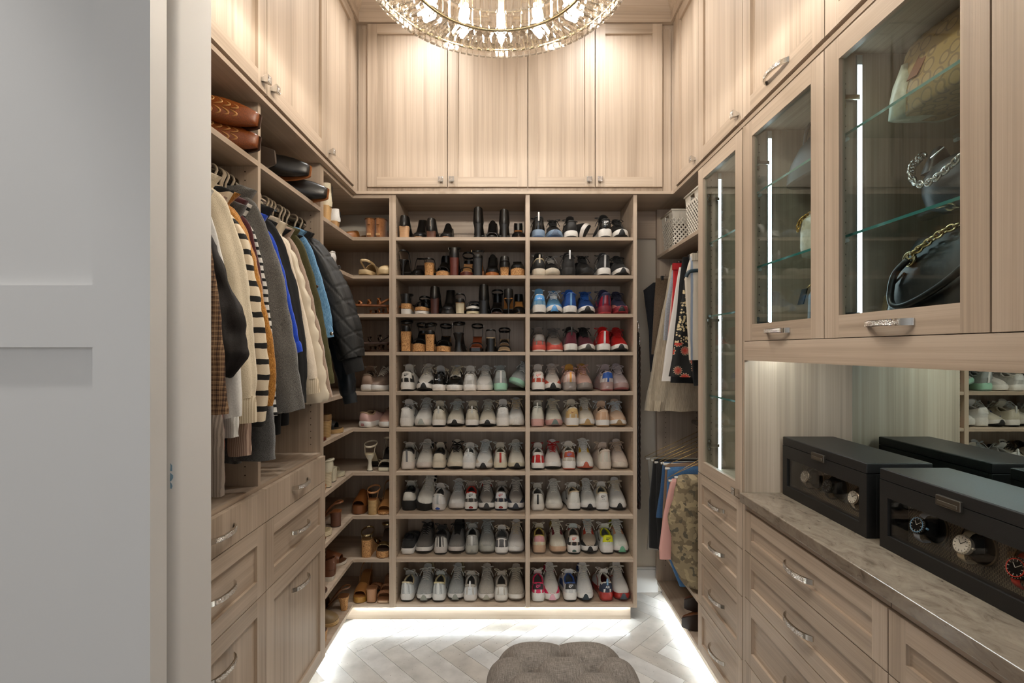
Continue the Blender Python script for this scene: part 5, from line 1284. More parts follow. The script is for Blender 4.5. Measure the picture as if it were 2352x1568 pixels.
def upper_garment(name, label, cat, Y, mat, path, radii, hem, zs=2.105, cuff=None, ty=.024, fy=.44, back=-1.225, xb=None, wr=.005, puff=None, ph=0, extras=None, hang=True, bodymat=None, grp='clothes on the left hanging rods', hangz=None):
    Xr = -1.03; p = px_path(Y, [(a_-16, b_) for a_, b_ in path]); sx = p[0].x
    t = thing(name, label, cat, (Xr, Y, zs), grp)
    xb = xb if xb is not None else min(sx-.005, -.955)
    zh = pZ(hem, Y)
    drape('body', bodymat or mat, t, [(zs+.05, Xr-.05, Xr+.05, .012, Y), (zs+.03, Xr-.10, Xr+.10, .018, Y), (zs-.01, max(back, Xr-.17), min(xb, Xr+.17), ty*.8, Y), (zs-.10, back, xb, ty, Y), (zs-.3, back, xb+.005, ty*1.05, Y), (zh+.10, back, xb+.01, ty*1.1, Y), (zh, back+.01, xb+.005, ty, Y)], fold=.006, nf=4, ph=ph, wr=.003)
    # sleeve starts inside the shoulder
    s0 = Vector((min(p[0].x-.075, -.985), Y, zs-.006)); radii = [radii[0]*.72]+list(radii[1:]); p[0] = p[0]+Vector((-.004, 0, -.012))
    sl = sleeve('sleeve', mat, t, [s0]+p, [radii[0]*.5]+list(radii), fy, wr=wr, puff=puff, ph=ph)
    if cuff:
        m_, ln, r = cuff
        d = (p[-1]-p[-2]).normalized(); e = p[-1]-d*.006
        o = MB().tube([e, e+d*ln*.2, e+d*ln*.6, e+d*ln], [r*.95, r*1.02, r, r*.95], 22, up=(0, 1, 0), flat=(fy*1.05, 1)).build('cuff', m_, t, True, 60)
    if hang: hanger('beige velvet hanger holding the '+label, Xr, Y, hangz or 2.215, zs, 'velvet hangers on the left rods')
    return t, sl
def rib(name, c1, c2): return stripes('rib_'+name, 0, .0065, .5, c1, c2, .95, .0005)
def knit(name, c1, c2, s=(520, 520, 300)): return fabric('knit_'+name, c1, c2, s, .95, .9, .25, 2)
def plaid():
    m, p = base_mat('plaid'); nodes, links = nt(m); g = nodes.new('ShaderNodeNewGeometry'); sx = nodes.new('ShaderNodeSeparateXYZ'); links.new(g.outputs['Position'], sx.inputs[0])
    prev = None
    for ax, per in ((0, .0045), (2, .0045), (0, .014), (2, .014)):
        d = N(nodes, 'ShaderNodeMath', operation='DIVIDE'); d.inputs[1].default_value = per; links.new(sx.outputs[ax], d.inputs[0])
        f = N(nodes, 'ShaderNodeMath', operation='FRACT'); links.new(d.outputs[0], f.inputs[0])
        l = N(nodes, 'ShaderNodeMath', operation='LESS_THAN'); l.inputs[1].default_value = .5; links.new(f.outputs[0], l.inputs[0])
        if prev is None: prev = l
        else: a = N(nodes, 'ShaderNodeMath', operation='ADD'); links.new(prev.outputs[0], a.inputs[0]); links.new(l.outputs[0], a.inputs[1]); prev = a
    dv = N(nodes, 'ShaderNodeMath', operation='DIVIDE'); dv.inputs[1].default_value = 4; links.new(prev.outputs[0], dv.inputs[0])
    r = ramp(nodes, [(0, '1e130d'), (.3, '402a1b'), (.55, '6e5036'), (.9, '94795a')]); links.new(dv.outputs[0], r.inputs[0])
    links.new(r.outputs[0], p.inputs['Base Color']); p.inputs['Roughness'].default_value = .95
    return m
CREAMW = fabric('creamwool', 'cdbda0', 'd8cab0', (300, 300, 300), .95, .5, .3)
GREYW = fabric('greywool', '35332f', '77736c', (620, 620, 620), .95, .8, .4, 2)
CHARW = fabric('charmohair', '1e1c1a', '4a4743', (700, 700, 400), .95, .9, .5, 2)
BLACKW = fabric('blackwool', '060505', '0c0b0b', (400, 400, 400), .9, .3, 0.0)
BROWNW = fabric('brownwool', '100a06', '170e09', (300, 300, 300), .8, .2, 0.0)
BSTRIPE = stripes('bold', 2, .052, .36, 'd6c6ac', '141210', .95, .01)
TSTRIPE = stripes('thin', 2, .028, .38, 'e0dcd4', '141414', .9, .003)
MUST = knit('mustard', '9a6420', 'c08638', (260, 260, 160))
BURG = fabric('burg', '3a0c10', '4c1216', (300, 300, 300), .95, .4, .3)
DENIM = fabric('denim', '47789f', '7ba6c6', (500, 500, 90), .85, .4, .1, 3)
DENIMD = fabric('denimdark', '24466a', '34587e', (180, 180, 700), .85, .4, .1, 3)
OLIVE = fabric('olive', '3e3a16', '4c4720', (200, 200, 200), .8, .2, .1)
NYLON = M('10161c', .38); BOMB = fabric('bomb', '0e0d0c', '141312', (500, 500, 500), .6, .2, 0.0)
def lg(*a, **k): return upper_garment(*a, **k)
lg('blazer', 'brown checked wool blazer nearest the white wall end', 'blazer', 1.36, plaid(), [(455, 510), (468, 650), (482, 800), (494, 952)], [.05, .052, .052, .05], 985, ph=1)
lg('puff_sleeve_blouse', 'dark brown blouse with a full puff sleeve', 'blouse', 1.43, BROWNW, [(455, 500), (486, 620), (520, 740), (528, 810), (515, 862)], [.05, .055, .065, .066, .03], 960, ph=2, fy=.6, wr=.012)
lg('shirt', 'white cotton shirt between the brown blouse and the cream sweater', 'shirt', 1.495, fabric('whitecotton', 'cfccc6', 'd9d6d0', (200, 200, 200), .8, .2, .1), [(478, 500), (500, 650), (528, 800), (541, 958)], [.045, .045, .042, .038], 985, ph=3)
lg('sweater', 'grey ribbed long sweater reaching lowest by the white wall', 'sweater', 1.40, rib('taupe', '6a5e54', '85786c'), [(440, 640), (470, 860), (488, 1000), (494, 1138)], [.045, .045, .045, .040], 1120, ph=3.3, zs=2.07)
lg('crochet_top', 'rust orange crochet top hanging below the shirt', 'top', 1.455, knit('rust', '5a2410', '8a3c1c', (140, 140, 140)), [(470, 700), (500, 900), (512, 1010), (517, 1110)], [.03, .024, .02, .018], 1100, ph=3.6, zs=2.06)
lg('sweater', 'cream wool sweater with ribbed cuff', 'sweater', 1.585, CREAMW, [(502, 462), (532, 600), (557, 780), (567, 915)], [.060, .060, .056, .050], 985, ph=4, cuff=(rib('cream', 'b9a88c', 'd4c6ac'), .085, .050), zs=2.125)
lg('knit_top', 'pale blush ribbed knit hanging behind the cream cuff', 'top', 1.615, rib('blush', '8f7566', 'b39a88'), [(530, 640), (552, 840), (562, 960), (567, 1046)], [.045, .042, .04, .036], 1040, ph=4.4, zs=2.07)
lg('knit_top', 'white ribbed knit hanging under the cream sweater', 'top', 1.54, rib('whitek', 'c2c0b8', 'dcdad4'), [(505, 640), (525, 800), (537, 920), (543, 1004)], [.035, .034, .032, .03], 990, ph=4.7, zs=2.07)
lg('sweater', 'cream sweater with bold black stripes', 'sweater', 1.655, BSTRIPE, [(548, 520), (572, 640), (592, 770), (600, 880), (599, 978)], [.05, .05, .052, .048, .044], 1000, ph=5, wr=.008)
lg('sweater', 'fuzzy charcoal sweater hanging below the striped sweater', 'sweater', 1.735, CHARW, [(570, 640), (590, 820), (605, 940), (606, 1052)], [.05, .055, .062, .066], 1060, ph=5.5, fy=.75, zs=2.08)
lg('cardigan', 'mustard yellow chunky knit cardigan', 'cardigan', 1.695, MUST, [(540, 492), (572, 600), (603, 740), (622, 840), (618, 930)], [.056, .052, .047, .040, .034], 960, ph=6, zs=2.11)
lg('sweater', 'burgundy sweater behind the mustard cardigan', 'sweater', 1.745, BURG, [(568, 508), (586, 620), (598, 720)], [.045, .04, .035], 940, ph=7, zs=2.10)
lg('striped_tee', 'white tee with fine black stripes', 'tee', 1.765, TSTRIPE, [(588, 530), (606, 660), (620, 800), (630, 955)], [.03, .032, .032, .032], 960, ph=7.5, zs=2.09)
lg('coat', 'dark grey fuzzy wool coat in front of the wood divider', 'coat', 1.80, GREYW, [(588, 482), (622, 620), (652, 780), (680, 945)], [.056, .058, .055, .052], 1020, ph=8, zs=2.15, fy=.6, wr=.007)
lg('sweater', 'royal blue sweater with folded cuff', 'sweater', 1.885, fabric('royal', '0c3aa8', '1248c4', (300, 300, 300), .9, .3, .2), [(628, 540), (656, 660), (678, 760), (687, 792)], [.034, .034, .032, .030], 960, ph=9, cuff=(fabric('royal', '0c3aa8', '1248c4'), .04, .034), zs=2.08)
lg('coat', 'black wool coat next to the grey coat', 'coat', 1.935, BLACKW, [(632, 530), (662, 650), (686, 790), (692, 925)], [.052, .052, .050, .044], 985, ph=10, zs=2.12)
lg('sweatshirt', 'cream sweatshirt with wide ribbed cuff', 'sweatshirt', 1.99, fabric('creamcot', 'd2c2ac', 'dacbb6', (200, 200, 200), .9, .3, .2), [(655, 552), (685, 690), (710, 810), (722, 872)], [.046, .046, .046, .042], 930, ph=11, cuff=(rib('sweat', 'b7a68c', 'd2c2a8'), .065, .042), zs=2.10)
t, sl = lg('puffer_jacket', 'cream quilted puffer jacket', 'jacket', 2.055, M('d6c9b2', .5), [(668, 562), (702, 690), (726, 800), (745, 925)], [.044, .048, .050, .048], 945, ph=12, puff=(.26, 11), wr=.003, zs=2.10)
lg('jacket', 'taupe suede jacket with turned hem', 'jacket', 2.115, fabric('taupe', '9a8474', 'a8927f', (160, 160, 160), .9, .2, .4), [(684, 560), (716, 690), (742, 810), (760, 915)], [.036, .036, .036, .038], 935, ph=13, zs=2.09)
lg('jacket', 'olive green field jacket', 'jacket', 2.175, OLIVE, [(697, 556), (728, 690), (750, 800), (764, 882)], [.040, .040, .038, .034], 905, ph=14, zs=2.10)
t, sl = lg('denim_jacket', 'light blue denim jacket with metal cuff button', 'jacket', 2.245, DENIM, [(702, 545), (732, 640), (753, 715), (760, 752)], [.046, .044, .042, .036], 900, ph=15, cuff=(DENIM, .055, .038), zs=2.105)
p = P3(762, 766, 2.215); MB().lathe([(.0085, 0), (.0085, -.004), (.005, -.006)], 14, p, 'y').build('cuff_button', NICKEL, t, True)
p = P3(728, 658, 2.21); MB().lathe([(.007, 0), (.007, -.004), (.004, -.005)], 12, p, 'y').build('pocket_button', M('5a4030', .4, .7), t, True)
t, sl = lg('bomber_jacket', 'black diamond quilted bomber jacket', 'jacket', 2.33, BOMB, [(738, 568), (778, 660), (808, 755), (824, 822)], [.060, .066, .072, .058], 900, ph=16, cuff=(BLACKW, .075, .046), zs=2.115, wr=.0, fy=.72)
me = sl.data                                       # quilted diamonds pressed into the sleeve
for v in me.vertices:
    pass
bm = bmesh.new(); bm.from_mesh(me); bmesh.ops.subdivide_edges(bm, edges=bm.edges, cuts=2, use_grid_fill=True); bm.normal_update()
for v in bm.verts:
    a = (v.co.z*.8+v.co.x*.9)/.075; b = (v.co.z*1.0-v.co.x*.55)/.085
    d = min(abs(a-round(a)), abs(b-round(b))); v.co += v.normal*(-.0045*math.exp(-(d/.045)**2)+.001)
bm.to_mesh(me); bm.free(); me.polygons.foreach_set('use_smooth', [True]*len(me.polygons))
lg('windbreaker', 'dark navy nylon windbreaker beside the corner shelves', 'jacket', 2.385, NYLON, [(752, 620), (786, 760), (808, 850), (818, 905)], [.040, .045, .046, .036], 925, ph=17, cuff=(M('0e1317', .5), .05, .034), wr=.010, zs=2.08)
# darker knits whose hems show under the jackets
for k, (Y, hem, c) in enumerate(((1.965, 985, '0b0a0a'), (2.085, 995, '0d0c0c'), (2.205, 975, '0e0d0d'))):
    lg('sweater', ['black sweater hanging behind the cream sweatshirt', 'black sweater hanging behind the puffer jacket', 'black sweater hanging behind the denim jacket'][k], 'sweater', Y, fabric('blk%d' % k, c, '111010', (300, 300, 300), .95, .3, 0.0), [(640+k*18, 640), (662+k*18, 760), (672+k*18, 880)], [.04, .038, .035], hem, ph=18+k, zs=2.08)
# --- right bay, upper rod: skirts and trousers on clip hangers
GR = 'skirts and trousers on the right rods'
def right_item(name, label, cat, Y, mat, edge, xb=1.345, ty=.014, ph=0, fold=.007, nf=5, wr=.003, zr=2.085, band=None):
    top = pZ(edge[0][0], Y); t = thing(name, label, cat, (1.18, Y, top), GR)
    rows = []
    for i, (py, px) in enumerate(edge): rows.append((pZ(py, Y), pX(px, Y), xb, ty*(.45 if i == 0 else 1.0), Y))
    drape('fabric_panel', mat, t, rows, fold=fold, nf=nf, ph=ph, wr=wr, edge=.6)
    if band:
        z = rows[0][0]; MB().box(rows[0][1]-.002, xb, Y-ty*.8, Y+ty*.8, z-.035, z+.004).build('waistband', band, t)
    h = thing('clip_hanger', 'chrome clip hanger holding the '+label, 'hanger', (1.18, Y, zr), 'clip hangers on the right rods')
    x0 = rows[0][1]+.03; z = top+.012
    MB().tube([(x0, Y, z), (1.33, Y, z)], .0022, 6).build('bar', CHROME, h, True)
    for xx in (x0+.01, 1.31): MB().cbox(xx-.008, xx+.008, Y-.009, Y+.009, z-.022, z+.006, .002).build('clip', mcol('1a1a1a'), h)
    MB().tube([(1.18, Y, z), (1.18, Y, zr+.012), (1.175, Y, zr+.022), (1.163, Y, zr+.018)], .002, 6).build('hook', CHROME, h, True)
    return t
def floral():
    m, p = base_mat('floral'); nodes, links = nt(m)
    v = N(nodes, 'ShaderNodeTexVoronoi'); v.inputs['Scale'].default_value = 1; cvec = coords(nodes, links, (11, .5, 11)); links.new(cvec, v.inputs['Vector'])
    df = N(nodes, 'ShaderNodeVectorMath', operation='SUBTRACT'); links.new(cvec, df.inputs[0]); links.new(v.outputs['Position'], df.inputs[1])
    sp = nodes.new('ShaderNodeSeparateXYZ'); links.new(df.outputs[0], sp.inputs[0])
    at = N(nodes, 'ShaderNodeMath', operation='ARCTAN2'); links.new(sp.outputs[0], at.inputs[0]); links.new(sp.outputs[2], at.inputs[1])
    ml = N(nodes, 'ShaderNodeMath', operation='MULTIPLY'); ml.inputs[1].default_value = 7; links.new(at.outputs[0], ml.inputs[0])
    sn = N(nodes, 'ShaderNodeMath', operation='SINE'); links.new(ml.outputs[0], sn.inputs[0]); ab = N(nodes, 'ShaderNodeMath', operation='ABSOLUTE'); links.new(sn.outputs[0], ab.inputs[0])
    ad = N(nodes, 'ShaderNodeMath', operation='MULTIPLY_ADD'); ad.inputs[1].default_value = -.08; links.new(ab.outputs[0], ad.inputs[0]); links.new(v.outputs['Distance'], ad.inputs[2])
    r = ramp(nodes, [(0.0, '2a3a5c'), (.02, 'd8cfae'), (.13, '2a3a5c'), (.17, 'b8382a'), (.36, 'd8cfae'), (.38, '12100e')]); r.color_ramp.interpolation = 'CONSTANT'
    links.new(ad.outputs[0], r.inputs[0])
    v2 = N(nodes, 'ShaderNodeTexVoronoi'); v2.inputs['Scale'].default_value = 1; links.new(coords(nodes, links, (60, 3, 60)), v2.inputs['Vector'])
    r2 = ramp(nodes, [(0, 'd2bd92'), (.42, '12100e')]); r2.color_ramp.interpolation = 'CONSTANT'; links.new(v2.outputs['Distance'], r2.inputs[0])
    g = nodes.new('ShaderNodeNewGeometry'); sx = nodes.new('ShaderNodeSeparateXYZ'); links.new(g.outputs['Position'], sx.inputs[0])
    gt = N(nodes, 'ShaderNodeMath', operation='GREATER_THAN'); gt.inputs[1].default_value = 1.64; links.new(sx.outputs[2], gt.inputs[0])
    mx = N(nodes, 'ShaderNodeMix', data_type='RGBA'); links.new(gt.outputs[0], mx.inputs['Factor']); links.new(r.outputs[0], mx.inputs['A']); links.new(r2.outputs[0], mx.inputs['B'])
    links.new(mx.outputs['Result'], p.inputs['Base Color']); p.inputs['Roughness'].default_value = .8
    return m
def camo():
    m, p = base_mat('camouflage'); nodes, links = nt(m)
    cur = None
    for k, (th, c) in enumerate(((.52, '6d5f48'), (.57, 'a08f6e'), (.60, '57503f'))):
        n = N(nodes, 'ShaderNodeTexNoise'); n.inputs['Scale'].default_value = 1; n.inputs['Detail'].default_value = 2
        va = N(nodes, 'ShaderNodeVectorMath', operation='ADD'); va.inputs[1].default_value = (k*7.3, k*3.1, k*5.7)
        links.new(coords(nodes, links, (24, 10, 20)), va.inputs[0]); links.new(va.outputs[0], n.inputs['Vector'])
        gt = N(nodes, 'ShaderNodeMath', operation='GREATER_THAN'); gt.inputs[1].default_value = th; links.new(n.outputs[0], gt.inputs[0])
        mx = N(nodes, 'ShaderNodeMix', data_type='RGBA'); links.new(gt.outputs[0], mx.inputs['Factor']); mx.inputs['B'].default_value = (*hexc(c), 1)
        if cur is None: mx.inputs['A'].default_value = (*hexc('8a7b5f'), 1)
        else: links.new(cur, mx.inputs['A'])
        cur = mx.outputs['Result']
    links.new(cur, p.inputs['Base Color']); p.inputs['Roughness'].default_value = .85
    return m
LINEN = fabric('linen', 'ae9f88', 'c4b69e', (260, 260, 22), .9, .9, .1)
right_item('trousers', 'black denim trousers by the back wall', 'trousers', 3.16, fabric('blkden', '14151a', '1f2128', (200, 200, 200), .85, .3, .1), [(650, 1500), (668, 1478), (760, 1490), (855, 1494)], ph=1)
right_item('trousers', 'brown linen trousers with tie waist', 'trousers', 3.09, fabric('brlinen', '5a4938', '6e5b46', (150, 150, 300), .9, .5, .1), [(640, 1506), (700, 1502), (815, 1496)], ph=2)
right_item('skirt', 'long cream crinkled skirt flaring out at the hem', 'skirt', 3.02, LINEN, [(608, 1541), (700, 1524), (800, 1504), (900, 1487), (942, 1481)], ph=3, ty=.03, fold=.014, nf=9, wr=.006)
right_item('skirt', 'grey chambray skirt behind the red one', 'skirt', 2.96, fabric('chambray', '8f9296', 'a3a6aa', (200, 200, 200), .9, .3, .1), [(612, 1545), (700, 1528), (780, 1522)], ph=4)
right_item('skirt', 'soft pink slip skirt', 'skirt', 2.925, M('cf9a8c', .5), [(612, 1550), (700, 1540), (800, 1530), (850, 1526)], ph=5)
right_item('skirt', 'bright red skirt with wide waistband', 'skirt', 2.89, M('b4121a', .7), [(606, 1546), (640, 1546), (720, 1542), (790, 1534)], ph=6, band=M('a81018', .7))
right_item('skirt', 'plain white skirt hanging below the red one', 'skirt', 2.85, M('d8d2ca', .75), [(615, 1560), (700, 1546), (800, 1530), (876, 1520)], ph=7)
right_item('trousers', 'black trousers behind the floral skirt', 'trousers', 2.81, BLACKW, [(592, 1568), (680, 1558), (780, 1548), (880, 1541)], ph=8)
right_item('skirt', 'black skirt printed with red and cream flowers', 'skirt', 2.74, floral(), [(640, 1572), (720, 1560), (800, 1548), (865, 1535)], ph=9, ty=.02)
right_item('shorts', 'navy dotted shorts behind the striped trousers', 'shorts', 2.685, M('1a2036', .8), [(618, 1580), (680, 1578), (740, 1576)], ph=10)
right_item('trousers', 'black wide leg trousers next to the striped pair', 'trousers', 2.655, fabric('blk9', '0e0e0e', '171717', (300, 300, 300), .9, .3, .1), [(596, 1590), (700, 1586), (870, 1590), (884, 1592)], ph=11)
t = right_item('trousers', 'cream trousers with blue and grey stripes and gathered waist', 'trousers', 2.60, stripes('pj', 0, .055, .22, 'cdc3b2', '8d98a8', .9, .004), [(584, 1588), (610, 1580), (640, 1573), (740, 1577), (826, 1582)], ph=12, ty=.022, band=stripes('pjb', 0, .012, .5, 'c4baa8', 'd2c8b6', .9, .001))
MB().tube(catmull([(1.05, 2.572, pZ(618, 2.57)), (pX(1590, 2.57), 2.57, pZ(622, 2.57)), (pX(1580, 2.57), 2.572, pZ(628, 2.57)), (pX(1577, 2.57), 2.575, pZ(636, 2.57))], 6), .009, 8, flat=(.6, 1.1), up=(0, 1, 0)).build('hanger_arm', M('2f4048', .3), t, True)
# --- lower rod: trousers folded over wire hangers
WIRE = M('a58a54', .3, .9); TUBEW = M('d6d2c8', .5)
def folded(name, label, Y, mat, edge, top, ph=0, ty=.020, fold=.004, wr=.003, hem=None):
    ztop = pZ(top[0], Y); x0 = pX(top[1], Y)
    t = thing(name, label, 'trousers', (1.18, Y, ztop), GR)
    rows = [(ztop+.004, x0+.012, 1.34, .010, Y), (ztop-.012, x0+.004, 1.342, ty, Y)]+[(pZ(py, Y), pX(px, Y), 1.342, ty, Y) for py, px in edge]
    drape('folded_leg', mat, t, rows, fold=fold, nf=3, ph=ph, wr=wr, edge=.6)
    h = thing('wire_hanger', 'gold wire hanger holding the '+label, 'hanger', (1.18, Y, 1.135), 'wire hangers on the lower right rod')
    zz = ztop-.004
    MB().tube([(x0-.006, Y, zz), (1.34, Y, zz)], .0065, 10).build('cardboard_tube', TUBEW, h, True)
    r = .017
    MB().tube([(x0-.012, Y, zz), (x0-.012, Y, zz+.014), (1.18, Y, 1.085), (1.34, Y, zz+.014), (1.343, Y, zz)], .0016, 6).build('wire', WIRE, h, True)
    MB().tube([(1.18, Y, 1.085), (1.18, Y, 1.118)]+[(1.18+r*math.cos(a)-.0, Y, 1.137+r*math.sin(a)) for a in [-PI/2+k*PI*1.25/8 for k in range(9)]], .0016, 6).build('hook', WIRE, h, True)
    return t
folded('trousers', 'pale grey trousers by the back wall on the lower rod', 3.14, M('a8a296', .8), [(1150, 1494), (1262, 1486)], (1052, 1486), 1)
folded('trousers', 'black velvet trousers on the lower rod', 3.05, M('0f0d0c', .95, sheen=.4), [(1150, 1490), (1258, 1491)], (1056, 1498), 2, .026)
folded('trousers', 'black jeans with silver button on the lower rod', 2.98, fabric('blkj', '121110', '1b1a19', (200, 200, 200), .85, .3, .1), [(1160, 1506), (1262, 1512)], (1060, 1506), 3)
folded('jeans', 'dark blue jeans folded over a wire hanger', 2.92, DENIMD, [(1120, 1516), (1186, 1506)], (1062, 1520), 4)
folded('trousers', 'camel brown trousers between two pairs of jeans', 2.86, M('7d6450', .85), [(1120, 1524), (1230, 1518)], (1064, 1526), 5)
folded('jeans', 'mid blue jeans next to the pink trousers', 2.80, fabric('denimmid', '3a6590', '4c78a4', (180, 180, 700), .85, .4, .1, 3), [(1140, 1530), (1250, 1524), (1345, 1560)], (1074, 1530), 6)
folded('trousers', 'pink cotton trousers folded over a wire hanger', 2.73, M('cf9c92', .8), [(1180, 1524), (1260, 1514), (1284, 1515)], (1102, 1538), 7, .026)
folded('trousers', 'camouflage cargo trousers with gathered ankle cuffs', 2.63, camo(), [(1150, 1548), (1190, 1536), (1240, 1545), (1290, 1545), (1330, 1562), (1342, 1572)], (1094, 1552), 8, .055, .012, .010)
# ------------------------------------------------------------------ boots on the left shelves, baskets, belts
def cowboy_boot(label, loc, rot, up, sole, deco=None, grp='boots lying on the left shelves'):
    """toe along +x, lying on its side (shaft along -x)"""
    t = thing('cowboy_boot', label, 'boot', loc, grp); t.rotation_euler = rot
    U = leather('cow'+up, up, darker(up, .75), .3, 420)
    # foot: x is the length, z the boot's own up
    rings = []
    for x, w, z0, z1 in ((-.15, .030, .0, .10), (-.10, .034, .0, .10), (-.05, .036, .0, .10), (-.01, .038, .0, .092), (.03, .043, .0, .078), (.07, .046, .002, .066), (.11, .042, .004, .055), (.14, .035, .006, .046), (.165, .028, .008, .038), (.175, .024, .010, .030)):
        rings.append([(x, w*math.copysign(abs(math.cos(a))**.8, math.cos(a)), (z0+z1)/2+(z1-z0)/2*math.copysign(abs(math.sin(a))**.75, math.sin(a))) for a in [2*PI*j/18 for j in range(18)]])
    MB().loft(rings).build('foot', U, t, True, 60, world=False)
    rings = []
    for z, rx, ry, xc in ((.05, .062, .036, -.105), (.10, .062, .038, -.105), (.15, .068, .041, -.105), (.22, .078, .043, -.105), (.30, .086, .044, -.105)):
        rings.append([(xc+rx*math.cos(a), ry*math.sin(a), z+(.02*math.cos(2*a) if z > .29 else 0)) for a in [2*PI*j/20 for j in range(20)]])
    MB().loft(rings+[[(x*.93-.007, y*.93, z) for x, y, z in rings[-1]], [(x*.9-.01, y*.88, z-.12) for x, y, z in rings[-1]]], True, False, True).build('shaft', U, t, True, 60, world=False)
    rings = []
    for x, w, z in ((-.06, .028, -.006), (-.02, .034, -.006), (.04, .047, -.004), (.08, .050, -.001), (.12, .045, .002), (.15, .037, .005), (.172, .030, .008), (.182, .024, .010)):
        rings.append([(x, -w, z-.004), (x, -w, z+.003), (x, w, z+.003), (x, w, z-.004)])
    MB().loft(rings).build('welt', mcol(sole), t, True, 40, world=False)
    MB().loft([[(-.165, -.028, -.04), (-.165, .028, -.04), (-.10, .028, -.04), (-.10, -.028, -.04)], [(-.172, -.033, .004), (-.172, .033, .004), (-.085, .033, .004), (-.085, -.033, .004)]]).build('heel', mcol('2a1a10'), t, world=False)
    if deco:
        zt = lambda x: interp([(-.01, .092), (.03, .078), (.07, .066), (.11, .055), (.14, .046)], x)
        for sd in (-1, 1):
            for k in range(5):
                a0 = .0+k*.024; pts = []
                for q in range(7):
                    f = q/6; y_ = sd*(.004+.034*f)*(1-.10*k); xx = a0+.022*math.sin(PI*f*.9); zc = zt(xx)
                    w_ = interp([(-.01, .038), (.03, .043), (.07, .046), (.11, .042), (.14, .035)], xx)
                    hh = zc/2*(1+max(0, 1-(abs(y_)/w_)**2.5)**.4)
                    pts.append((xx, y_, hh+.0006))
                MB().tube(pts, [.0006, .003, .0045, .0045, .0036, .002, .0006], 6, flat=(.35, 1), up=(0, sd*.5, 1)).build('stitched_leaf', mcol(deco), t, True, world=False)
    return t
sz = 2.30
# brown pair, one on top of the other, on their sides
for label, x, y, z, ry_ in (('tan brown western boot with stitched leaves lying uppermost', pX(580, 1.70)-.18, 1.735, 0, 0), ('tan brown western boot lying under its twin', pX(586, 1.74)-.18, 1.755, 0, 0)):
    top = 'uppermost' in label
    cowboy_boot(label, (x, y+(0 if top else .0), sz+(.128 if top else .050)), (math.radians(80), math.radians(6 if top else 3), math.radians(10)), '8f4a1c', '3a2012', 'c08a50')
for label, x, y, z in (('black leather boot with tan welt lying across the shaft of its twin', pX(708, 2.2)-.18, 2.22, .115), ('black leather boot with tan welt beside the wood end panel', pX(750, 2.32)-.18, 2.335, .050)):
    cowboy_boot(label, (x, y, sz+z), (math.radians(80), math.radians(4), math.radians(6)), '15110e', 'a8683a')
cowboy_boot('grey brown suede boot standing on its shaft behind the black pair', (-1.105, 1.935, sz+.052), (math.radians(-80), 0, math.radians(-4)), '5a4a3e', '4a3c32')
# white lattice baskets
def basket(label, cx, cy, z, w, d, h, rz=0):
    t = thing('lattice_basket', label, 'basket', (cx, cy, z), 'lattice baskets on the right shelf'); t.rotation_euler = (0, 0, rz)
    PL = M('cfc8bb', .45); fl = .88
    def P(u, v, s):                                    # side s, u -1..1, v 0..1
        k = fl+(1-fl)*v
        return {0: (u*w/2*k, -d/2*k, v*h), 1: (w/2*k, u*d/2*k, v*h), 2: (u*w/2*k, d/2*k, v*h), 3: (-w/2*k, u*d/2*k, v*h)}[s]
    for s in range(4):
        m = MB(); ww = w if s % 2 == 0 else d; n = int(ww/.026)
        ny = int((h-.05)/.026)
        for i in range(-ny, n+ny):
            for sg in (1, -1):
                pts = []
                for k in range(41):
                    vv = k/40; uu = -1+2*((i+.5)+sg*(vv-.5)*ny)/n
                    if -1.0 <= uu <= 1.0: pts.append(Vector(P(uu, .06+vv*.74, s)))
                if len(pts) >= 2: m.tube([pts[0], pts[-1]], .0050, 4, flat=(.35, 1), up=((0, 1, 0) if s % 2 == 0 else (1, 0, 0)))
        o = m.build('lattice_side', PL, t, world=False); o['kind'] = 'stuff'
    def ringbox(v0, v1, th):
        m = MB(); rr = []
        for v in (v0, v1):
            k = fl+(1-fl)*v; rr.append([(-w/2*k, -d/2*k, v*h), (w/2*k, -d/2*k, v*h), (w/2*k, d/2*k, v*h), (-w/2*k, d/2*k, v*h)])
        inn = [[(x*(1-th), y*(1-th), zz) for x, y, zz in r] for r in reversed(rr)]
        m.loft(rr+inn+[rr[0]], True, False, False); return m
    ringbox(.0, .08, .03).build('base_band', PL, t, world=False)
    m = MB()                                           # band with real grip openings cut in two sides
    def slab(s, u0, u1, v0, v1):
        q = [Vector(P(u, v, s)) for u, v in ((u0, v0), (u1, v0), (u1, v1), (u0, v1))]
        m.loft([q, [Vector((p.x*.965, p.y*.965, p.z)) for p in q]])
    for s in range(4):
        if s in (0, 3):
            slab(s, -1, 1, .78, .83); slab(s, -1, 1, .95, 1.0); slab(s, -1, -.34, .83, .95); slab(s, .34, 1, .83, .95)
        else: slab(s, -1, 1, .78, 1.0)
    m.build('top_band', PL, t, world=False)
    k = 1.0; pts = [(-w/2*1.02, -d/2*1.02, h), (w/2*1.02, -d/2*1.02, h), (w/2*1.02, d/2*1.02, h), (-w/2*1.02, d/2*1.02, h)]
    MB().tube(pts, .006, 8, closed=True).build('rim', PL, t, True, world=False)
    MB().box(-w/2*fl, w/2*fl, -d/2*fl, d/2*fl, .001, .004).build('base', PL, t, world=False)
    MB().cbox(-w*.36, w*.36, -d*.36, d*.36, .005, h*.7, .02).build('folded_contents', M('3a2a22', .9), t, world=False)
basket('white lattice storage basket at the end of the shelf by the back wall', 1.09, 3.06, 2.2131, .27, .205, .225)
basket('white lattice storage basket next to the narrow glass cabinet', 1.09, 2.63, 2.2131, .27, .205, .225)
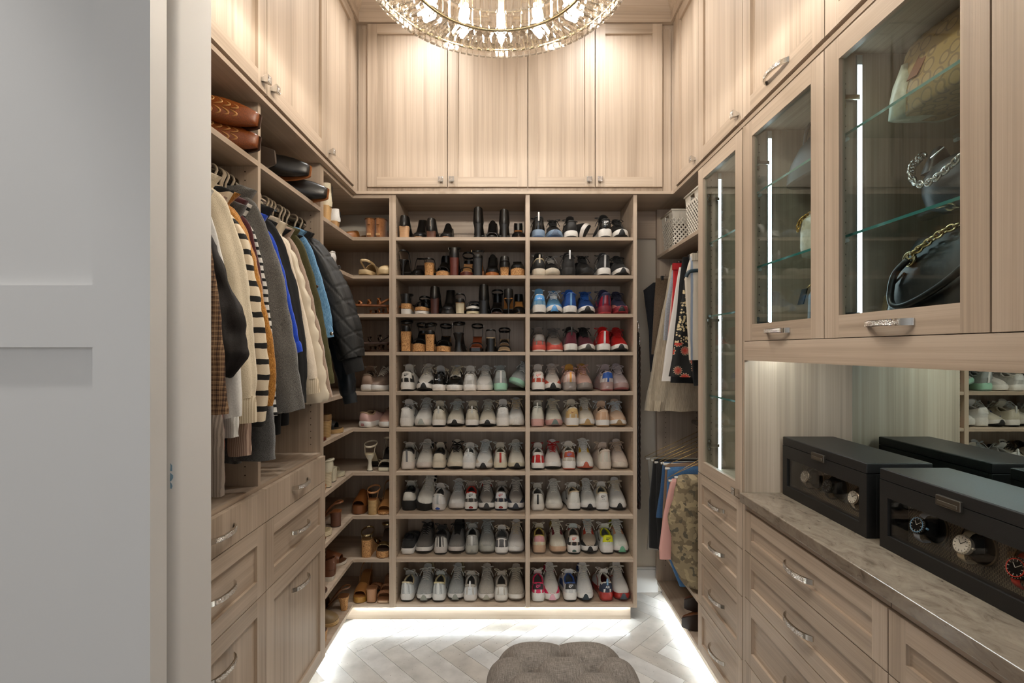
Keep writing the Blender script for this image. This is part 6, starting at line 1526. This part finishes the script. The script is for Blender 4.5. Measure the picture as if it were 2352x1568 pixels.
# belts on the end of the shoe shelving
for k, (lab, x, y, z0, z1, c, w) in enumerate((('black braided leather belt with silver buckle hanging beside the shoe shelves', .752, 2.965, 1.70, .70, '120d0b', .010), ('dark brown braided leather belt hanging beside the shoe shelves', .768, 3.0, 1.62, .64, '2a130c', .011))):
    t = thing('belt', lab, 'belt', (x, y, z1), 'belts hanging on hooks')
    for ph in (0, 2*PI/3, 4*PI/3):
        pts = [(x+.005*math.sin(i*.8+ph), y+w*.8*math.cos(i*.8+ph), z0-(z0-z1)*i/70) for i in range(71)]
        MB().tube(pts, .006, 6).build('braid_strand', mcol(c), t, True)
    MB().tube([(x, y+.022*math.cos(a), z0+.035+.028*math.sin(a)) for a in [2*PI*j/16 for j in range(16)]], .005, 8, closed=True).build('buckle', CHROME, t, True)
    MB().tube([(.737, y, z0+.075), (x, y, z0+.075), (x, y, z0+.06), (x+.006, y, z0+.055)], .003, 6).build('hook', CHROME, t, True)
# boots on the lower right deck
for k, y in enumerate((2.64, 2.66)):
    cowboy_boot(['embroidered brown boot lying on the low right deck by the drawers', 'embroidered brown boot lying on top of its twin on the low right deck'][k], (1.09+.02*k, y, .146+.088*k), (math.radians(82), 0, PI), '6a3c1c', '2a1a12', 'b98a4a', 'boots lying on the right deck')

# ------------------------------------------------------------------ handbags
def canvas():
    m, p = base_mat('monogram_canvas'); nodes, links = nt(m)
    v = N(nodes, 'ShaderNodeTexVoronoi'); v.inputs['Scale'].default_value = 1; v.inputs['Randomness'].default_value = .35; links.new(coords(nodes, links, (30, 26, 24)), v.inputs['Vector'])
    r = ramp(nodes, [(.0, 'b08c5c'), (.34, 'b08c5c'), (.38, '8a6a46'), (.46, '8a6a46'), (.5, 'a88450')]); links.new(v.outputs['Distance'], r.inputs[0])
    links.new(r.outputs[0], p.inputs['Base Color']); p.inputs['Roughness'].default_value = .5; return m
CANV = canvas(); CHALK = leather('chalk', 'bfb59c', 'cfc6ae', .35, 60)
BLEA = leather('blackbag', '0a0a0a', '101112', .34, 500); SLATE = leather('slate', '20282b', '283134', .45, 400); BLUEG = leather('blueg', '26343b', '2e3d44', .38, 400)
def bag_body(name, mat, parent, cx, y0, y1, z0, prof, wr=.004, n=28):
    """prof: (height, x half width, y inset at each end)"""
    rings = []
    for h, hx, ins in prof:
        a0, a1 = y0+ins, y1-ins; mid, half = (a0+a1)/2, (a1-a0)/2; ring = []
        for j in range(n):
            g = 2*PI*j/n; c, s_ = math.cos(g), math.sin(g)
            ring.append((cx+hx*math.copysign(abs(s_)**.6, s_), mid+half*math.copysign(abs(c)**.45, c), z0+h))
        rings.append(ring)
    o = MB().loft(rings).build(name, mat, parent, True, 60); wrinkle(o, wr, 16, (1, 1, 1), len(parent.name)); return o
def chain(name, mat, parent, pts, r=.007, th=.0022, step=.011):
    path = catmull(pts, 14); out = []; acc = 0; last = path[0]; k = 0
    m = MB()
    for p in path[1:]:
        acc += (p-last).length
        if acc >= step:
            acc = 0; d = (p-last).normalized(); a = Vector((1, 0, 0)) if k % 2 else Vector((0, .3, 1)); a = (a-d*a.dot(d)).normalized()
            m.tube([p+d*(r*1.25*math.cos(g))+a*(r*math.sin(g)) for g in [2*PI*j/10 for j in range(10)]], th, 5, closed=True); k += 1
        last = p
    o = m.build(name, mat, parent, True); o['kind'] = 'stuff'; return o
def B(label, loc): return thing('handbag', label, 'handbag', loc, 'handbags behind the glass doors')
# monogram tote on the upper glass shelf
z = 2.2466
t = B('tan monogram canvas tote with pale leather ends on the upper glass shelf', (1.14, 1.2, z))
bag_body('body', CANV, t, 1.15, 1.02, 1.425, z, [(0, .075, .030), (.008, .082, .014), (.06, .080, .012), (.13, .066, .004), (.19, .045, .000), (.222, .022, .004)])
bag_body('side_gusset', CHALK, t, 1.15, 1.330, 1.432, z, [(0.001, .077, .030), (.008, .084, .012), (.06, .082, .008), (.10, .076, .012), (.13, .068, .03), (.15, .06, .042)], .005)
MB().tube([(1.15, 1.03, z+.222), (1.15, 1.42, z+.222)], .005, 8).build('trim', mcol('6a4424'), t, True)
mb = MB(); mb.loft([[(1.070, 1.310, z+.085), (1.070, 1.345, z+.085), (1.073, 1.345, z+.085), (1.073, 1.310, z+.085)], [(1.098, 1.285, z+.165), (1.098, 1.325, z+.165), (1.101, 1.325, z+.165), (1.101, 1.285, z+.165)]]); mb.build('hang_tag', mcol('8a5232'), t)
chain('tag_chain', GOLD, t, [(1.10, 1.30, z+.165), (1.11, 1.285, z+.185), (1.13, 1.26, z+.215)], .004, .0012, .006)
chain('strap_chain', GOLD, t, [(1.105, 1.20, z+.175), (1.11, 1.14, z+.195), (1.12, 1.08, z+.21)], .004, .0012, .006)
# hobo with chain on the middle glass shelf
z = 1.9446
t = B('black embossed hobo bag with chunky silver chain on the middle glass shelf', (1.14, 1.2, z))
bag_body('body', leather('hobo', '181e21', '20272b', .38, 300), t, 1.14, 1.03, 1.345, z, [(0, .045, .10), (.004, .058, .075), (.03, .068, .028), (.07, .066, .006), (.11, .055, .004), (.14, .036, .010), (.155, .016, .02)])
bag_body('shoulder_peak', BLEA, t, 1.14, 1.30, 1.345, z+.13, [(0, .040, .0), (.03, .028, .004), (.06, .015, .010), (.07, .008, .014)], .001)
chain('silver_chain', CHROME, t, [(1.115, 1.335, z+.19), (1.075, 1.330, z+.15), (1.062, 1.31, z+.105), (1.06, 1.27, z+.085), (1.06, 1.22, z+.095), (1.065, 1.16, z+.125), (1.08, 1.09, z+.155)], .008, .0032, .011)
MB().tube([(1.074, 1.27, z+.150), (1.078, 1.235, z+.165)], .0025, 6).build('zip_pull', CHROME, t, True)
# black tote on the cabinet floor
z = 1.6581
t = B('large black pebbled leather tote with gold chain handles on the cabinet floor', (1.14, 1.2, z))
bag_body('body', BLEA, t, 1.13, 1.03, 1.438, z, [(0, .080, .020), (.006, .088, .006), (.06, .088, .0), (.12, .078, .006), (.17, .060, .022), (.215, .042, .048), (.245, .024, .064), (.252, .018, .068)], .006)
for y in (1.335, 1.10):
    MB().tube([(1.071, y+.016*math.cos(g), z+.190+.016*math.sin(g)) for g in [2*PI*j/18 for j in range(18)]], .0055, 8, closed=True).build('grommet', GOLDPALE, t, True)
chain('gold_chain', GOLDPALE, t, [(1.064, 1.335, z+.190), (1.074, 1.30, z+.215), (1.096, 1.25, z+.248), (1.13, 1.20, z+.265)], .008, .003, .011)
MB().tube(catmull([(1.060, 1.325, z+.187), (1.046, 1.355, z+.15), (1.040, 1.362, z+.09), (1.034, 1.335, z+.062), (1.032, 1.27, z+.070), (1.036, 1.18, z+.11), (1.046, 1.11, z+.165), (1.058, 1.095, z+.19)], 8), .0085, 10).build('handle', BLEA, t, True)
MB().loft([[(1.0360, 1.395, z+.040), (1.0360, 1.375, z+.040), (1.0385, 1.375, z+.040), (1.0385, 1.395, z+.040)], [(1.043, 1.388, z+.096), (1.043, 1.368, z+.096), (1.0455, 1.368, z+.096), (1.0455, 1.388, z+.096)]]).build('metal_tag', GOLDPALE, t)
MB().tube(catmull([(1.044, 1.378, z+.095), (1.05, 1.37, z+.12), (1.066, 1.345, z+.155)], 4), .003, 6).build('tag_cord', BLEA, t, True)
MB().box(1.0385, 1.041, 1.20, 1.235, z+.02, z+.026).build('small_plaque', GOLD, t)
# smaller bags in the middle glass cabinet
z = 2.2406
t = B('slate grey leather shoulder bag on the upper shelf of the middle glass cabinet', (1.14, 1.7, z))
bag_body('body', SLATE, t, 1.145, 1.62, 1.985, z, [(0, .065, .01), (.006, .075, .0), (.04, .074, .006), (.08, .066, .016), (.13, .046, .06), (.17, .024, .10), (.185, .012, .12)], .005)
MB().tube(catmull([(1.11, 1.88, z+.14), (1.10, 1.84, z+.19), (1.11, 1.77, z+.21)], 6), .006, 8).build('strap', BLEA, t, True)
z = 1.9406
t = B('small cream leather bag with gold chain in the middle glass cabinet', (1.12, 1.75, z))
bag_body('body', CHALK, t, 1.11, 1.68, 1.865, z, [(0, .034, .03), (.006, .042, .014), (.04, .045, .004), (.10, .043, .002), (.14, .036, .010), (.155, .022, .03)], .002)
chain('gold_chain', GOLD, t, [(1.066, 1.85, z+.10), (1.068, 1.84, z+.135), (1.09, 1.82, z+.16), (1.11, 1.76, z+.17)], .007, .0024, .010)
z = 1.6581
t = B('blue grey leather bag with hanging tag in the middle glass cabinet', (1.12, 1.7, z))
bag_body('body', BLUEG, t, 1.12, 1.60, 1.812, z, [(0, .055, .01), (.006, .062, .0), (.06, .062, .002), (.14, .058, .004), (.17, .040, .008), (.178, .020, .012)], .002)
MB().loft([[(1.048, 1.820, z+.11), (1.048, 1.785, z+.11), (1.052, 1.785, z+.11), (1.052, 1.820, z+.11)], [(1.055, 1.805, z+.165), (1.055, 1.772, z+.165), (1.059, 1.772, z+.165), (1.059, 1.805, z+.165)]]).build('hang_tag', BLEA, t)
MB().tube([(1.08, 1.81, z+.172), (1.08, 1.77, z+.190)], .003, 6).build('zip_pull', GOLD, t, True)
z = 1.3786
t = B('small black glossy bag on the lowest shelf of the narrow glass cabinet', (1.10, 2.15, z))
bag_body('body', BLEA, t, 1.09, 2.06, 2.205, z, [(0, .04, .012), (.006, .046, .0), (.06, .046, .0), (.085, .04, .008), (.095, .02, .02)], .001)
MB().tube([(1.045, 2.20, z+.07), (1.045, 2.185, z+.10), (1.05, 2.14, z+.11)], .003, 6).build('strap_ring', CHROME, t, True)
t = B('pale grey boxy clutch on the middle shelf of the narrow glass cabinet', (1.12, 2.25, 1.7746))
bag_body('body', leather('silverc', '8f9898', 'a0a8a8', .3, 300), t, 1.12, 2.06, 2.33, 1.7746, [(0, .05, .02), (.004, .062, .004), (.025, .064, .0), (.045, .058, .012), (.07, .030, .06)], .002)

# ------------------------------------------------------------------ watch winder boxes
def mesh_mat():
    m, p = base_mat('perforated_mesh'); nodes, links = nt(m)
    b = N(nodes, 'ShaderNodeTexBrick'); b.offset = .5; b.inputs['Scale'].default_value = 1; b.inputs['Mortar Size'].default_value = .17; b.inputs['Brick Width'].default_value = 1.0; b.inputs['Row Height'].default_value = .62; b.inputs['Mortar Smooth'].default_value = .2
    g = nodes.new('ShaderNodeNewGeometry'); sx = nodes.new('ShaderNodeSeparateXYZ'); cb_ = nodes.new('ShaderNodeCombineXYZ'); links.new(g.outputs['Position'], sx.inputs[0])
    links.new(sx.outputs[2], cb_.inputs[0]); links.new(sx.outputs[1], cb_.inputs[1])
    mp = nodes.new('ShaderNodeMapping'); mp.inputs['Scale'].default_value = (95, 150, 1); links.new(cb_.outputs[0], mp.inputs['Vector']); links.new(mp.outputs[0], b.inputs['Vector'])
    b.inputs['Color1'].default_value = b.inputs['Color2'].default_value = (.004, .004, .004, 1); b.inputs['Mortar'].default_value = (*hexc('7a6e5c'), 1)
    links.new(b.outputs['Color'], p.inputs['Base Color']); p.inputs['Roughness'].default_value = .6; return m
PERF = mesh_mat(); BOXL = fabric('boxleather', '0c0a09', '110f0d', (600, 600, 600), .5, .2, 0.0)
WGLASS = glass_mat('winder', (.95, .94, .92), 1.0, 1.4)
def watch(label, c, strap, bezel, dial, hand, accent=None):
    """dial faces -x with a slight lean; c = centre"""
    t = thing('wrist_watch', label, 'watch', c, 'watches in the winder boxes'); t.rotation_euler = (0, math.radians(18), 0)
    R = .0245
    def disc(nm, r0, r1, x0, x1, m): MB().lathe([(r0, x0), (r1, x1)], 28, (0, 0, 0), 'x').build(nm, m, t, True, 40, world=False)
    disc('case', R*.96, R, .006, -.004, bezel); disc('bezel', R, R*.86, -.004, -.0065, bezel)
    disc('dial', R*.84, R*.84, -.0064, -.0068, dial)
    if accent: MB().tube([(-.007, R*.80*math.cos(g), R*.80*math.sin(g)) for g in [2*PI*j/28 for j in range(28)]], .0013, 6, closed=True).build('inner_ring', accent, t, True, world=False)
    m = MB()
    for k in range(12):
        g = 2*PI*k/12; a, b = (.62*R, .76*R) if k % 3 else (.55*R, .76*R)
        m.tube([(-.0072, a*math.cos(g), a*math.sin(g)), (-.0072, b*math.cos(g), b*math.sin(g))], .0007, 4)
    o = m.build('hour_markers', hand, t, world=False); o['kind'] = 'stuff'
    for g, l in ((.9, .5), (2.4, .66)): MB().tube([(-.0076, 0, 0), (-.0076, l*R*math.cos(g), l*R*math.sin(g))], .0008, 4).build('hand', hand, t, world=False)
    m = MB()
    for k in range(24):
        g = 2*PI*k/24; m.lathe([(.0009, -.0066), (.0006, -.0073)], 5, (0, R*.93*math.cos(g), R*.93*math.sin(g)), 'x')
    o = m.build('bezel_marks', hand, t, world=False); o['kind'] = 'stuff'
    MB().lathe([(.0028, 0), (.0028, .005)], 10, (0, -R*1.02-.005, 0), 'y').build('crown', accent or bezel, t, world=False)
    for sg in (1, -1):
        pts = [(.0, 0, sg*R*.9), (.006, 0, sg*R*1.35), (.020, 0, sg*R*1.6), (.038, 0, sg*R*1.35)]
        MB().tube(catmull(pts, 4), .0105, 10, flat=(1, .22), up=(0, 1, 0)).build('strap', strap, t, True, 50, world=False)
def winder(label, y0, y1, watches):
    x0, x1, z0 = 1.090, 1.294, 1.0236
    t = thing('watch_winder', label, 'watch winder', (x0, (y0+y1)/2, z0))
    zl, zt_ = 1.2215, 1.254
    MB().cbox(x0, x1, y0, y1, zl+.0012, zt_, .0025).build('lid', BOXL, t)
    MB().cbox(x0+.003, x1-.003, y0+.003, y1-.003, zt_-.002, zt_+.0008, .0006).build('lid_top', fabric('lidleather', '0f0d0c', '151311', (600, 600, 600), .38, .2, 0.0), t)
    fz0, fz1, fy0, fy1 = z0+.040, z0+.150, y0+.034, y1-.030
    MB().cbox(x0+.03, x1, y0, y0+.012, z0, zl, .002).build('side_panel', BOXL, t); MB().cbox(x0+.03, x1, y1-.012, y1, z0, zl, .002).build('side_panel', BOXL, t)
    MB().box(x1-.01, x1, y0+.012, y1-.012, z0, zl).build('back_panel', BOXL, t); MB().box(x0+.03, x1-.01, y0+.012, y1-.012, z0, z0+.01).build('base', BOXL, t)
    m = MB(); a = [(y0, z0), (y1, z0), (y1, zl), (y0, zl)]; b = [(fy0, fz0), (fy1, fz0), (fy1, fz1), (fy0, fz1)]
    fr = lambda q, x: [(x, yy, zz) for yy, zz in q]
    m.loft([fr(a, x0+.03), fr(a, x0), fr(b, x0), fr(b, x0+.010), fr(b, x0+.03)], True, False, False); m.build('front_frame', BOXL, t)
    MB().box(x0+.006, x0+.009, fy0-.002, fy1+.002, fz0-.002, fz1+.002).build('window', WGLASS, t)
    MB().box(x0+.075, x0+.078, y0+.012, y1-.012, z0+.01, zl).build('mesh_panel', PERF, t)
    MB().cbox(x0-.008, x0+.002, (y0+y1)/2-.035, (y0+y1)/2+.035, zl-.012, zl+.014, .002).build('clasp', M('6a6258', .35, .9), t)
    MB().cbox(x0-.010, x0-.007, (y0+y1)/2-.028, (y0+y1)/2+.028, zl-.007, zl+.002, .001).build('clasp_plate', M('7a7266', .35, .9), t)
    ys = [fy1-.07, (fy0+fy1)/2, fy0+.07]
    for y in ys:
        zc = (fz0+fz1)/2
        m = MB(); m.lathe([(.050, .0745), (.050, .070), (.046, .070), (.046, .0745)], 32, (x0, y, zc), 'x', cap=False); m.build('rotor_ring', M('6e6250', .45, .5), t, True, 40)
        MB().lathe([(.046, .0745), (.044, .072)], 32, (x0, y, zc), 'x').build('rotor_well', M('060606', .35), t)
        MB().cbox(x0+.044, x0+.074, y-.020, y+.020, zc-.026, zc+.026, .008).build('cushion', M('0a0a0a', .8), t, True)
    for y, w in zip(ys, watches): watch(w[0], (x0+.034, y, (fz0+fz1)/2), *w[1:])
STEEL = M('c2bfba', .2, 1.0); BLKR = M('0c0c0c', .5); DIALK = M('0d0d10', .3); WHT = M('dedad0', .5)
winder('black leather watch winder box by the wood side panel', 1.523, 1.995, [('steel watch with grey dial in the winder box by the wood side panel', M('8a8680', .3, 1.0), STEEL, M('8c8880', .3, .6), WHT), ('black watch with black strap in the winder box by the wood side panel', BLKR, M('1a1a1a', .3, .8), DIALK, M('8a8a86', .4)), ('steel chronograph watch in the winder box by the wood side panel', STEEL, STEEL, M('d6d2c8', .35), M('2a2a2a', .4))])
winder('black leather watch winder box holding the watch with the red strap', 0.996, 1.4686, [('black watch with pale blue inner ring and grey strap', M('9aa3b0', .6), M('151515', .35, .4), DIALK, WHT, M('7fb0d8', .4)), ('ivory watch with cream link strap', M('d2c2a4', .35, .3), M('d8d2c4', .3, .5), M('dedad0', .4), M('4a4640', .4)), ('black watch with red inner ring and red strap', M('b02418', .6), M('151515', .35, .4), DIALK, WHT, M('d03a2a', .4))])
# ------------------------------------------------------------------ chandelier
ccx, ccy, cz, R0, R1 = -.039, 1.453, 2.705, .388, .276
SC = .845
ch = thing('chandelier', 'round crystal chandelier with warm bulbs hanging in the middle of the closet', 'chandelier', (ccx, ccy, CEIL))
MB().lathe([(.09, 0), (.09, -.02), (.07, -.035)], 28, (ccx, ccy, CEIL)).build('canopy', CHROME, ch, True, 40)
for k in range(4):
    a = PI/4+k*PI/2; MB().tube([(ccx+.05*math.cos(a), ccy+.05*math.sin(a), CEIL-.03), (ccx+.332*math.cos(a), ccy+.332*math.sin(a), cz+.26)], .004, 8).build('suspension_rod', CHROME, ch, True)
for r, z in ((R0, cz+.01), (R0, cz+.26), (R1, cz+.012), (R1, cz+.26), (.332, cz+.262)):
    MB().tube([(ccx+r*math.cos(2*PI*k/64), ccy+r*math.sin(2*PI*k/64), z) for k in range(64)], .005, 8, closed=True).build('ring_frame', M('b8a888', .25, 1.0), ch, True)
def crystal(a0, b0, l):                 # faceted bar: half sizes a0 (wide), b0 (thick), length along +z from 0
    pr = [(0, .25), (.12, 1.0), (.5, .62), (.88, 1.0), (1, .25)]
    rings = []
    for f, s in pr: rings.append([(a0*s, 0, l*f), (a0*s*.55, b0*s, l*f), (-a0*s*.55, b0*s, l*f), (-a0*s, 0, l*f), (-a0*s*.55, -b0*s, l*f), (a0*s*.55, -b0*s, l*f)])
    return MB().loft(rings).mesh('crystal')
def brick(a0, b0, l):
    m = MB(); f = .25
    m.loft([[(sx*a0*k, sy*b0*k, z) for sx, sy in ((-1, -1), (1, -1), (1, 1), (-1, 1))] for z, k in ((0, .8), (l*.12, 1), (l*.88, 1), (l, .8))]); return m.mesh('crystal')
cr_bar = crystal(.017*SC, .011*SC, R0-R1-.006); cr_tall = crystal(.012*SC, .006, .115); cr_sq = brick(.0115*SC, .006, .022); cr_tile = brick(.0165*SC, .006, .052); cr_out = crystal(.015*SC, .007, .22)
for me in (cr_bar, cr_tall, cr_sq, cr_tile, cr_out): me.materials.append(CRYSTAL)
def put(me, nm, mtx):
    o = bpy.data.objects.new(nm, me); C.objects.link(o); o.parent = ch; o.matrix_local = Matrix.Translation((-ccx, -ccy, -CEIL)) @ mtx
n = 72
for k in range(n):                      # radial crystals of the underside
    a = 2*PI*k/n
    put(cr_bar, 'crystal_prism', Matrix.Translation((ccx, ccy, cz)) @ Matrix.Rotation(a, 4, 'Z') @ Matrix.Translation((R1+.003, 0, .006)) @ Matrix.Rotation(PI/2, 4, 'Y') @ Matrix.Rotation(PI/2, 4, 'Z'))
n = 104
for k in range(n):                      # little squares round the rim
    a = 2*PI*k/n
    put(cr_sq, 'rim_crystal', Matrix.Translation((ccx, ccy, cz)) @ Matrix.Rotation(a, 4, 'Z') @ Matrix.Translation((R0+.004, 0, -.014)) @ Matrix.Rotation(PI/2, 4, 'Z'))
n = 60
for k in range(n):                      # inner drum, two tiers, and outer drum
    a = 2*PI*k/n
    for tier in range(2):
        put(cr_tile, 'drum_crystal', Matrix.Translation((ccx, ccy, cz+.016+tier*.056)) @ Matrix.Rotation(a, 4, 'Z') @ Matrix.Translation((R1-.004, 0, 0)) @ Matrix.Rotation(PI/2, 4, 'Z'))
    put(cr_tall, 'drum_prism', Matrix.Translation((ccx, ccy, cz+.130)) @ Matrix.Rotation(a, 4, 'Z') @ Matrix.Translation((R1-.004, 0, 0)) @ Matrix.Rotation(PI/2, 4, 'Z'))
n = 84
for k in range(n):
    a = 2*PI*k/n
    put(cr_out, 'outer_prism', Matrix.Translation((ccx, ccy, cz+.022)) @ Matrix.Rotation(a, 4, 'Z') @ Matrix.Translation((R0+.002, 0, 0)) @ Matrix.Rotation(PI/2, 4, 'Z'))
for k in range(15):
    a = PI/2+2*PI*k/15; x, y = ccx+.332*math.cos(a), ccy+.332*math.sin(a)
    MB().lathe([(.004, .0), (.013, .018), (.016, .034), (.013, .052), (.009, .064)], 12, (x, y, cz+.045)).build('bulb', BULB, ch, True)
    MB().lathe([(.011, .062), (.012, .15)], 12, (x, y, cz+.045)).build('lamp_holder', M('cfc3a8', .4, .6), ch, True)
    MB().tube([(x, y, cz+.19), (x, y, cz+.262)], .003, 6).build('lamp_stem', CHROME, ch, True)
    d = bpy.data.lights.new('bulb_light', 'POINT'); d.energy = 7.5; d.color = (1, .95, .88); d.shadow_soft_size = .02
    o = bpy.data.objects.new('bulb_light', d); C.objects.link(o); o.location = (x, y, cz+.036)
# ------------------------------------------------------------------ tufted ottoman
def ott_fabric():
    m, p = base_mat('ottoman_linen'); nodes, links = nt(m)
    a = N(nodes, 'ShaderNodeTexNoise'); a.inputs['Scale'].default_value = 1; a.inputs['Detail'].default_value = 2; links.new(coords(nodes, links, (900, 40, 60)), a.inputs['Vector'])
    b = N(nodes, 'ShaderNodeTexNoise'); b.inputs['Scale'].default_value = 1; b.inputs['Detail'].default_value = 2; links.new(coords(nodes, links, (40, 900, 900)), b.inputs['Vector'])
    s_ = N(nodes, 'ShaderNodeMath', operation='ADD'); links.new(a.outputs[0], s_.inputs[0]); links.new(b.outputs[0], s_.inputs[1])
    h = N(nodes, 'ShaderNodeMath', operation='MULTIPLY'); h.inputs[1].default_value = .5; links.new(s_.outputs[0], h.inputs[0])
    r = ramp(nodes, [(.36, '57504a'), (.5, '7d746b'), (.64, '9a9187')]); links.new(h.outputs[0], r.inputs[0]); links.new(r.outputs[0], p.inputs['Base Color']); p.inputs['Roughness'].default_value = .95
    bump(nodes, links, p, h.outputs[0], .5, .002); return m
OF = ott_fabric()
ox, oy, hw_, zt_ = .185, 1.705, .284, .474
ot = thing('ottoman', 'square tufted ottoman in grey linen', 'ottoman', (ox, oy, 0))
G = 90; rows = []
bt = []
for r_ in range(5):
    yy = .185-.0925*r_
    bt += [(x_, yy) for x_ in ((-.225, 0, .225) if r_ % 2 == 0 else (-.1125, .1125))]
def seg_d(px, py, a, b):
    ax, ay = a; bx, by = b; dx, dy = bx-ax, by-ay; t = max(0, min(1, ((px-ax)*dx+(py-ay)*dy)/(dx*dx+dy*dy))); return math.hypot(px-ax-t*dx, py-ay-t*dy)
segs = [(p, q) for i, p in enumerate(bt) for q in bt[i+1:] if .12 < math.hypot(p[0]-q[0], p[1]-q[1]) < .16]
edges = []
for sg in (1, -1): edges += [((x_, sg*.185), (x_*1.25, sg*.32)) for x_ in (-.225, 0, .225)]
for sg in (1, -1): edges += [((sg*.225, y_), (sg*.34, y_*1.2)) for y_ in (.185, 0, -.185)]
for i in range(G+1):
    row = []
    for j in range(G+1):
        u, v = -1+2*i/G, -1+2*j/G
        ex = max(abs(u), abs(v))
        k = 1.0 if ex < 1e-6 else 1/((abs(u)/ex)**4.5+(abs(v)/ex)**4.5)**(1/4.5)
        x, y = u*hw_*k, v*hw_*k
        e = max(0, (ex-.66)/.34); z = zt_-.115*(1-math.sqrt(max(0, 1-min(1, e)**2.4)))
        d = min(math.hypot(x-a, y-b) for a, b in bt); z -= .048*math.exp(-(d/.032)**1.15)
        ds = min(seg_d(x, y, *s) for s in segs); z -= .018*math.exp(-(ds/.011)**.9)
        de = min(seg_d(x, y, *s) for s in edges); z -= .013*math.exp(-(de/.014)**.95)*(1-.6*e)
        pin = 1-.022*max(0, (ex-.7)/.3)*math.exp(-(de/.03)**1.2)
        row.append((ox+x*pin, oy+y*pin, z))
    rows.append(row)
MB().grid(rows).build('tufted_cushion', OF, ot, True)
rings = []
for z, s in ((.365, .985), (.35, .995), (.20, 1.0), (.10, .985), (.06, .97)):
    rings.append([(ox+s*hw_*math.copysign(abs(math.cos(a))**.35, math.cos(a)), oy+s*hw_*math.copysign(abs(math.sin(a))**.35, math.sin(a)), z) for a in [2*PI*j/48 for j in range(48)]])
MB().loft(rings).build('base', OF, ot, True, 60)
for a, b in bt: MB().lathe([(.001, .006), (.008, .004), (.011, 0)], 12, (ox+a, oy+b, zt_-.064)).build('tuft_button', OF, ot, True)
for sx in (-1, 1):
    for sy in (-1, 1): MB().lathe([(.018, 0), (.024, .062)], 12, (ox+sx*.23, oy+sy*.23, 0.0005)).build('leg', mcol('2a1c14'), ot, True)
